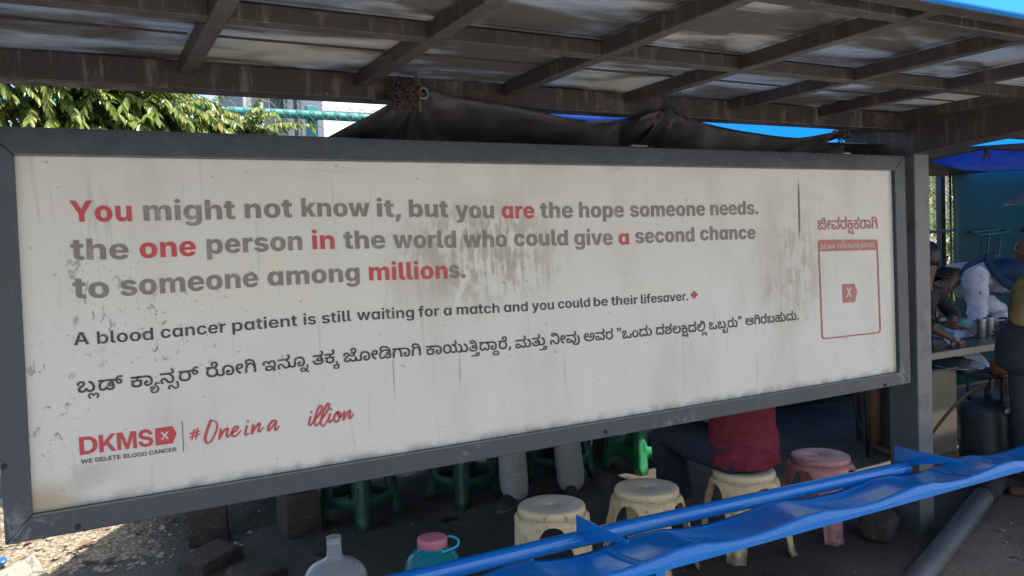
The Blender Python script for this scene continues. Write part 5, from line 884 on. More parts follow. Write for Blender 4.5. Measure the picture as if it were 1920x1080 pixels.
def dup(root, loc, rz, label, mat=None):
    r_ = root.copy(); COL.objects.link(r_); r_.location = loc; r_.rotation_euler = (0, 0, rz); r_['label'] = label
    for ch in list(root.children):
        c = ch.copy(); c.parent = r_; COL.objects.link(c)
        if mat:
            c.data = c.data.copy(); c.data.materials.clear(); c.data.materials.append(mat)
    return r_
s0 = make_stool('plastic_stool', 'dirty cream plastic stool nearest the bench gusset, beside the blue green jar', M_CREAM)
s0.location = (1.819, 0.459, 0); s0.rotation_euler = (0, 0, R(-75))
dup(s0, (2.326, 0.420, 0), R(-113), 'empty cream plastic stool between another cream stool and the person in maroon')
dup(s0, (2.897, 0.362, 0), R(-146), 'cream plastic stool that the person in the maroon shirt sits on')
dup(s0, (3.417, 0.335, 0), R(-124), 'faded pink plastic stool beside the seated person in maroon', M_PINK)

# green stools with rails between straight legs
def m_green(name, c, c2, dirt): return m_plastic(name, c, c2, dirt, c2, 0.6)
M_GREEN = m_green('bright green stool plastic', (0.035, 0.26, 0.10), (0.025, 0.19, 0.085), (0.02, 0.045, 0.03))
M_DKGREEN = m_green('dark green stool plastic', (0.020, 0.085, 0.055), (0.015, 0.062, 0.040), (0.03, 0.03, 0.024))
def make_green(name, label, mat):
    t = thing(name, label, 'stool', (0, 0, 0), 0, 'green stools at the back of the stall')
    H = 0.45
    mb = MB(); n = 4
    seg = []
    def sq(r_, z, m=40):
        out = []
        for k in range(m):
            a = 2 * math.pi * k / m; c_, s_ = math.cos(a), math.sin(a); e = 0.45
            out.append(Vector((r_ * math.copysign(abs(c_) ** e, c_), r_ * math.copysign(abs(s_) ** e, s_), z)))
        return out
    mb.grid([sq(0.02, H - 0.004), sq(0.10, H - 0.003), sq(0.125, H), sq(0.137, H - 0.004), sq(0.142, H - 0.02), sq(0.145, H - 0.055)], True)
    obj('seat', mb, mat, t, smooth=True, solid=0.004, world=False)
    for k in range(4):
        M = Matrix.Rotation(k * math.pi / 2, 4, 'Z')
        rows = []
        for j in range(9):
            z = lerp(H - 0.03, 0.0, j / 8); tt = j / 8; c_ = lerp(0.124, 0.172, tt); w_ = lerp(0.088, 0.070, tt); d_ = 0.012
            if j == 8: c_ += 0.012
            rows.append([Vector((c_ - w_, c_ + d_ - 0.012, z)), Vector((c_ - w_ * 0.55, c_ + d_, z)), Vector((c_ - 0.006, c_ + d_, z)), Vector((c_ + d_ * 0.7, c_ + d_ * 0.7, z)), Vector((c_ + d_, c_ - 0.006, z)), Vector((c_ + d_, c_ - w_ * 0.55, z)), Vector((c_ + d_ - 0.012, c_ - w_, z))])
        mb = MB(); mb.grid(rows); mb.v = [M @ v for v in mb.v]
        obj('leg', mb, mat, t, smooth=True, solid=0.005, world=False)
        c_ = lerp(0.124, 0.172, 0.70) ; zt = 0.175
        top = [Vector((x, c_ + 0.004, zt + 0.07 * abs(x / (c_ - 0.025)) ** 6)) for x in [lerp(-(c_ - 0.025), c_ - 0.025, i / 10) for i in range(11)]]
        rows = [top, [p + Vector((0, 0.004, -0.03)) for p in top], [Vector((p.x, p.y + 0.006, 0.105 - 0.05 * abs(p.x / (c_ - 0.025)) ** 6)) for p in top]]
        mb = MB(); mb.grid(rows); mb.v = [M @ v for v in mb.v]
        obj('rail', mb, mat, t, smooth=True, solid=0.006, world=False)
    return t
g0 = make_green('rail_stool', 'bright green plastic stool with rails, left of the seated person', M_GREEN)
g0.location = (3.395, 1.905, 0); g0.rotation_euler = (0, 0, R(14))
dup(g0, (1.395, 1.965, 0), R(32), 'dark green plastic stool right of the concrete blocks', M_DKGREEN)
dup(g0, (2.085, 1.965, 0), R(14), 'dark green plastic stool just left of the person in pale trousers', M_DKGREEN)
dup(g0, (2.80, 1.98, 0), R(28), 'dark green plastic stool behind the legs in pale trousers', M_DKGREEN)

# ------------------------------------------------------------------ water jug and jar
def m_clear(name, c, rough=0.12, trans=0.8, dusty=(0.55, 0.57, 0.54)):
    t = NT(name)
    d = t.ramp(t.noise(6, 5, 0.6), 0.40, 0.68)
    t.col(t.mix(t.math('MULTIPLY', d, 0.35), c, dusty)); t.rough(t.ramp(t.noise(9, 4), 0.3, 0.7, rough, rough + 0.2))
    t.b.inputs['Transmission Weight'].default_value = trans; t.b.inputs['IOR'].default_value = 1.25
    t.bump(t.noise(10, 3), 0.12)
    return t.m
jug = thing('water_jug', 'empty cloudy clear plastic water jug without a cap', 'water jug', (0.835, 0.505, 0), R(20))
M_JUG = m_clear('cloudy clear plastic', (0.93, 0.96, 0.95), 0.08, 0.84)
prof = [(0.10, 0.0), (0.122, 0.006), (0.128, 0.02), (0.128, 0.07), (0.122, 0.085), (0.128, 0.10), (0.128, 0.16), (0.121, 0.178), (0.128, 0.195), (0.128, 0.262), (0.124, 0.292), (0.112, 0.318), (0.085, 0.340), (0.052, 0.352), (0.034, 0.360), (0.0285, 0.378), (0.0275, 0.405), (0.0275, 0.418), (0.0295, 0.421), (0.0295, 0.425), (0.0275, 0.428), (0.0275, 0.444), (0.0285, 0.447)]
mb = MB(); n = 48; mb.grid([[Vector((r_ * math.cos(2 * math.pi * k / n), r_ * math.sin(2 * math.pi * k / n), z)) for k in range(n)] for r_, z in prof], True)
obj('body', mb, M_JUG, jug, smooth=True, solid=0.0025, sub=1, world=False)
M_YEL = mat_plain('orange label scrap', (0.75, 0.33, 0.02), (0.6, 0.25, 0.02), rough=0.5)
a = atD(634, 1066, 3.02) - Vector((0, 0, 0))
mb = MB()
aa = R(-118 - 20)
for k in range(7):
    da = (random.random() - 0.5) * 0.08; dz = (random.random() - 0.5) * 0.02; s_ = 0.011 if k == 0 else 0.003
    c_ = Vector((0.1195 * math.cos(aa + da), 0.1195 * math.sin(aa + da), 0.308 + dz)) if k else Vector((0.1215 * math.cos(aa), 0.1215 * math.sin(aa), 0.304))
    mb.ball(c_, (s_ * 0.8, s_ * 0.8, s_ * 0.75), 8, 6)
obj('label_scrap', mb, M_YEL, jug, smooth=True, world=False)
jar = thing('plastic_jar', 'squat translucent blue green plastic jar with a pink screw lid and turquoise handle', 'jar', (1.24, 0.47, 0), 0)
t = NT('teal translucent plastic')
t.col(t.mix(t.noise(5, 4), (0.02, 0.42, 0.47), (0.015, 0.33, 0.40))); t.rough(0.16); t.b.inputs['Transmission Weight'].default_value = 0.55; t.b.inputs['IOR'].default_value = 1.3
t.bump(t.noise(14, 3), 0.15); M_TEALP = t.m
prof = [(0.08, 0.0), (0.112, 0.006), (0.124, 0.03), (0.127, 0.09), (0.127, 0.19), (0.124, 0.235), (0.116, 0.268), (0.100, 0.295), (0.080, 0.314), (0.062, 0.323), (0.057, 0.328), (0.057, 0.350)]
mb = MB(); mb.grid([[Vector((r_ * math.cos(2 * math.pi * k / n), r_ * math.sin(2 * math.pi * k / n), z)) for k in range(n)] for r_, z in prof], True)
obj('body', mb, M_TEALP, jar, smooth=True, solid=0.003, sub=1, world=False)
M_LID = mat_plain('pink lid plastic', (0.62, 0.20, 0.25), (0.56, 0.165, 0.22), rough=0.45, sc=12)
mb = MB(); mb.lathe([(0.0, 0.372), (0.054, 0.372), (0.0605, 0.370), (0.0625, 0.366), (0.0635, 0.336), (0.0615, 0.334), (0.055, 0.334)], 60)
obj('lid', mb, M_LID, jar, smooth=True, world=False, bevel=0.0)
M_HAND = mat_plain('turquoise handle plastic', (0.03, 0.50, 0.60), (0.025, 0.44, 0.55), rough=0.35)
mb = MB(); vd = Vector((-0.375, -0.93, 0)); rt_ = Vector((0.88, -0.478, 0)); up_ = Vector((0, 0, 1))
hp = [rt_ * 0.040 + vd * 0.052 + up_ * 0.325, rt_ * 0.062 + vd * 0.040 + up_ * 0.327, rt_ * 0.100 + vd * 0.03 + up_ * 0.338, rt_ * 0.109 + vd * 0.01 + up_ * 0.350, rt_ * 0.104 - vd * 0.01 + up_ * 0.357, rt_ * 0.075 - vd * 0.03 + up_ * 0.360, rt_ * 0.055 - vd * 0.04 + up_ * 0.352]
mb.tube(spline(hp, 4), 0.0055, 8)
ring = [hp[0] + rt_ * (-0.011) + (rt_ * math.cos(q_) + up_ * math.sin(q_)) * 0.011 for q_ in [2 * math.pi * k / 16 for k in range(17)]]
mb.tube(ring, 0.0032, 6)
obj('handle', mb, M_HAND, jar, smooth=True, world=False)

# ------------------------------------------------------------------ concrete blocks
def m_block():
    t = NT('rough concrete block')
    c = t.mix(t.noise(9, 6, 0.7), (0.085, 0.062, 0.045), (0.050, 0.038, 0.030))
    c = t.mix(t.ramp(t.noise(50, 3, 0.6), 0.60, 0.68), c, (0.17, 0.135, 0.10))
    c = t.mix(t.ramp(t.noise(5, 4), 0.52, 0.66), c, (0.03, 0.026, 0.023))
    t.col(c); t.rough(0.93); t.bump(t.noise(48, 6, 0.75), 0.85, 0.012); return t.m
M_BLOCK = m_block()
def block(label, loc, size, rz, seed, tilt=(0, 0), chip=0.012, group='concrete blocks on the ground'):
    bm = bmesh.new(); bmesh.ops.create_cube(bm, size=1)
    bmesh.ops.subdivide_edges(bm, edges=bm.edges, cuts=6, use_grid_fill=True)
    M = Matrix.Rotation(R(tilt[0]), 3, 'X') @ Matrix.Rotation(R(tilt[1]), 3, 'Y')
    vs = []
    for v in bm.verts:
        p = Vector((v.co.x * size[0], v.co.y * size[1], v.co.z * size[2]))
        ed = sum(1 for k in range(3) if abs(v.co[k]) > 0.49)
        k = chip * (0.35 if ed == 1 else 1.0 if ed == 2 else 1.6)
        nn = noise.noise_vector((v.co.x * 3 + seed, v.co.y * 3, v.co.z * 3)) * k
        p -= Vector((v.co.x, v.co.y, v.co.z)) * (k * (0.5 if ed > 1 else 0)) ; p += nn
        p = M @ p; p.z += size[2] / 2
        v.co = p
    me = bpy.data.meshes.new('concrete_block'); bm.to_mesh(me); bm.free(); me.materials.append(M_BLOCK)
    for p in me.polygons: p.use_smooth = True
    o = bpy.data.objects.new('concrete_block', me); COL.objects.link(o); o.location = loc; o.rotation_euler = (0, 0, R(rz))
    m = o.modifiers.new('bevel', 'BEVEL'); m.width = 0.004; m.limit_method = 'ANGLE'; m.angle_limit = R(50)
    tag(o, label, 'concrete block', group); return o
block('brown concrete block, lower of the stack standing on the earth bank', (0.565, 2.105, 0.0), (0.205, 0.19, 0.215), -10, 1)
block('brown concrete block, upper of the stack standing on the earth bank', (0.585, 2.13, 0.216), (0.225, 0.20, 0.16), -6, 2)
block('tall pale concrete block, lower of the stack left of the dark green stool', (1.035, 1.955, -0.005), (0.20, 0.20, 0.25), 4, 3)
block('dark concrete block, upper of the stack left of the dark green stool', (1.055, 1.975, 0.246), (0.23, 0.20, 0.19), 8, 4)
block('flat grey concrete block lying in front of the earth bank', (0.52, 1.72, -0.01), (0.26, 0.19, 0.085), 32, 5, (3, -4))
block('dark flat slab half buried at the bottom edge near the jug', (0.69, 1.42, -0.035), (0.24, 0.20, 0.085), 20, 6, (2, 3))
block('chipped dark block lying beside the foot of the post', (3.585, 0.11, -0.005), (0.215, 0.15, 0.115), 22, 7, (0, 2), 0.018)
# brick rubble behind the post foot
block('small broken lump of concrete behind the pink stool', (3.72, 0.52, -0.01), (0.16, 0.10, 0.06), 50, 8, (8, 3), 0.02)

# ------------------------------------------------------------------ grey drain pipe on the ground
pipe = thing('drain_pipe', 'thick dark grey drain pipe running along the ground past the post', 'pipe', (4.0, -0.2, 0))
M_PIPE = mat_plain('grey pipe plastic', (0.060, 0.066, 0.076), (0.045, 0.050, 0.058), rough=0.5, sc=4, dirt=(0.06, 0.055, 0.048), dsc=8)
mb = MB(); mb.tube([Vector((2.75, -0.56, 0.05)), Vector((3.37, -0.33, 0.05)), Vector((4.3, 0.025, 0.052)), Vector((4.55, 0.12, 0.055))], 0.055, 24); obj('pipe', mb, M_PIPE, pipe, smooth=True)
M_RUB = mat_plain('black rubber', (0.02, 0.02, 0.021), (0.014, 0.014, 0.015), rough=0.75, sc=9)
mb = MB(); mb.tube(spline([(4.50, 0.10, 0.055), (4.62, 0.147, 0.056), (4.72, 0.18, 0.065), (4.80, 0.17, 0.06), (4.86, 0.08, 0.03), (4.9, -0.02, 0.0)], 5), 0.066, 20); obj('elbow', mb, M_RUB, pipe, smooth=True)
mb = MB()
for k in range(3): mb.tube([Vector((4.43 + k * 0.022, 0.075 + k * 0.008, 0.055)), Vector((4.443 + k * 0.022, 0.080 + k * 0.008, 0.055))], 0.0625, 20)
obj('coupling', mb, M_RUB, pipe, smooth=True)

# ------------------------------------------------------------------ litter
def m_news():
    t = NT('newsprint')
    c = t.mix(t.noise(5, 4), (0.36, 0.33, 0.27), (0.29, 0.26, 0.20))
    pat = t.ramp(t.noise(1.0, 3, 0.6, t.scale(30, 8, 1)), 0.56, 0.60)
    c = t.mix(t.math('MULTIPLY', pat, 0.6), c, (0.10, 0.09, 0.085))
    c = t.mix(t.ramp(t.noise(4.2, 3), 0.60, 0.66), c, (0.42, 0.19, 0.04))
    c = t.mix(t.ramp(t.noise(6, 3, 0.5, t.scale(1, 1, 1, (3, 2, 0))), 0.64, 0.69), c, (0.35, 0.03, 0.03))
    t.col(c); t.rough(0.9); return t.m
M_NEWS = m_news()
def sheet_on(name, c4, mat, amp, seed, nx=14, lift=0.02):
    mb = MB(); a, b, c, d = [Vector(p) for p in c4]; rows = []
    for i in range(nx + 1):
        row = []
        for j in range(nx + 1):
            u, v = i / nx, j / nx
            p = (a * (1 - u) + b * u) * (1 - v) + (d * (1 - u) + c * u) * v
            p.z = max(bank_z(p.x, p.y), gz(p.x, p.y)) + lift + amp * noise.noise((p.x * 9 + seed, p.y * 9, seed)) + amp * 0.5 * noise.noise((p.x * 23 + seed, p.y * 23, seed))
            row.append(p)
        rows.append(row)
    mb.grid(rows); return obj(name, mb, mat, None, smooth=True, solid=0.0012)
o = sheet_on('newspaper', [onZ(-60, 1085, .05), onZ(118, 1092, .05), onZ(62, 1043, .05), onZ(-20, 1075, .05)], M_NEWS, 0.020, 3, lift=0.03)
tag(o, 'crumpled sheet of newspaper lying in the sun on the gravel', 'newspaper')
mb = MB(); c_ = onZ(4, 1053, 0.06); mb.lathe([(0.0, 0.012), (0.020, 0.012), (0.0225, 0.009), (0.0225, 0.0), (0.019, 0.0), (0.019, 0.008), (0.0, 0.008)], 24)
T = Matrix.Translation(c_) @ Matrix.Rotation(R(25), 4, 'X'); mb.v = [T @ v for v in mb.v]
tag(obj('bottle_cap', mb, mat_plain('blue cap plastic', (0.02, 0.16, 0.62), rough=0.35), smooth=True), 'small blue plastic bottle cap on the sunny gravel', 'bottle cap')
M_PAPER = mat_plain('crumpled white paper', (0.52, 0.52, 0.52), (0.4, 0.4, 0.41), rough=0.85)
o = sheet_on('paper_scrap', [onZ(434, 1028, 0), onZ(452, 1033, 0), onZ(460, 1020, 0), onZ(440, 1018, 0)], M_PAPER, 0.022, 9, 9, 0.012); tag(o, 'crumpled scrap of white paper between the two block stacks', 'paper scrap')
o = sheet_on('paper_scrap', [onZ(899, 910, 0), onZ(907, 912, 0), onZ(911, 907, 0), onZ(903, 906, 0)], M_PAPER, 0.008, 5, 6, 0.006); tag(o, 'tiny pale scrap beneath the dark green stool left of the trousers', 'paper scrap')
mb = MB(); rnd = random.Random(31)                      # grit, chips and scraps trodden into the ground
for i in range(900):
    x = rnd.uniform(0.5, 5.2); y = rnd.uniform(-0.5, 2.5)
    s = rnd.choice([0.003, 0.004, 0.005, 0.007, 0.011]) * rnd.uniform(0.7, 1.4); b = len(mb.v)
    mb.ball((x, y, gz(x, y) + s * 0.2), (s * rnd.uniform(0.8, 1.6), s * rnd.uniform(0.8, 1.5), s * rnd.uniform(0.3, 0.8)), 5, 3)
    for k in range(b, len(mb.v)): mb.v[k] += Vector((rnd.uniform(-1, 1), rnd.uniform(-1, 1), rnd.uniform(-1, 1))) * s * 0.25
o = obj('ground_grit', mb, mat_plain('grit', (0.17, 0.155, 0.135), (0.06, 0.052, 0.045), rough=0.9, sc=25)); o['kind'] = 'stuff'; tag(o, 'grit and small chips trodden into the dark ground under the bench', 'grit')
# dry leaves caught along the foot of the fence
mb = MB(); rnd = random.Random(11)
for i in range(150):
    x = rnd.uniform(-1.0, 0.7); y = rnd.uniform(2.45, 2.8) if rnd.random() < 0.7 else rnd.uniform(2.0, 2.6); z = max(bank_z(x, y), 0) + rnd.uniform(0.008, 0.03)
    a = rnd.uniform(0, 6.28); L_ = rnd.uniform(0.025, 0.055); w_ = L_ * 0.3
    d = Vector((math.cos(a), math.sin(a), rnd.uniform(-0.3, 0.3))); e = Vector((-math.sin(a), math.cos(a), rnd.uniform(-0.4, 0.4)))
    c_ = Vector((x, y, z)); mb.add([c_ - d * L_, c_ + e * w_, c_ + d * L_, c_ - e * w_ + Vector((0, 0, 0.008))], [(0, 1, 2), (0, 2, 3)])
o = obj('dry_leaves', mb, mat_plain('dry leaf', (0.26, 0.17, 0.09), (0.16, 0.10, 0.05), rough=0.8, sc=14)); o['kind'] = 'stuff'; tag(o, 'dry brown leaves caught along the foot of the wire fence', 'dry leaves')

# ------------------------------------------------------------------ tarpaulins over the stall
def m_tarp(name, c, c2, stain, trans=None, tcol=(0.02, 0.10, 0.4), rough=0.6):
    t = NT(name)
    k = t.mix(t.noise(3, 6, 0.65), c, c2)
    k = t.mix(t.math('MULTIPLY', t.ramp(t.noise(4.5, 5, 0.7), 0.55, 0.72), 0.7), k, stain)
    k = t.mix(t.math('MULTIPLY', t.ramp(t.noise(38, 4, 0.7), 0.68, 0.74), 0.6), k, (0.16, 0.15, 0.135))
    t.col(k); t.rough(t.ramp(t.noise(7, 4), 0.3, 0.7, rough - 0.15, rough + 0.12))
    t.bump(t.math('ADD', t.noise(6, 5, 0.6, None, 0.6), t.math('MULTIPLY', t.noise(30, 4), 0.25)), 0.55, 0.02)
    if trans:
        tr = t.n('ShaderNodeBsdfTranslucent'); tr.inputs['Color'].default_value = (*tcol, 1)
        mx = t.n('ShaderNodeMixShader'); mx.inputs[0].default_value = trans
        t.l(t.b.outputs[0], mx.inputs[1]); t.l(tr.outputs[0], mx.inputs[2]); t.l(mx.outputs[0], t.out.inputs['Surface'])
    return t.m
M_TARP = m_tarp('sooty black tarpaulin', (0.028, 0.025, 0.025), (0.017, 0.016, 0.017), (0.055, 0.041, 0.029))
M_TARPB = m_tarp('blue tarpaulin', (0.012, 0.075, 0.36), (0.010, 0.06, 0.30), (0.03, 0.08, 0.22), 0.65, (0.10, 0.50, 0.92), 0.5)
M_TARPD = m_tarp('faded blue tarpaulin underside', (0.016, 0.115, 0.50), (0.012, 0.09, 0.42), (0.04, 0.10, 0.28), 0.45, (0.015, 0.20, 0.72), 0.5)
def P1(x, y, Y=None): return onY(x, y, (-0.03 if y < 224 else 0.10) if Y is None else Y)
# front valance hung along the back beam: edge points in order, tied up at the knots
TOP1 = [P1(*p) for p in ((598,266),(650,238),(700,212),(738,190),(772,176),(790,170),(842,180),(900,190),(950,198),(1010,210),(1060,221),(1110,226),(1160,224),(1205,216),(1243,207),(1262,203))]
TOP2 = [P1(*p) for p in ((1236,212),(1252,206),(1262,203),(1285,217),(1325,231),(1380,243),(1440,253),(1495,258),(1540,252),(1570,246),(1582,244))]
KN = [0.5 * (P1(772, 176) + P1(790, 170)), P1(1254, 200), P1(1580, 240)]
def valance(name, TOP, zb, mat, label, seed, fold=0.02, kn=KN):
    E = spline(TOP, 10); rows = []
    for p in E:
        row = []
        for j in range(15):
            v = j / 14
            z = lerp(p.z, zb if not callable(zb) else zb(p.x), v)
            q = Vector((p.x, p.y, z))
            yo = 0
            for k in kn:                                        # gathers fanning out of the knots
                d = Vector((q.x - k.x, 0, q.z - k.z)); L_ = d.length; an = math.atan2(d.x, -d.z)
                yo += 0.022 * math.sin(an * 13 + seed) * math.exp(-((L_ - 0.06) / 0.11) ** 2)
            yo += fold * noise.noise((q.x * 2.6, q.z * 7, seed)) + fold * 0.4 * noise.noise((q.x * 9, q.z * 12, seed))
            q.y = lerp(p.y, 0.125, ease(0.0, 0.55, v)) + yo * 0.8
            row.append(q)
        rows.append(row)
    mb = MB(); mb.grid(rows)
    o = obj(name, mb, mat, None, smooth=True, solid=0.002)
    return o
o = valance('dark_tarpaulin', TOP1, 1.86, M_TARP, '', 2.0); tag(o, 'sooty black tarpaulin tied up in a knot and sagging over the hoarding', 'tarpaulin')
o = valance('dark_tarpaulin', TOP2, lambda x: 1.86 if x < 3.0 else lerp(1.90, 2.05, min(1, (x - 3.0) / 0.35)), M_TARP, '', 5.0); tag(o, 'smaller black tarpaulin tied to the beam near the grey post', 'tarpaulin')
# second layer with its blue face showing in the slit above the black one
TB = [P1(*p, 0.20) for p in ((880,187),(930,192),(1000,199),(1060,207),(1120,211),(1180,208),(1240,199),(1250,198))]
E = spline(TB, 8); rows = [[p + Vector((0, 0.004 * k, 0)) - Vector((0, 0, 0.0 + 0.03 * k)) for k in range(5)] for p in E]
mb = MB(); mb.grid(rows); tag(obj('blue_sheet', mb, M_TARPD, None, smooth=True, solid=0.002), 'folded blue plastic sheet peeping out above the black tarpaulin', 'plastic sheet')
# unseen black overhead cover, its left edge shaped to shade stall and ground
def sagz(x, y): return 2.085 - 0.10 * math.sin(min(1, max(0, (x - 0.1) / 7)) * math.pi * 5) ** 2 * ease(0.1, 0.8, y) - 0.03 * ease(0.3, 1.4, y) + 0.03 * noise.noise((x * 1.4, y * 1.4, 9))
rows = []
for i in range(91):
    x = 0.0 + i * 0.045
    row = []
    for j in range(25):
        y = 0.16 + j * 0.103
        x0 = interp([(0.16, 0.80), (0.55, 0.30), (0.95, 0.05), (1.45, 0.42), (1.95, 0.79), (3.0, 0.80)], y)
        xx = lerp(x0, 4.15, i / 90)
        z = sagz(xx, y)
        if xx < 1.2: z = lerp(min(z, 1.90 + 0.035 * y), z, ease(0.6, 1.2, xx))
        if y < 0.3: z = min(z, 2.03)
        row.append(Vector((xx, y, z)))
    rows.append(row)
mb = MB(); mb.grid(rows)
mb.f = [f_ for f_ in mb.f if not (3.72 < sum(mb.v[i].x for i in f_) / 4 < 4.02 and 0.80 < sum(mb.v[i].y for i in f_) / 4 < 1.10)]   # unseen hole cut to throw a sun patch on the ground
tag(obj('shade_cover', mb, M_TARP, None, smooth=True, solid=0.003), 'wide black tarpaulin, unseen overhead, added to shade the stall behind the hoarding', 'tarpaulin')
# sunlit blue tarpaulin further back and to the right
rows = []
for i in range(70):
    x = 2.3 + i * 0.13
    rows.append([Vector((x, y, 2.35 + 0.08 * (y - 1.2) - 0.05 * math.sin(x * 2.1) ** 2 + 0.02 * noise.noise((x * 2, y * 2, 4)))) for y in [0.94 + 0.114 * j for j in range(20)]])
mb = MB(); mb.grid(rows); tag(obj('blue_tarpaulin', mb, M_TARPB, None, smooth=True, solid=0.002), 'bright blue tarpaulin lit by the sun from above, behind the black one', 'tarpaulin')
# blue flap hanging at the right of the post
rows = []
for i in range(41):
    u = i / 40
    px = lerp(1700, 2010, u)
    top = onY(px, interp([(1700, 288), (1748, 286), (1800, 282), (1850, 278), (1920, 274), (2010, 268)], px), 1.15)
    bot = onY(px, interp([(1700, 296), (1748, 303), (1775, 312), (1800, 319), (1850, 322), (1920, 320), (2010, 315)], px), 1.30)
    rows.append([top.lerp(bot, v) + Vector((0, 0.03 * math.sin(v * 3.14), 0.0)) + Vector((0, 0.02, 0.004)) * noise.noise((u * 7, v * 3, 3)) for v in [k / 10 for k in range(11)]])
mb = MB(); mb.grid(rows); tag(obj('blue_flap', mb, M_TARPD, None, smooth=True, solid=0.002), 'sagging edge of a blue tarpaulin to the right of the grey post', 'tarpaulin')
rows = []
for i in range(31):
    px = lerp(1700, 2010, i / 30)
    t_ = onY(px, interp([(1700, 275), (1748, 278), (1793, 276), (1860, 272), (1920, 268), (2010, 262)], px), 1.10); b_ = onY(px, interp([(1700, 300), (1748, 301), (1800, 289), (1850, 280), (1920, 284), (2010, 288)], px), 1.12)
    rows.append([t_.lerp(b_, v) + Vector((0, -0.02 * math.sin(v * 3.14) + 0.012 * noise.noise((px * 0.05, v * 4, 1)), 0)) for v in [k / 6 for k in range(7)]])
mb = MB(); mb.grid(rows); tag(obj('dark_hem', mb, M_TARP, None, smooth=True, solid=0.002), 'dark rolled hem of cloth above the blue flap right of the post', 'cloth')
# unseen black cover added to shade the cooking end of the stall
rows = []
for i in range(50):
    x = 4.15 + i * 0.14
    rows.append([Vector((x, y, 2.42 + 0.05 * noise.noise((x, y, 2)) + 0.03 * (y - 0.8) - 0.1 * ease(0.6, 0.1, y))) for y in [0.10 + 0.0725 * j for j in range(13)]])
mb = MB(); mb.grid(rows); tag(obj('shade_cover', mb, M_TARP, None, smooth=True, solid=0.003), 'unseen dark sheet added overhead to shade the cooking end at the right', 'tarpaulin')

rows = [[Vector((4.16 + 0.2 * i, y, 2.165 + 0.02 * noise.noise((i * 0.6, y * 2, 3)))) for y in [1.45 + 0.14 * j for j in range(10)]] for i in range(21)]  # unseen sheet added to block light from the blue tarpaulin
mb = MB(); mb.grid(rows); tag(obj('inner_light_block', mb, M_TARP, None, smooth=True, solid=0.003), 'unseen black sheet added low overhead to keep blue light off the cooking end', 'tarpaulin')
# knots, rag bundle, cord
def fuzz(mb, c, r, n, seed, rad=0.0022, k=7):
    rn = random.Random(seed)
    for i in range(n):
        a = Vector((rn.gauss(0, 1), rn.gauss(0, 1), rn.gauss(0, 1))).normalized() * r * rn.uniform(0.2, 0.8); p = Vector(c) + a; L_ = [p]
        d = Vector((rn.gauss(0, 1), rn.gauss(0, 1), rn.gauss(0, 1))).normalized()
        for j in range(k):
            d = (d + Vector((rn.gauss(0, 1), rn.gauss(0, 1), rn.gauss(0, 1))) * 0.35).normalized()
            if (L_[-1] - Vector(c)).length > r: d = (d - (L_[-1] - Vector(c)).normalized() * 0.9).normalized()
            L_.append(L_[-1] + d * r * 0.32)
        mb.tube(spline(L_, 3), rad, 4, False)
M_RAG = mat_plain('frayed grey rag', (0.075, 0.063, 0.06), (0.028, 0.024, 0.024), rough=0.9, sc=40)
M_RAGR = mat_plain('red string', (0.22, 0.03, 0.03), (0.12, 0.02, 0.02), rough=0.8, sc=40)
k1 = thing('rag_bundle', 'frayed bundle of rags knotted to the beam above the black tarpaulin', 'rag bundle', P1(755, 178, 0.06))
c_ = P1(757, 178, -0.05); mb = MB(); fuzz(mb, c_, 0.050, 190, 4, 0.0013, 4); obj('rags', mb, M_RAG, k1, smooth=True)
mb = MB(); fuzz(mb, c_ + Vector((0.025, -0.02, 0.004)), 0.025, 9, 8, 0.0025); obj('red_string', mb, M_RAGR, k1, smooth=True)
mb = MB(); c2_ = P1(793, 175, -0.06); mb.tube([c2_ + Vector((0.016 * math.cos(a), -0.004, 0.018 * math.sin(a))) for a in [2 * math.pi * k / 20 for k in range(21)]], 0.004, 8)
mb.lathe([(0.0, 0.0), (0.014, 0.001)], 16, (0, 0, 0)); n_ = 32
mb.v = mb.v[:-n_] + [Vector((v.x, -v.z, v.y)) + c2_ for v in mb.v[-n_:]]
obj('metal_ring', mb, mat_plain('dull ring metal', (0.16, 0.17, 0.2), rough=0.4), k1, smooth=True)
M_CORD = mat_plain('dirty cord', (0.10, 0.095, 0.07), (0.06, 0.058, 0.045), rough=0.85, sc=60)
mb = MB(); yy = -0.04
L_ = [onZ(772, 43, 2.165), P1(776, 70, -0.32), P1(779, 88, -0.22), P1(783, 115, -0.10), P1(782, 140, -0.05), P1(787, 165, -0.05), P1(787, 190, -0.05), P1(788, 208, -0.03)]
mb.tube(spline(L_, 6), 0.006, 6)
L2 = [P1(777, 82, -0.24), P1(774, 92, -0.2), P1(778, 100, -0.18), P1(777, 130, -0.08), P1(779, 155, -0.06), P1(785, 185, -0.06)]
mb.tube(spline(L2, 6), 0.003, 6)
tag(obj('cord', mb, M_CORD, None, smooth=True), 'knotted cord hanging from the roof down to the black tarpaulin', 'cord')
mb = MB(); fuzz(mb, P1(1270, 185, -0.05), 0.055, 16, 21, 0.0012, 6); fuzz(mb, P1(1290, 160, -0.02), 0.07, 9, 22, 0.0010, 7)
tag(obj('wire_tangle', mb, mat_plain('old binding wire', (0.08, 0.08, 0.085), rough=0.6), None, smooth=True), 'loose tangle of thin wire where the smaller tarpaulin is tied to the beam', 'wire')
mb = MB(); fuzz(mb, P1(1577, 248, 0.14), 0.04, 26, 31, 0.003)
tag(obj('cloth_knot', mb, M_RAG, None, smooth=True), 'dark frayed knot at the right end of the smaller black tarpaulin', 'knot')
mb = MB()
c_ = onY(1848, 283, 1.06)
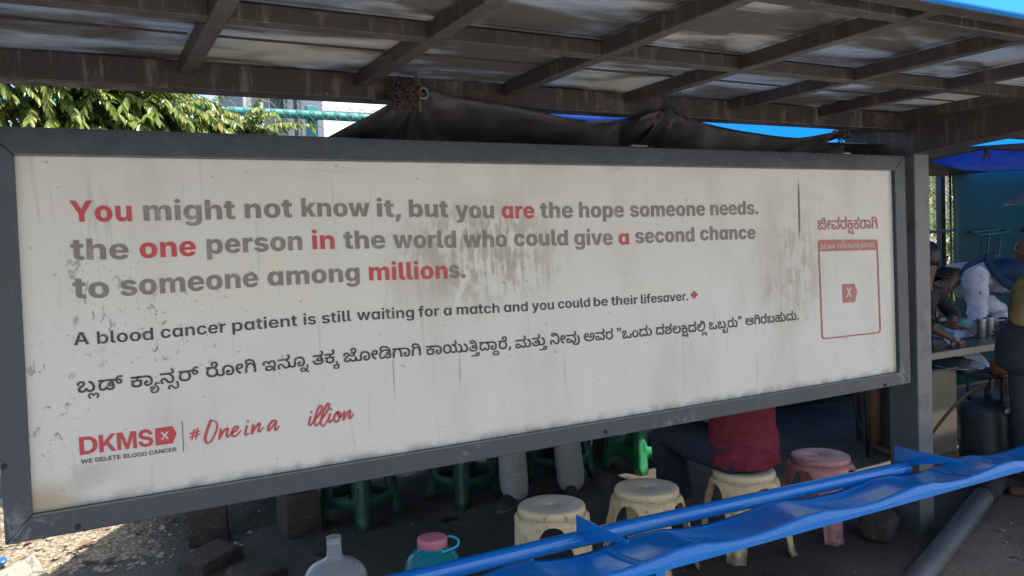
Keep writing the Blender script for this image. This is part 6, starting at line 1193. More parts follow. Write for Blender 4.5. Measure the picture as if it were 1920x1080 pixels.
for dx, dz, L_, w_ in ((-0.03, -0.005, 0.085, 0.012), (0.0, -0.0, 0.05, 0.012), (0.035, -0.004, 0.06, 0.014), (0.045, 0.0, 0.09, 0.004)):
    a = c_ + Vector((dx, 0, dz)); mb.add([c_ + Vector((dx * 0.3, 0, 0.012)), a + Vector((-w_, -0.004, -L_ * 0.45)), a + Vector((-w_ * 0.4, 0.0, -L_)), a + Vector((w_, -0.006, -L_ * 0.4))], [(0, 1, 2, 3)])
mb.ball(c_ + Vector((0, -0.01, 0.005)), (0.022, 0.015, 0.014), 8, 6)
tag(obj('torn_knot', mb, mat_plain('dead leaf brown', (0.06, 0.035, 0.025), rough=0.9), None, solid=0.002), 'torn brown knot of cloth dangling on the blue flap', 'knot')

# ------------------------------------------------------------------ fence
M_TEAL = mat_plain('teal fence paint', (0.035, 0.30, 0.265), (0.028, 0.24, 0.215), rough=0.5, sc=6, dirt=(0.10, 0.16, 0.14), dsc=14)
M_WIRE = mat_plain('galvanised wire', (0.20, 0.27, 0.25), (0.12, 0.16, 0.15), rough=0.5, metal=0.4)
FY = 2.85
fence = thing('wire_fence', 'chain link fence with teal top rail and teal posts behind the hoarding', 'fence', (1.4, FY, 0))
M_ = MB(); M_.tube([(-2.2, FY, 2.535), (1.4, FY, 2.530), (4.2, FY, 2.50), (9.6, FY, 2.50)], 0.030, 16); obj('top_rail', M_, M_TEAL, fence, smooth=True)
M_ = MB(); M_.tube([(4.6, FY + 0.03, 1.47), (9.6, FY + 0.03, 1.62)], 0.014, 10); obj('middle_rail', M_, mat_plain('pale rail', (0.38, 0.46, 0.43), rough=0.5), fence, smooth=True)
for x in (-1.6, 1.475, 4.45, 8.42):
    obj('post', MB().box((x - 0.035, FY + 0.032, -0.1), (x + 0.035, FY + 0.10, 2.60)), M_TEAL if x < 4 else M_FRAME, fence, bevel=0.003)
def chain(x0, x1, z0, z1, d, r):
    mb = MB(); nx = int((x1 - x0) / (d)); nz = int((z1 - z0) / (d / 2))
    for i in range(nx + 1):
        for sgn in (0, 1):
            pts = []
            for j in range(nz + 1):
                x = x0 + i * d + ((j + sgn) % 2) * d / 2 * (1 if sgn == 0 else 1)
                pts.append(Vector((x, FY - 0.036 + (0.004 if (j % 2) else -0.004) * (1 if sgn else -1), z0 + j * d / 2)))
            if sgn == 0: mb.tube(pts, r, 4, False)
            else: mb.tube(pts, r, 4, False)
    return mb
obj('wire_mesh', chain(-2.0, 3.9, 0.02, 2.62, 0.086, 0.0022), M_WIRE, fence)
obj('wire_mesh', chain(7.7, 9.0, 0.3, 2.2, 0.086, 0.0028), mat_plain('dark wire', (0.06, 0.07, 0.07), rough=0.6), fence)

# black sheet hung on the fence as the stall's back wall
rows = []
for i in range(120):
    x = 0.86 + i * 0.0335
    if 3.2 < x < 3.62: zt = 0.62
    rows.append([Vector((x, FY - 0.10 + 0.05 * math.sin(x * 9) * (0.4 + 0.6 * v) + 0.02 * noise.noise((x * 4, v * 5, 6)), lerp(2.12, 0.015, v))) for v in [k / 12 for k in range(13)]])
rows = [r_ for r_ in rows]
gap = [i for i, r_ in enumerate(rows) if r_[0].x < 3.36]
gap2 = [i for i, r_ in enumerate(rows) if r_[0].x > 3.60]
for G_, lab in ((gap, 'black sheet hung on the fence as the left back wall of the stall'), (gap2, 'black sheet hung on the fence behind the bright green stool')):
    mb = MB(); mb.grid([rows[i] for i in G_]); tag(obj('back_sheet', mb, M_TARP, None, smooth=True, solid=0.003), lab, 'tarpaulin')
rows = []
for i in range(70):
    x = 4.86 + i * 0.042; rows.append([Vector((x, FY - 0.16 + 0.03 * math.sin(x * 7), lerp(0.95, 0.0, v))) for v in [k / 5 for k in range(6)]])
mb = MB(); mb.grid(rows); tag(obj('low_wall', mb, mat_plain('sooty wall', (0.022, 0.019, 0.017), (0.013, 0.011, 0.010), rough=0.9, sc=3, dirt=(0.045, 0.04, 0.035), dsc=4), None, smooth=True, solid=0.12), 'low soot blackened wall behind the person in blue shorts', 'wall')

# ------------------------------------------------------------------ tree over the fence
tree = thing('tree', 'leafy tree with long drooping leaflets leaning over the wire fence', 'tree', (-1.7, 3.9, 0))
M_BARK = mat_plain('bark', (0.10, 0.075, 0.05), (0.06, 0.045, 0.032), rough=0.9, sc=14, bump=0.6, bsc=40)
def m_leaf():
    t = NT('leaf')
    oi = t.n('ShaderNodeNewGeometry')
    rn_ = oi.outputs['Random Per Island']
    c = t.mix(rn_, (0.23, 0.275, 0.045), (0.10, 0.165, 0.030))
    c = t.mix(t.ramp(rn_, 0.93, 0.96), c, (0.24, 0.20, 0.03))
    t.col(c); t.rough(0.36)
    tr = t.n('ShaderNodeBsdfTranslucent'); t.l(t.mix(0.3, c, (0.16, 0.26, 0.02)), tr.inputs['Color'])
    mx = t.n('ShaderNodeMixShader'); mx.inputs[0].default_value = 0.30
    t.l(t.b.outputs[0], mx.inputs[1]); t.l(tr.outputs[0], mx.inputs[2]); t.l(mx.outputs[0], t.out.inputs['Surface'])
    return t.m
M_LEAF = m_leaf()
trunk = MB(); trunk.tube(spline([(-1.7, 3.9, -0.1), (-1.66, 3.88, 0.9), (-1.58, 3.8, 1.7), (-1.5, 3.7, 2.3)], 5), [0.15 - 0.0045 * i for i in range(16)], 12)
obj('trunk', trunk, M_BARK, tree, smooth=True)
rnd = random.Random(5)
BR = [[(-1.5, 3.7, 2.3), (-1.1, 3.45, 2.72), (-0.5, 3.15, 2.86), (0.1, 3.0, 2.80), (0.5, 2.93, 2.68), (0.85, 2.85, 2.50), (1.18, 2.80, 2.33)],
      [(-1.5, 3.7, 2.2), (-0.9, 3.4, 2.5), (-0.2, 3.2, 2.55), (0.4, 3.05, 2.50), (0.75, 2.95, 2.38)],
      [(-1.5, 3.7, 2.2), (-1.0, 3.2, 2.45), (-0.5, 2.9, 2.50), (0.0, 2.78, 2.44), (0.4, 2.72, 2.36)],
      [(-1.5, 3.7, 2.3), (-0.9, 3.6, 2.95), (-0.2, 3.45, 3.15), (0.35, 3.3, 3.05)],
      [(-1.5, 3.7, 2.3), (-1.3, 3.4, 3.0), (-0.7, 3.1, 3.25), (-0.2, 3.0, 3.2), (0.2, 2.95, 3.0)],
      [(-1.5, 3.7, 2.3), (-1.2, 3.0, 2.62), (-0.6, 2.74, 2.66), (-0.1, 2.70, 2.63), (0.25, 2.70, 2.58), (0.5, 2.72, 2.52)],
      [(-1.5, 3.7, 2.2), (-1.2, 3.3, 2.35), (-0.8, 3.0, 2.38), (-0.45, 2.85, 2.32), (-0.2, 2.8, 2.24)],
      [(-1.5, 3.7, 2.3), (-2.1, 3.8, 3.0), (-2.6, 3.7, 3.3)], [(-1.5, 3.7, 2.3), (-1.5, 4.3, 3.1), (-1.2, 4.8, 3.4)], [(-1.5, 3.7, 2.3), (-0.7, 4.0, 2.9), (0.1, 4.1, 3.1)]]
limbs = MB(); leaves = MB()
def leaflet(p, d, L_, side):
    d = d.normalized(); s = d.cross(Vector((0, 0, 1)))
    s = s.normalized() if s.length > 1e-3 else Vector((1, 0, 0))
    n_ = s.cross(d); w_ = L_ * 0.17
    s = (s * math.cos(side) + n_ * math.sin(side)); n_ = s.cross(d)
    pts = [p, p + d * L_ * 0.28 + s * w_ * 0.85, p + d * L_ * 0.62 + s * w_ * 0.9 - n_ * L_ * 0.02, p + d * L_ - n_ * L_ * 0.08, p + d * L_ * 0.62 - s * w_ * 0.9 - n_ * L_ * 0.02, p + d * L_ * 0.28 - s * w_ * 0.85, p + d * L_ * 0.30 - n_ * w_ * 0.25, p + d * L_ * 0.63 - n_ * (w_ * 0.25 + L_ * 0.02)]
    leaves.add(pts, [(0, 1, 6), (1, 2, 7, 6), (2, 3, 7), (0, 6, 5), (6, 7, 4, 5), (7, 3, 4)])
def twig(p, d, L_, dens=1.0):
    pts = [p]; dd = d.normalized()
    for i in range(7):
        dd = (dd + Vector((0, 0, -0.13)) + Vector((rnd.gauss(0, 1), rnd.gauss(0, 1), rnd.gauss(0, 1))) * 0.06).normalized()
        pts.append(pts[-1] + dd * L_ / 7)
    limbs.tube(pts, [0.0032 - 0.00028 * i for i in range(8)], 4, False)
    P = spline(pts, 3)
    for i in range(2, len(P)):
        t = (P[i] - P[i - 1]).normalized(); s = t.cross(Vector((0, 0, 1)))
        s = s.normalized() if s.length > 1e-3 else Vector((1, 0, 0))
        for sg in (-1, 1):
            if rnd.random() > dens: continue
            dr = t * 0.55 + s * sg * rnd.uniform(0.35, 0.75) + Vector((0, 0, -rnd.uniform(0.35, 1.1)))
            leaflet(P[i], dr, rnd.uniform(0.042, 0.085), rnd.uniform(-0.6, 0.6))
    leaflet(P[-1], (P[-1] - P[-2]), 0.09, 0)
for bi, b in enumerate(BR):
    P = spline(b, 6); n_ = len(P)
    limbs.tube(P, [lerp(0.035, 0.005, (i / (n_ - 1)) ** 0.7) for i in range(n_)], 7, False)
    for i in range(int(n_ * 0.22), n_):
        t = (P[min(i + 1, n_ - 1)] - P[i - 1]).normalized()
        for q in range(6 if bi < 7 else 3):
            a = Vector((rnd.gauss(0, 1), rnd.gauss(0, 0.8) - 0.55, rnd.gauss(0, 0.7) + 0.25))
            d = (t * 0.7 + a.normalized()).normalized()
            p = P[i] + t * rnd.uniform(-0.03, 0.03)
            twig(p, d, rnd.uniform(0.22, 0.42), 0.92)
obj('limbs', limbs, M_BARK, tree, smooth=True)
obj('crown', leaves, M_LEAF, tree, smooth=False)
mb = MB(); rn = random.Random(14)                       # dry stalks and clippings hanging in the lower left of the crown
for i in range(170):
    p = Vector((rn.uniform(-0.7, 0.95), rn.uniform(2.92, 3.25), rn.uniform(2.12, 2.5))); a = rn.uniform(-0.5, 0.5)
    q_ = p + Vector((math.cos(a) * 0.16, rn.uniform(-0.05, 0.05), -abs(math.sin(a)) * 0.13 - 0.03)); mb.tube([p, p.lerp(q_, 0.5) + Vector((0, 0, 0.02)), q_], 0.0028, 4, False)
obj('dead_twigs', mb, mat_plain('dead twig', (0.10, 0.075, 0.06), (0.05, 0.036, 0.03), rough=0.9), tree)

# ------------------------------------------------------------------ buildings beyond
apt = thing('tower_block', 'pale grey and white tower block rising behind the wire fence', 'building', (6.6, 27, 0))
M_BW = mat_plain('tower render', (0.33, 0.34, 0.345), (0.29, 0.30, 0.30), rough=0.85, sc=1.2)
M_BWH = mat_plain('tower white trim', (0.62, 0.63, 0.63), (0.55, 0.56, 0.56), rough=0.8)
M_BGL = mat_plain('dark window glass', (0.05, 0.06, 0.07), (0.03, 0.035, 0.04), rough=0.15)
obj('wall', MB().box((5.15, 25, -1), (7.72, 30, 15)), M_BW, apt)
for x, wd in ((5.1, 0.06), (5.62, 0.10), (6.55, 0.16), (6.86, 0.06), (7.10, 0.06), (7.42, 0.08), (7.68, 0.08)):
    obj('fin', MB().box((x, 24.7, -1), (x + wd, 24.995, 15)), M_BWH, apt)
for k in range(5):
    z = 0.8 + 2.9 * k
    for x0, x1 in ((5.95, 6.5), (6.93, 7.08), (7.20, 7.40)):
        w_ = obj('window', MB().box((x0, 24.96, z), (x1, 24.997, z + 1.5)), M_BWH, apt)
        p_ = obj('pane', MB().box((x0 + 0.05, 24.945, z + 0.06), (x1 - 0.05, 24.958, z + 1.44)), M_BGL, w_)
        mb = MB(); mb.prism([(x0 - 0.1, 24.94, z + 1.52), (x1 + 0.1, 24.94, z + 1.52), (x1 + 0.1, 24.3, z + 1.25), (x0 - 0.1, 24.3, z + 1.25)], (0, 0, 0.05)); obj('sunshade', mb, M_BW, apt)
wb = thing('white_building', 'blank white building wall glaring in the sun beyond the fence', 'building', (10, 22, 0))
obj('wall', MB().box((6.95, 22, -1), (15, 28, 9)), mat_plain('bright white wall', (0.80, 0.80, 0.79), (0.75, 0.75, 0.74), rough=0.85), wb)
for z in (2.9, 6.1):
    obj('ledge', MB().box((6.9, 21.9, z), (15, 21.998, z + 0.12)), M_BWH, wb)
h = thing('house', 'cream house with a brown eave beyond the right hand fence', 'house', (24, 14, 0))
M_CR = mat_plain('cream wall', (0.62, 0.56, 0.42), (0.56, 0.5, 0.37), rough=0.85)
obj('wall', MB().box((19.0, 13, -0.5), (34, 20, 8.0)), M_CR, h)
for z in (4.95,):
    obj('eave', MB().box((18.8, 12.0, 4.1), (34, 12.998, 4.3)), mat_plain('brown eave', (0.14, 0.085, 0.06), rough=0.8), h)
obj('parapet', MB().box((18.9, 12.6, 5.0), (34, 12.99, 5.25)), M_BWH, h)
# sunlit shrubs behind the right hand fence
def shrub(label, c, r, n, seed, mat=M_LEAF):
    rn = random.Random(seed); t_ = thing('shrub', label, 'shrub', (c[0], c[1], 0), 0, 'sunlit shrubs beyond the right hand fence')
    mb = MB()
    for i in range(n):
        a = Vector((rn.gauss(0, 1), rn.gauss(0, 1), rn.gauss(0, 1))).normalized(); p = Vector(c) + Vector((a.x * r[0], a.y * r[1], a.z * r[2])) * rn.uniform(0.55, 1.05)
        d = Vector((rn.gauss(0, 1), rn.gauss(0, 1), rn.gauss(0, 1) - 0.3)).normalized(); s = d.orthogonal().normalized(); L_ = rn.uniform(0.08, 0.16)
        mb.add([p, p + d * L_ * 0.5 + s * L_ * 0.25, p + d * L_, p + d * L_ * 0.5 - s * L_ * 0.25], [(0, 1, 2, 3)])
    obj('foliage', mb, mat, t_)
    mb = MB()
    for k in range(5): mb.tube([Vector((c[0] + 0.1 * k - 0.2, c[1], -0.1)), Vector((c[0] + rn.uniform(-r[0], r[0]) * 0.6, c[1], c[2]))], 0.02, 5)
    obj('stem', mb, M_BARK, t_)
shrub('taller sunlit shrub beyond the fence right of the post', (11.6, 5.2, 1.35), (1.5, 0.7, 1.3), 2600, 1)
shrub('low pale shrub beyond the fence right of the post', (12.9, 5.6, 0.9), (1.2, 0.6, 0.9), 1500, 2)

# ------------------------------------------------------------------ cooking end of the stall
def m_sheetmetal():
    t = NT('teal painted sheet')
    c = t.mix(t.noise(1.6, 5), (0.005, 0.062, 0.064), (0.004, 0.045, 0.050)); c = t.mix(t.math('MULTIPLY', t.ramp(t.noise(3, 6, 0.7), 0.55, 0.75), 0.5), c, (0.016, 0.075, 0.072))
    t.col(c); t.rough(0.55); t.bump(t.noise(2, 4), 0.2, 0.05); return t.m
tw = thing('teal_screen', 'tall dark teal sheet screen closing the stall at the right', 'screen', (9.2, 2.5, 0))
a = onY(1784, 315, 2.45); rows = []
x0 = a.x
for i in range(50):
    x = x0 + i * 0.09; rows.append([Vector((x + 0.06 * v, 2.45 + 0.02 * noise.noise((x * 1.5, v * 3, 2)), lerp(2.29, -0.02, v))) for v in [k / 12 for k in range(13)]])
mb = MB(); mb.grid(rows); obj('sheet', mb, m_sheetmetal(), tw, smooth=True, solid=0.004)
mb = MB(); mb.tube([(x0 - 0.01, 2.46, -0.02), (x0 - 0.01, 2.46, 2.29)], 0.012, 8); obj('edge_tube', mb, M_FRAME, tw, smooth=True)
obj('shade_return', MB().box((10.9, -1.2, -0.02), (10.93, 2.44, 2.62)), bpy.data.materials['teal painted sheet'], tw)  # unseen end sheet added to keep side light out of the stall
# glints of stacked ware hung on the screen
M_DKMET = mat_plain('dark kitchen metal', (0.03, 0.03, 0.032), (0.02, 0.02, 0.021), rough=0.5, sc=8)
M_STAIN = mat_plain('stainless steel', (0.52, 0.53, 0.55), (0.42, 0.43, 0.45), rough=0.24, metal=0.9, sc=10)
M_PALE = mat_plain('pale worn enamel', (0.40, 0.42, 0.45), (0.28, 0.30, 0.33), rough=0.4, sc=14, dirt=(0.05, 0.05, 0.05), dsc=30, dlo=0.6, dhi=0.68)
rk = thing('wall_rack', 'dim green wire rack fixed on the teal screen', 'rack', (9.0, 2.4, 1.3))
M_GRW = mat_plain('green rack wire', (0.05, 0.16, 0.11), rough=0.45)
mb = MB(); a = onY(1818, 436, 2.40); b = onY(1878, 430, 2.40); c = onY(1872, 478, 2.40); d = onY(1850, 484, 2.40)
mb.tube([a, b, c, d], 0.012, 6); mb.tube([a + Vector((0, -0.1, -0.03)), b + Vector((0, -0.1, -0.03))], 0.01, 6); mb.tube([a, a + Vector((0, -0.1, -0.03))], 0.01, 6); mb.tube([b, b + Vector((0, -0.1, -0.03))], 0.01, 6)
mb.tube([lerp(a, b, 0.6), d], 0.012, 6); obj('wire', mb, M_GRW, rk, smooth=True)

def pz(x, y, z): return onZ(x, y, z)
table = thing('cooking_table', 'low steel topped cooking table crowded with plates and pans', 'table', (6.1, 1.05, 0))
TZ = 0.70
TX0, TX1, TY0, TY1 = 5.15, 7.6, 0.98, 1.55
obj('top', MB().box((TX0, TY0, TZ - 0.03), (TX1, TY1, TZ)), M_DKMET, table, bevel=0.004)
obj('trim', MB().box((TX0, TY0 - 0.014, TZ - 0.045), (TX1, TY0 - 0.001, TZ + 0.003)), mat_plain('worn steel edge', (0.22, 0.21, 0.2), rough=0.4, metal=0.6), table)
for x in (TX0 + 0.06, 6.36, TX1 - 0.06):
    for y in (TY0 + 0.06, TY1 - 0.06): obj('leg', MB().box((x - 0.02, y - 0.02, -0.02), (x + 0.02, y + 0.02, TZ - 0.031)), M_TRIM if x > 6 else M_DKMET, table)
obj('shelf', MB().box((TX0 + 0.02, TY0 + 0.05, 0.40), (TX1 - 0.02, TY1 - 0.05, 0.42)), M_DKMET, table)
# blue paper box, tumblers and pan on the table
def at_table(px, py, z=TZ): return onZ(px, py, z)
c_ = at_table(1812, 632); mb = MB().box((c_.x - 0.19, c_.y - 0.02, TZ + 0.001), (c_.x + 0.13, c_.y + 0.20, TZ + 0.055)); tag(obj('paper_stack', mb, mat_plain('blue white paper', (0.30, 0.40, 0.58), (0.24, 0.33, 0.5), rough=0.8), None, bevel=0.004), 'low stack of pale blue paper beside the steel tumblers', 'paper')
def tumbler(px, py, h, r, label):
    c_ = at_table(px, py); mb = MB(); mb.lathe([(0.0, 0.003), (r * 0.78, 0.0), (r * 0.80, 0.004), (r * 0.98, h * 0.96), (r * 1.02, h), (r * 0.96, h), (r * 0.76, 0.01), (0, 0.008)], 24, (c_.x, c_.y, TZ + 0.001))
    return tag(obj('tumbler', mb, M_STAIN, None, smooth=True), label, 'tumbler', 'steel tumblers on the cooking table')
tumbler(1838, 634, 0.155, 0.050, 'tall steel tumbler nearest the stack of blue paper')
tumbler(1853, 631, 0.155, 0.052, 'steel tumbler in the middle between two others on the table')
tumbler(1872, 630, 0.11, 0.06, 'short wide steel tumbler on the right of the tall ones')
def plate(name, c, r, tilt, rz, mat, label):
    mb = MB(); mb.lathe([(0.0, 0.0), (r * 0.7, 0.001), (r * 0.85, 0.008), (r, 0.022), (r * 0.99, 0.025), (r * 0.84, 0.012), (r * 0.69, 0.004), (0.0, 0.003)], 40)
    T = Matrix.Translation(c) @ Matrix.Rotation(rz, 4, 'Z') @ Matrix.Rotation(tilt, 4, 'X'); mb.v = [T @ v for v in mb.v]
    return tag(obj(name, mb, mat, None, smooth=True), label, 'plate', 'plates below the cooking table')
plate('metal_plate', onY(1806, 660, 1.10) , 0.20, R(38), R(20), M_PALE, 'spotted pale metal plate leaning at an angle under the table')
plate('metal_plate', onY(1782, 684, 0.97), 0.22, R(8), 0, M_STAIN, 'shiny steel plate lying flat below the spotted one')
plate('metal_plate', onY(1790, 692, 1.02) - Vector((0, 0, 0.01)), 0.25, R(5), 0, M_DKMET, 'dark pan under the shiny steel plate')
g_ = onY(1800, 655, 1.28); mb = MB().box((g_.x - 0.28, g_.y, 0.43), (g_.x + 0.25, g_.y + 0.2, 0.62)); tag(obj('green_basin', mb, mat_plain('bright teal plastic', (0.01, 0.42, 0.33), rough=0.4), None, bevel=0.02), 'bright teal plastic basin on the shelf under the table', 'basin')
g_ = onY(1790, 612, 1.62); mb = MB().box((g_.x - 0.35, g_.y, TZ - 0.15), (g_.x + 0.25, g_.y + 0.25, TZ + 0.10)); tag(obj('green_crate', mb, bpy.data.materials['bright teal plastic'], None, bevel=0.02), 'bright teal crate behind the table, left of the white sleeve', 'crate')
# gas bottle
gas = thing('gas_cylinder', 'sooty dark steel gas cylinder with a carrying collar, standing right of the post', 'gas cylinder', (4.97, 0.36, 0))
M_GAS = mat_plain('sooty cylinder paint', (0.020, 0.024, 0.034), (0.012, 0.013, 0.018), rough=0.42, sc=5, dirt=(0.05, 0.05, 0.055), dsc=9)
n = 40
prof = [(0.125, 0.0), (0.125, 0.045), (0.12, 0.05), (0.150, 0.075), (0.163, 0.12), (0.165, 0.17), (0.168, 0.25), (0.165, 0.26), (0.165, 0.40), (0.158, 0.45), (0.135, 0.49), (0.10, 0.512), (0.04, 0.52), (0.025, 0.525), (0.0, 0.525)]
mb = MB(); mb.lathe(prof, n); obj('body', mb, M_GAS, gas, smooth=True, world=False)
mb = MB(); mb.tube([Vector((0.115 * math.cos(a), 0.115 * math.sin(a), 0.665)) for a in [2 * math.pi * k / 32 for k in range(33)]], 0.013, 8)
obj('collar', mb, M_DKMET, gas, smooth=True, world=False)
for a in (0.4, 2.4, 4.4):
    mb = MB(); mb.tube([Vector((0.115 * math.cos(a), 0.115 * math.sin(a), 0.66)), Vector((0.108 * math.cos(a), 0.108 * math.sin(a), 0.49))], 0.012, 8); obj('stay', mb, M_DKMET, gas, smooth=True, world=False)
mb = MB(); mb.lathe([(0.022, 0.52), (0.022, 0.575), (0.014, 0.58), (0.014, 0.61), (0.0, 0.61)], 14); obj('valve', mb, M_DKMET, gas, smooth=True, world=False)
mb = MB(); mb.ball((-0.06, -0.152, 0.46), (0.026, 0.012, 0.016), 12, 8); obj('white_tag', mb, mat_plain('white tag', (0.55, 0.55, 0.56), rough=0.5), gas, smooth=True, world=False)
hose = [Vector((4.97, 0.36, 0.60)), Vector((4.86, 0.36, 0.595)), Vector((4.75, 0.42, 0.50)), Vector((4.68, 0.52, 0.33)), Vector((4.66, 0.62, 0.15)), Vector((4.66, 0.72, 0.02))]
mb = MB(); mb.tube(spline(hose, 8), 0.010, 8); tag(obj('gas_hose', mb, mat_plain('tan rubber hose', (0.16, 0.10, 0.05), rough=0.5), None, smooth=True), 'tan rubber hose curving down from the gas cylinder', 'hose')
# orange bag wedged in the collar
rows = []
c_ = Vector((5.01, 0.30, 0.0)); rt_ = Vector((0.87, -0.48, 0))
for j in range(13):
    v = j / 12; z = lerp(0.83, 0.56, v); w_ = interp([(0, 0.025), (0.18, 0.05), (0.4, 0.068), (0.7, 0.062), (1, 0.02)], v) * (1 + 0.22 * noise.noise((j * 0.7, 3, 1)))
    rows.append([c_ + rt_ * (w_ * math.cos(a) + 0.03 * v) + Vector((0.3, 0.55, 0)) * ((0.05 + 0.02 * noise.noise((a, j * 0.5, 2))) * math.sin(a)) + Vector((0, 0, z + 0.01 * math.sin(a * 3 + j))) for a in [2 * math.pi * k / 18 for k in range(18)]])
mb = MB(); mb.grid(rows, True); mb.f.append(tuple(range(17, -1, -1)))
tag(obj('orange_bag', mb, m_tarp('orange cloth', (0.36, 0.10, 0.025), (0.28, 0.075, 0.02), (0.2, 0.06, 0.02)), None, smooth=True), 'crumpled orange cloth bag stuffed in the gas cylinder collar', 'bag')
# sooty tin behind the cylinder
tin = thing('cooking_tin', 'tall scorched square tin standing behind the gas cylinder hose', 'tin', (5.25, 1.02, 0))
obj('body', MB().box((5.06, 0.86, 0.0), (5.44, 1.20, 0.60)), mat_plain('scorched tin', (0.20, 0.17, 0.13), (0.05, 0.045, 0.04), rough=0.45, sc=4, metal=0.4), tin, bevel=0.01)
mb = MB(); mb.tube([(5.06, 0.856, 0.60), (5.44, 0.856, 0.60), (5.44, 1.204, 0.60), (5.06, 1.204, 0.60), (5.06, 0.856, 0.60)], 0.008, 6); obj('rim', mb, M_TRIM, tin, smooth=True)
mb = MB().box((4.98, 0.86, 0.10), (5.045, 0.93, 0.34)); tag(obj('white_carton', mb, M_PALE, None, bevel=0.004), 'narrow whitish carton left of the scorched tin', 'carton')
# pedestal stand with a lever beside the bare leg
std = thing('iron_stand', 'thin black iron stand with a lever beside the bare leg', 'stand', onZ(1628, 850, 0.0))
a = onZ(1628, 856, 0); dd = (a - CAM_LOC); 
base = a; top = base + Vector((-0.015, 0, 0.55))
mb = MB(); mb.tube([base, top], 0.014, 8); obj('pole', mb, M_RUB, std, smooth=True)
rtv = Vector((0.88, -0.47, 0))
mb = MB(); mb.tube(spline([top - Vector((0, 0, 0.10)) , top + rtv * -0.07 + Vector((0, 0, -0.10)), top + rtv * -0.075 + Vector((0, 0, -0.22)), top + rtv * -0.03 + Vector((0, 0, -0.38))], 5), 0.010, 6); mb.tube([top + rtv * -0.07 + Vector((0, 0, -0.09)), top + rtv * 0.03 + Vector((0, 0, -0.10))], 0.008, 6); obj('lever', mb, M_RUB, std, smooth=True)
# hood like lampshade at the right edge
c_ = onY(1944, 374, 1.4); mb = MB(); rows = []
mb.lathe([(0.25, 0.0), (0.245, 0.012), (0.16, 0.10), (0.05, 0.155), (0.0, 0.16), (0.0, 0.15), (0.05, 0.145), (0.155, 0.09), (0.238, 0.006)], 36, (c_.x, c_.y, c_.z - 0.04))
mb.tube([c_ + Vector((0, 0, 0.11)), c_ + Vector((0, 0, 0.95))], 0.008, 6)
tag(obj('pendant_shade', mb, mat_plain('grey enamel', (0.19, 0.20, 0.21), rough=0.35), None, smooth=True), 'dull grey enamel shade hanging in front of the teal screen at the right edge', 'lampshade')
# old timber offcuts left of the bright green stool
rn = random.Random(2)
for i, (px, lab) in enumerate(((1118, 'leaning brown timber offcut just right of the pale trousers'), (1130, 'leaning dark timber offcut left of the bright green stool'))):
    a = onZ(px, 862, 0.0); mb = MB(); M_T = Matrix.Translation(a) @ Matrix.Rotation(R(8 - 10 * i), 4, 'Y') @ Matrix.Rotation(R(30 * i), 4, 'Z')
    mb.box((-0.025, -0.03, 0.0), (0.028, 0.03, 0.75 - 0.1 * i), M_T); tag(obj('timber_offcut', mb, mat_plain('weathered timber', (0.075, 0.052, 0.033), (0.045, 0.032, 0.022), rough=0.85, sc=9) if i == 0 else bpy.data.materials['weathered timber'], None, bevel=0.003), lab, 'timber', 'timber offcuts leaning at the back')

# ------------------------------------------------------------------ people
SKIN = mat_plain('brown skin', (0.150, 0.075, 0.045), (0.125, 0.060, 0.036), rough=0.5, sc=14)
HAIR = mat_plain('black hair', (0.010, 0.008, 0.008), (0.018, 0.013, 0.012), rough=0.45, sc=60)
EYE = mat_plain('eye', (0.03, 0.02, 0.018), rough=0.2)
def m_cloth(name, c, fold=0.5, c2=None, fsc=9):
    t = NT(name)
    k = t.mix(t.noise(5, 5), c, c2 or tuple(x * 0.8 for x in c)); t.col(k); t.rough(0.85)
    t.bump(t.math('ADD', t.noise(fsc, 4, 0.55, t.scale(1, 1, 2.2), 1.2), t.math('MULTIPLY', t.noise(300, 2), 0.05)), fold, 0.03)
    t.b.inputs['Specular IOR Level'].default_value = 0.2
    return t.m
def skin_mesh(name, J, E, root, mat, parent, sub=2, disp=0.0, seed=0, zf=15):
    """a single continuous surface grown round a skeleton; J: joint -> (position, radius x, radius y)"""
    names = list(J); idx = {n_: i for i, n_ in enumerate(names)}
    off = ROOTLOC[parent.name]
    me = bpy.data.meshes.new(name); me.from_pydata([Vector(J[n_][0]) - off for n_ in names], [(idx[a], idx[b]) for a, b in E], [])
    o = bpy.data.objects.new(name, me); COL.objects.link(o)
    m = o.modifiers.new('skin', 'SKIN'); m.branch_smoothing = 0.25; m.use_smooth_shade = True
    sv = me.skin_vertices[0].data
    for n_, i in idx.items():
        r_ = J[n_][1:]; sv[i].radius = (r_[0], r_[-1]); sv[i].use_root = (n_ == root)
    s = o.modifiers.new('sub', 'SUBSURF'); s.levels = sub; s.render_levels = sub
    bpy.context.view_layer.update()
    dg = bpy.context.evaluated_depsgraph_get(); me2 = bpy.data.meshes.new_from_object(o.evaluated_get(dg)); me2.name = name
    bpy.data.objects.remove(o)
    if disp:
        for v in me2.vertices:
            p = v.co + off; v.co += v.normal * disp * (noise.noise((p.x * 9 + seed, p.y * 9, p.z * zf)) + 0.6 * noise.noise((p.x * 15 + seed, p.y * 15, p.z * zf * 2.2)))
    me2.polygons.foreach_set('use_smooth', [True] * len(me2.polygons))
    me2.materials.clear(); me2.materials.append(mat)
    o2 = bpy.data.objects.new(name, me2); COL.objects.link(o2); o2.parent = parent
    return o2
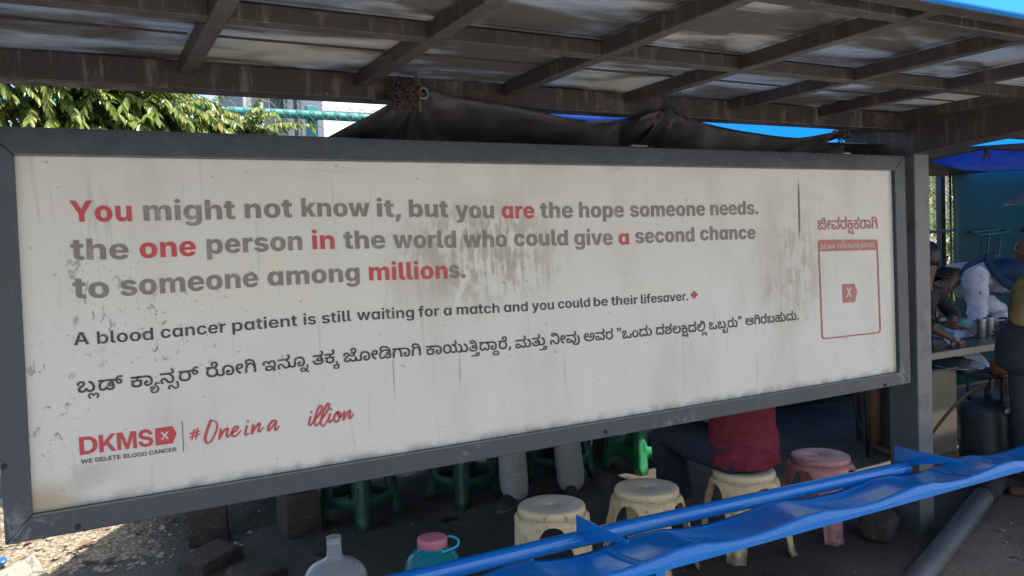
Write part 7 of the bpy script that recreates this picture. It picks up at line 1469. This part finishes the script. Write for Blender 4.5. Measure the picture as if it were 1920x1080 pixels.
def hand(J, E, wrist, wname, d, palm_n, thumb_side, curl, pre, size=1.0):
    """palm with five fingers growing from the wrist joint wname"""
    d = Vector(d).normalized(); pn = Vector(palm_n).normalized(); s = d.cross(pn).normalized() * thumb_side
    w_ = Vector(wrist)
    J[pre + 'palm'] = (w_ + d * 0.05 * size, 0.028 * size, 0.017 * size); E.append((wname, pre + 'palm'))
    J[pre + 'knuck'] = (w_ + d * 0.088 * size, 0.030 * size, 0.014 * size); E.append((pre + 'palm', pre + 'knuck'))
    for k, (sx, L_) in enumerate(((0.030, 0.070), (0.010, 0.080), (-0.010, 0.074), (-0.029, 0.058))):
        b = w_ + d * 0.098 * size + s * sx * size; c = curl * (1 + 0.15 * k)
        d1 = (d * math.cos(c) + pn * math.sin(c) + s * sx * 4); d1.normalize(); d2 = (d * math.cos(c * 2) + pn * math.sin(c * 2) + s * sx * 3); d2.normalize()
        J[pre + 'f%da' % k] = (b, 0.0095 * size, 0.0095 * size); J[pre + 'f%db' % k] = (b + d1 * L_ * 0.55 * size, 0.0085 * size, 0.0085 * size); J[pre + 'f%dc' % k] = (b + (d1 * 0.55 + d2 * 0.45) * L_ * size, 0.0065 * size, 0.0065 * size)
        E += [(pre + 'knuck', pre + 'f%da' % k), (pre + 'f%da' % k, pre + 'f%db' % k), (pre + 'f%db' % k, pre + 'f%dc' % k)]
    b = w_ + d * 0.035 * size + s * 0.032 * size
    J[pre + 't1'] = (b, 0.012 * size, 0.012 * size); J[pre + 't2'] = (b + (d * 0.7 + s * 0.6 + pn * 0.25) * 0.036 * size, 0.0095 * size, 0.0095 * size); J[pre + 't3'] = (b + (d * 0.85 + s * 0.55 + pn * 0.45) * 0.062 * size, 0.0075 * size, 0.0075 * size)
    E += [(pre + 'palm', pre + 't1'), (pre + 't1', pre + 't2'), (pre + 't2', pre + 't3')]
def person(label, base, P, face, cloth_top, cloth_bot, sleeve=0.6, leg_cut=None, group=None, hands=None, girth=1.0, hair_len=0.0, disp=0.006, hipw=0.15, hem=0.05, baggy=1.0):
    """P: joints pelvis chest neck head shL elL wrL shR elR wrR hipL knL anL toL hipR knR anR toR; face: the way the head looks"""
    t = thing('person', label, 'person', base, 0, group)
    V = {k: Vector(v) for k, v in P.items()}; g_ = girth
    mid = V['pelvis'].lerp(V['chest'], 0.5)
    J = {'pelvis': (V['pelvis'], hipw * 0.76 * g_, 0.092 * g_), 'mid': (mid, 0.105 * g_, 0.078 * g_), 'chest': (V['chest'], 0.118 * g_, 0.088 * g_), 'neckb': (V['neck'].lerp(V['chest'], 0.18), 0.08, 0.074), 'neck': (V['neck'].lerp(V['head'], 0.2), 0.062, 0.064),
         'jaw': (V['head'] - Vector((0, 0, 0.06)), 0.080, 0.086), 'head': (V['head'] + Vector((0, 0, 0.015)), 0.088, 0.100), 'crown': (V['head'] + Vector((0, 0, 0.085)), 0.06, 0.07)}
    f = Vector(face).normalized(); s = f.cross(Vector((0, 0, 1))).normalized()
    J['nose'] = (V['head'] + f * 0.092 - Vector((0, 0, 0.012)), 0.014, 0.016)
    E = [('pelvis', 'mid'), ('mid', 'chest'), ('chest', 'neckb'), ('neckb', 'neck'), ('neck', 'jaw'), ('jaw', 'head'), ('head', 'crown'), ('head', 'nose')]
    for S in 'LR':
        J['sh' + S] = (V['sh' + S], 0.048 * g_, 0.048 * g_); J['el' + S] = (V['el' + S], 0.041, 0.041); J['wr' + S] = (V['wr' + S], 0.026, 0.024)
        fm = V['el' + S].lerp(V['wr' + S], 0.3); J['fa' + S] = (fm, 0.042, 0.042)
        J['hip' + S] = (V['hip' + S], 0.076 * g_, 0.076 * g_); J['kn' + S] = (V['kn' + S], 0.056, 0.056); J['cf' + S] = (V['kn' + S].lerp(V['an' + S], 0.33), 0.056, 0.056); J['an' + S] = (V['an' + S], 0.036, 0.036)
        J['hl' + S] = (V['an' + S] + Vector((0, 0, -0.045)) - (V['to' + S] - V['an' + S]).normalized() * 0.02, 0.032, 0.032); J['to' + S] = (V['to' + S], 0.033, 0.024)
        E += [('chest', 'sh' + S), ('sh' + S, 'el' + S), ('el' + S, 'fa' + S), ('fa' + S, 'wr' + S), ('pelvis', 'hip' + S), ('hip' + S, 'kn' + S), ('kn' + S, 'cf' + S), ('cf' + S, 'an' + S), ('an' + S, 'hl' + S), ('hl' + S, 'to' + S)]
        hd = (V['wr' + S] - V['el' + S]).normalized()
        h_ = (hands or {}).get(S, {})
        hand(J, E, V['wr' + S], 'wr' + S, h_.get('d', hd), h_.get('n', f - hd * f.dot(hd) + Vector((0.01, 0, -0.02))), 1 if S == 'L' else -1, h_.get('curl', 0.35), 'h' + S)
    body = skin_mesh('body', J, E, 'pelvis', SKIN, t, 2)
    # face and hair
    ez = V['head'] - Vector((0, 0, 0.0))
    for k in (-1, 1):
        mb = MB(); mb.ball(ez + f * 0.076 + s * 0.031 * k + Vector((0, 0, 0.014)), 0.0115, 8, 6); obj('eye', mb, EYE, t, smooth=True)
        mb = MB(); mb.ball(ez + s * 0.083 * k - f * 0.005, (0.012, 0.02, 0.03), 8, 6); obj('ear', mb, SKIN, t, smooth=True)
    mb = MB(); mb.ball(ez + f * 0.073 - Vector((0, 0, 0.052)), (0.021, 0.021, 0.006), 8, 6); obj('mouth', mb, mat_lip, t, smooth=True)
    mb = MB(); rows = []
    for i in range(11):
        el = lerp(-0.35 - hair_len, 1.5708, i / 10); row = []
        for k in range(28):
            az = 2 * math.pi * k / 28; d_ = f * math.cos(az) + s * math.sin(az)
            e2 = el if math.cos(az) < 0.35 else max(el, lerp(0.65, 1.5708, i / 10))
            r0 = 0.102 + 0.012 * noise.noise((d_.x * 4, d_.y * 4, e2 * 5 + hair_len))
            row.append(V['head'] + Vector((0, 0, 0.03)) - f * 0.008 + d_ * math.cos(e2) * r0 * 0.97 + Vector((0, 0, math.sin(e2) * r0 * 1.14)))
        rows.append(row)
    mb.grid(rows, True); obj('hair', mb, HAIR, t, smooth=True, solid=0.008)
    # clothes follow the same skeleton, a little larger
    T = {'pelvis': (V['pelvis'] - (V['chest'] - V['pelvis']).normalized() * hem, hipw * (1.08 + (hem > 0.06) * 0.1) * g_, 0.135 * g_), 'hem': (V['pelvis'].lerp(V['chest'], 0.12), hipw * 1.12 * g_, 0.142 * g_), 'mid': (mid, 0.152 * g_, 0.118 * g_), 'chest': (V['chest'], 0.168 * g_, 0.13 * g_), 'neck': (V['neck'].lerp(V['chest'], 0.0), 0.092, 0.088)}
    TE = [('pelvis', 'hem'), ('hem', 'mid'), ('mid', 'chest'), ('chest', 'neck')]
    for S in 'LR':
        T['sh' + S] = (V['sh' + S], 0.080 * g_ * baggy, 0.080 * g_ * baggy); TE.append(('chest', 'sh' + S)); a, b = 'sh' + S, None
        if sleeve <= 1: T['cuff' + S] = (V['sh' + S].lerp(V['el' + S], sleeve), 0.064, 0.064); TE.append(('sh' + S, 'cuff' + S))
        else:
            T['el' + S] = (V['el' + S], 0.062 * baggy, 0.062 * baggy); T['cuff' + S] = (V['el' + S].lerp(V['wr' + S], sleeve - 1), 0.052 * baggy, 0.052 * baggy); TE += [('sh' + S, 'el' + S), ('el' + S, 'cuff' + S)]
    if cloth_top: skin_mesh('shirt', T, TE, 'pelvis', cloth_top, t, 3, disp, 1)
    B = {'waist': (V['pelvis'].lerp(V['chest'], 0.22), 0.140 * g_, 0.115 * g_), 'pelvis': (V['pelvis'], hipw * g_, 0.125 * g_)}
    BE = [('waist', 'pelvis')]; lc = leg_cut if leg_cut is not None else 1.93; lw_ = 1.0 if lc > 1.5 else 1.12
    for S in 'LR':
        B['hip' + S] = (V['hip' + S], 0.104 * g_, 0.104 * g_); BE.append(('pelvis', 'hip' + S))
        if lc <= 1:
            B['cuff' + S] = (V['hip' + S].lerp(V['kn' + S], lc), 0.092, 0.092); BE.append(('hip' + S, 'cuff' + S))
        else:
            B['kn' + S] = (V['kn' + S], 0.078 * lw_, 0.078 * lw_); B['cf' + S] = (V['kn' + S].lerp(V['an' + S], 0.5), 0.094, 0.094); B['cuff' + S] = (V['kn' + S].lerp(V['an' + S], lc - 1), 0.092, 0.092)
            BE += [('hip' + S, 'kn' + S), ('kn' + S, 'cf' + S), ('cf' + S, 'cuff' + S)]
    if cloth_bot: skin_mesh('trousers' if lc > 1 else 'shorts', B, BE, 'pelvis', cloth_bot, t, 3, disp * 0.8, 4, 4.5)
    return t, V
mat_lip = mat_plain('lips', (0.16, 0.06, 0.05), rough=0.45)
def shoe(t, an, to, mat, sole):
    an, to = Vector(an), Vector(to); d = (to - an); d.z = 0; d.normalize(); s = Vector((-d.y, d.x, 0)); b = Vector((an.x, an.y, 0))
    mb = MB(); rows = []
    for k in range(15):
        u = k / 14; x = lerp(-0.075, 0.20, u); w_ = interp([(0, 0.026), (0.12, 0.038), (0.45, 0.040), (0.7, 0.050), (0.9, 0.043), (1, 0.018)], u); h_ = interp([(0, 0.055), (0.2, 0.085), (0.4, 0.075), (0.65, 0.056), (0.9, 0.040), (1, 0.026)], u)
        rows.append([b + d * x + s * (w_ * math.cos(a)) + Vector((0, 0, 0.02 + h_ * max(0, math.sin(a)))) for a in [math.pi * j / 10 for j in range(11)]])
    mb.grid(rows); mb.f += [tuple(range(11)), tuple(range(len(mb.v) - 11, len(mb.v)))]
    o = obj('shoe', mb, mat, t, smooth=True, solid=0.003)
    out = []
    for k in range(24):
        a = 2 * math.pi * k / 24; ca, sa = math.cos(a), math.sin(a); out.append(b + d * (0.0625 + 0.142 * ca) + s * (0.046 + 0.008 * ca) * sa + Vector((0, 0, 0.0)))
    mb = MB(); mb.prism(out, (0, 0, 0.022)); off_ = obj('sole', mb, sole, t, smooth=False)
    return o
M_SHOE = mat_plain('worn dark canvas', (0.028, 0.026, 0.027), (0.05, 0.046, 0.043), rough=0.8, sc=25)
M_SOLE = mat_plain('grey rubber sole', (0.13, 0.125, 0.12), (0.08, 0.078, 0.074), rough=0.7)
# standing in pale trousers behind the hoarding
bx_, by_ = 2.43, 1.70
P = dict(pelvis=(bx_, by_, 0.92), chest=(bx_ - 0.01, by_ - 0.01, 1.27), neck=(bx_, by_, 1.45), head=(bx_ - 0.02, by_ - 0.03, 1.60),
    shL=(bx_ + 0.15, by_ - 0.09, 1.39), elL=(bx_ + 0.20, by_ - 0.16, 1.12), wrL=(bx_ + 0.05, by_ - 0.28, 0.98), shR=(bx_ - 0.17, by_ + 0.07, 1.39), elR=(bx_ - 0.26, by_ - 0.02, 1.12), wrR=(bx_ - 0.20, by_ - 0.24, 1.0),
    hipL=(bx_ + 0.10, by_ - 0.04, 0.86), knL=(bx_ + 0.205, by_ - 0.07, 0.48), anL=(bx_ + 0.235, by_ - 0.07, 0.075), toL=(bx_ + 0.14, by_ - 0.21, 0.02), hipR=(bx_ - 0.10, by_ + 0.03, 0.86), knR=(bx_ - 0.165, by_ - 0.03, 0.48), anR=(bx_ - 0.145, by_ - 0.02, 0.075), toR=(bx_ - 0.28, by_ - 0.10, 0.02))
M_TRO = m_cloth('pale grey beige trousers', (0.44, 0.40, 0.36), 0.6)
t_, V_ = person('person standing behind the hoarding in pale beige trousers and dark shoes', (bx_, by_, 0), P, (-0.5, -0.85, 0), m_cloth('checked grey shirt', (0.20, 0.22, 0.26)), M_TRO, 0.6, 2.15)
for S in 'LR': shoe(t_, V_['an' + S], V_['to' + S], M_SHOE, M_SOLE)
# seated on the cream stool in a maroon shirt
c_ = Vector((2.90, 0.385, 0))
P = dict(pelvis=(2.915, 0.385, 0.475), chest=(2.935, 0.41, 0.85), neck=(2.90, 0.46, 1.02), head=(2.86, 0.52, 1.16), shL=(2.77, 0.32, 0.98), elL=(2.66, 0.44, 0.80), wrL=(2.54, 0.66, 0.92), shR=(3.07, 0.56, 0.97), elR=(3.02, 0.84, 0.84), wrR=(2.80, 0.96, 0.92),
    hipL=(2.83, 0.36, 0.475), knL=(2.74, 0.82, 0.555), anL=(2.92, 0.86, 0.09), toL=(2.80, 1.0, 0.03), hipR=(2.96, 0.47, 0.475), knR=(2.92, 0.95, 0.52), anR=(3.0, 1.06, 0.08), toR=(2.88, 1.17, 0.03))
M_MAR = m_cloth('maroon shirt', (0.19, 0.026, 0.040), 0.8, (0.155, 0.020, 0.033), 11); M_NAVY = m_cloth('dark navy jeans', (0.030, 0.038, 0.060), 0.7)
t_, V_ = person('person seated on a cream stool, back turned, in a maroon shirt and navy jeans', (2.9, 0.385, 0), P, (-0.6, 0.7, -0.3), None, M_NAVY, 0.75, 1.92, None, None, 1.12, 0, 0.012, 0.172, hem=0.07)
for S in 'LR': shoe(t_, V_['an' + S], V_['to' + S], M_SHOE, M_SOLE)
rows = []
wa, fa = Vector((0.86, -0.50, 0)), Vector((0.50, 0.86, 0))
for j in range(41):
    z = lerp(0.425, 1.03, j / 40)
    rx = interp([(0.425, 0.158), (0.45, 0.172), (0.50, 0.180), (0.58, 0.170), (0.68, 0.162), (0.80, 0.172), (0.90, 0.182), (0.96, 0.165), (1.0, 0.115), (1.03, 0.07)], z)
    ry = interp([(0.425, 0.138), (0.47, 0.152), (0.55, 0.142), (0.70, 0.128), (0.88, 0.125), (0.98, 0.095), (1.03, 0.065)], z)
    c_ = Vector(P['pelvis']).lerp(Vector(P['chest']), (z - 0.475) / 0.375); c_.z = z
    row = []
    for k in range(64):
        a = 2 * math.pi * k / 64; ca, sa = math.cos(a), math.sin(a)
        fold = 0.010 * ease(0.80, 0.5, z) * math.sin(46 * (z + 0.16 * ca * ca + 0.05 * noise.noise((ca * 2, sa * 2, z * 5)))) * (0.35 + 0.65 * abs(noise.noise((ca * 1.5, sa * 1.5, z * 9))) * 2)
        fold += 0.008 * noise.noise((ca * 2.5, sa * 2.5, z * 6)) + 0.004 * noise.noise((ca * 6, sa * 6, z * 22))
        row.append(c_ + wa * (rx + fold) * math.copysign(abs(ca) ** 0.9, ca) + fa * (ry + fold) * math.copysign(abs(sa) ** 0.9, sa))
    rows.append(row)
mb = MB(); mb.grid(rows, True); obj('shirt', mb, M_MAR, t_, smooth=True, solid=0.003)
for S in 'LR':
    a, b = V_['sh' + S], V_['el' + S]
    mb = MB(); mb.tube([a.lerp(b, q_) + (Vector(P['chest']) - a) * (0.25 * (1 - q_) ** 3) for q_ in [k / 8 * 0.8 for k in range(9)]], [0.085 - 0.018 * k / 8 for k in range(9)], 20); obj('sleeve', mb, M_MAR, t_, smooth=True)
# in blue shorts beside the post
bx_, by_ = 5.08, 1.22
P = dict(pelvis=(bx_, by_, 0.80), chest=(bx_, by_ - 0.02, 1.14), neck=(bx_, by_, 1.31), head=(bx_, by_ - 0.04, 1.46), shL=(bx_ + 0.16, by_ - 0.03, 1.25), elL=(bx_ + 0.22, by_ - 0.12, 1.0), wrL=(bx_ + 0.2, by_ - 0.3, 0.95), shR=(bx_ - 0.16, by_ - 0.03, 1.25), elR=(bx_ - 0.2, by_ - 0.1, 1.0), wrR=(bx_ - 0.12, by_ - 0.3, 0.95),
    hipL=(bx_ + 0.10, by_, 0.74), knL=(bx_ + 0.16, by_ + 0.10, 0.42), anL=(bx_ + 0.15, by_ + 0.17, 0.07), toL=(bx_ + 0.19, by_ + 0.03, 0.02), hipR=(bx_ - 0.09, by_, 0.74), knR=(bx_ - 0.085, by_ - 0.01, 0.38), anR=(bx_ - 0.075, by_ - 0.01, 0.07), toR=(bx_ - 0.11, by_ - 0.16, 0.02))
person('bare legged person in blue shorts standing half hidden by the grey post', (bx_, by_, 0), P, (0, -1, -0.1), m_cloth('faded teal vest', (0.04, 0.10, 0.12)), m_cloth('blue shorts', (0.016, 0.036, 0.14)), 0.5, 0.86)
# leaning over the table in a white shirt, navy bag on the back
c_ = onY(1840, 560, 1.62)
sh_ = onY(1812, 508, 1.58); hp_ = onY(1960, 520, 1.75)
P = dict(pelvis=hp_ + Vector((0, 0, -0.10)), chest=sh_ + Vector((0.17, 0.06, -0.02)), neck=sh_ + Vector((-0.02, 0.06, -0.02)), head=sh_ + Vector((-0.10, 0.14, -0.12)), shR=sh_ + Vector((0.03, -0.06, -0.04)), elR=onY(1832, 575, 1.50), wrR=onY(1834, 634, 1.40) , shL=sh_ + Vector((0.10, 0.24, -0.03)), elL=onY(1880, 590, 1.62), wrL=onY(1868, 622, 1.45),
    hipR=hp_ + Vector((0, -0.09, -0.16)), knR=hp_ + Vector((-0.05, -0.08, -0.58)), anR=Vector((hp_.x + 0.02, hp_.y - 0.08, 0.08)), toR=Vector((hp_.x - 0.14, hp_.y - 0.12, 0.02)), hipL=hp_ + Vector((0, 0.10, -0.16)), knL=hp_ + Vector((0.02, 0.12, -0.58)), anL=Vector((hp_.x + 0.06, hp_.y + 0.12, 0.08)), toL=Vector((hp_.x - 0.1, hp_.y + 0.10, 0.02)))
M_WSH = m_cloth('white shirt', (0.56, 0.57, 0.66), 0.7)
t_, V_ = person('person in a loose white shirt bending over the cooking table, navy bag on the back', Vector((hp_.x, hp_.y, 0)), P, (-0.7, -0.5, -0.5), M_WSH, m_cloth('grey work trousers', (0.10, 0.10, 0.11)), 1.85, 1.93, None, None, 1.1, 0, 0.02, baggy=1.35)
M_BAG = m_cloth('navy bag cloth', (0.010, 0.035, 0.085), 0.4)
bag = thing('shoulder_bag', 'navy blue bag slung across the back of the person in white', 'bag', sh_ + Vector((0.5, 0, 0.0)))
mb = MB(); a = onY(1862, 500, 1.50); b = onY(1925, 500, 1.48)
rows = []
for i in range(15):
    u = i / 14; c_ = a.lerp(b, u) + Vector((0, 0.10, -0.04)); rr_ = 0.155 * math.sin(max(0.12, u) * math.pi * 0.52 + 0.25) 
    rows.append([c_ + Vector((0.02 * math.cos(q_), 0.15 * math.cos(q_), rr_ * math.sin(q_) * 0.8)) for q_ in [2 * math.pi * k / 18 for k in range(18)]])
mb.grid(rows, True); mb.f += [tuple(range(18)), tuple(range(len(mb.v) - 18, len(mb.v)))]; obj('pouch', mb, M_BAG, bag, smooth=True, sub=1)
def ribbon(pts, w_, up):
    L_ = spline(pts, 6); up = Vector(up); return [[p + up * w_, p - up * w_] for p in L_]
mb = MB(); mb.grid(ribbon([onY(1868, 478, 1.47), onY(1838, 487, 1.46), onY(1812, 500, 1.44), onY(1799, 515, 1.47)], 0.028, (0, -0.2, 1))); obj('strap', mb, M_BAG, bag, smooth=True, solid=0.006)
mb = MB(); mb.grid(ribbon([onY(1848, 485, 1.45), onY(1866, 510, 1.42), onY(1885, 530, 1.42), onY(1915, 545, 1.44)], 0.04, (0.3, -0.1, 1))); obj('strap', mb, M_BAG, bag, smooth=True, solid=0.006)
mb = MB(); mb.grid(ribbon([onY(1838, 549, 1.44), onY(1862, 551, 1.44), onY(1900, 553, 1.46)], 0.012, (0, 0, 1))); obj('strap', mb, M_BAG, bag, smooth=True, solid=0.006)
# small figure by the post, arm stretched over the table
hd = onY(1737, 490, 1.28)
P = dict(pelvis=hd + Vector((-0.02, 0.10, -0.66)), chest=hd + Vector((-0.01, 0.06, -0.34)), neck=hd + Vector((0, 0.02, -0.17)), head=hd, shR=hd + Vector((-0.15, 0.0, -0.24)), elR=hd + Vector((-0.2, -0.1, -0.45)), wrR=hd + Vector((-0.08, -0.22, -0.56)), shL=hd + Vector((0.14, 0.02, -0.25)), elL=onY(1790, 590, 1.22), wrL=onY(1782, 612, 1.02),
    hipR=hd + Vector((-0.1, 0.10, -0.72)), knR=hd + Vector((-0.1, 0.06, -1.05)), anR=Vector((hd.x - 0.1, hd.y + 0.12, 0.07)), toR=Vector((hd.x - 0.1, hd.y - 0.03, 0.02)), hipL=hd + Vector((0.07, 0.10, -0.72)), knL=hd + Vector((0.08, 0.06, -1.05)), anL=Vector((hd.x + 0.08, hd.y + 0.12, 0.07)), toL=Vector((hd.x + 0.08, hd.y - 0.03, 0.02)))
t = NT('dark patterned cloth'); t.col(t.mix(t.ramp(t.noise(38, 3), 0.55, 0.62), (0.012, 0.013, 0.018), (0.05, 0.05, 0.056))); t.rough(0.85)
person('person in dark patterned clothes leaning out from behind the post, arm over the table', Vector((hd.x, hd.y + 0.1, 0)), P, (0.3, 0.9, -0.2), t.m, m_cloth('black skirt cloth', (0.02, 0.02, 0.024)), 1.45, 1.93, None, {'L': {'d': (0.55, -0.75, -0.12), 'n': (0, 0, -1), 'curl': 0.25}}, 0.95, 0.35)
# cropped figure at the right edge
bx_, by_ = onY(1930, 600, 0.02).x, 0.02
P = dict(pelvis=(bx_ + 0.05, by_, 0.80), chest=(bx_ + 0.10, by_ + 0.03, 1.12), neck=(bx_ + 0.08, by_, 1.30), head=(bx_ + 0.05, by_, 1.46), shR=(bx_ - 0.07, by_ - 0.03, 1.24), elR=(bx_ - 0.12, by_ - 0.02, 1.05), wrR=(bx_ + 0.16, by_ + 0.20, 1.0), shL=(bx_ + 0.26, by_ + 0.08, 1.24), elL=(bx_ + 0.3, by_ + 0.18, 1.0), wrL=(bx_ + 0.32, by_ + 0.26, 0.95),
    hipR=(bx_ - 0.03, by_, 0.74), knR=(bx_ - 0.02, by_ + 0.02, 0.42), anR=(bx_ + 0.02, by_ - 0.05, 0.07), toR=(bx_ - 0.06, by_ + 0.10, 0.02), hipL=(bx_ + 0.15, by_ + 0.05, 0.74), knL=(bx_ + 0.18, by_ + 0.08, 0.42), anL=(bx_ + 0.2, by_ + 0.03, 0.07), toL=(bx_ + 0.14, by_ + 0.18, 0.02))
person('person cut off by the right edge, in a mustard sleeved top and slate grey apron', (bx_ + 0.05, by_, 0), P, (-0.4, 0.85, -0.2), m_cloth('mustard cloth', (0.20, 0.15, 0.07)), m_cloth('slate grey cloth', (0.050, 0.056, 0.075)), 1.05, 1.93, None, None, 1.0)
ap = [t_ for t_ in bpy.data.objects if t_.get('label', '').startswith('person cut off')][0]
T = {'a': (Vector((bx_ + 0.07, by_ - 0.01, 1.10)), 0.19, 0.16), 'b': (Vector((bx_ + 0.03, by_ - 0.01, 0.85)), 0.215, 0.19), 'c': (Vector((bx_ + 0.0, by_, 0.68)), 0.225, 0.2)}
skin_mesh('apron', T, [('a', 'b'), ('b', 'c')], 'a', bpy.data.materials['slate grey cloth'], ap, 3, 0.012, 9)
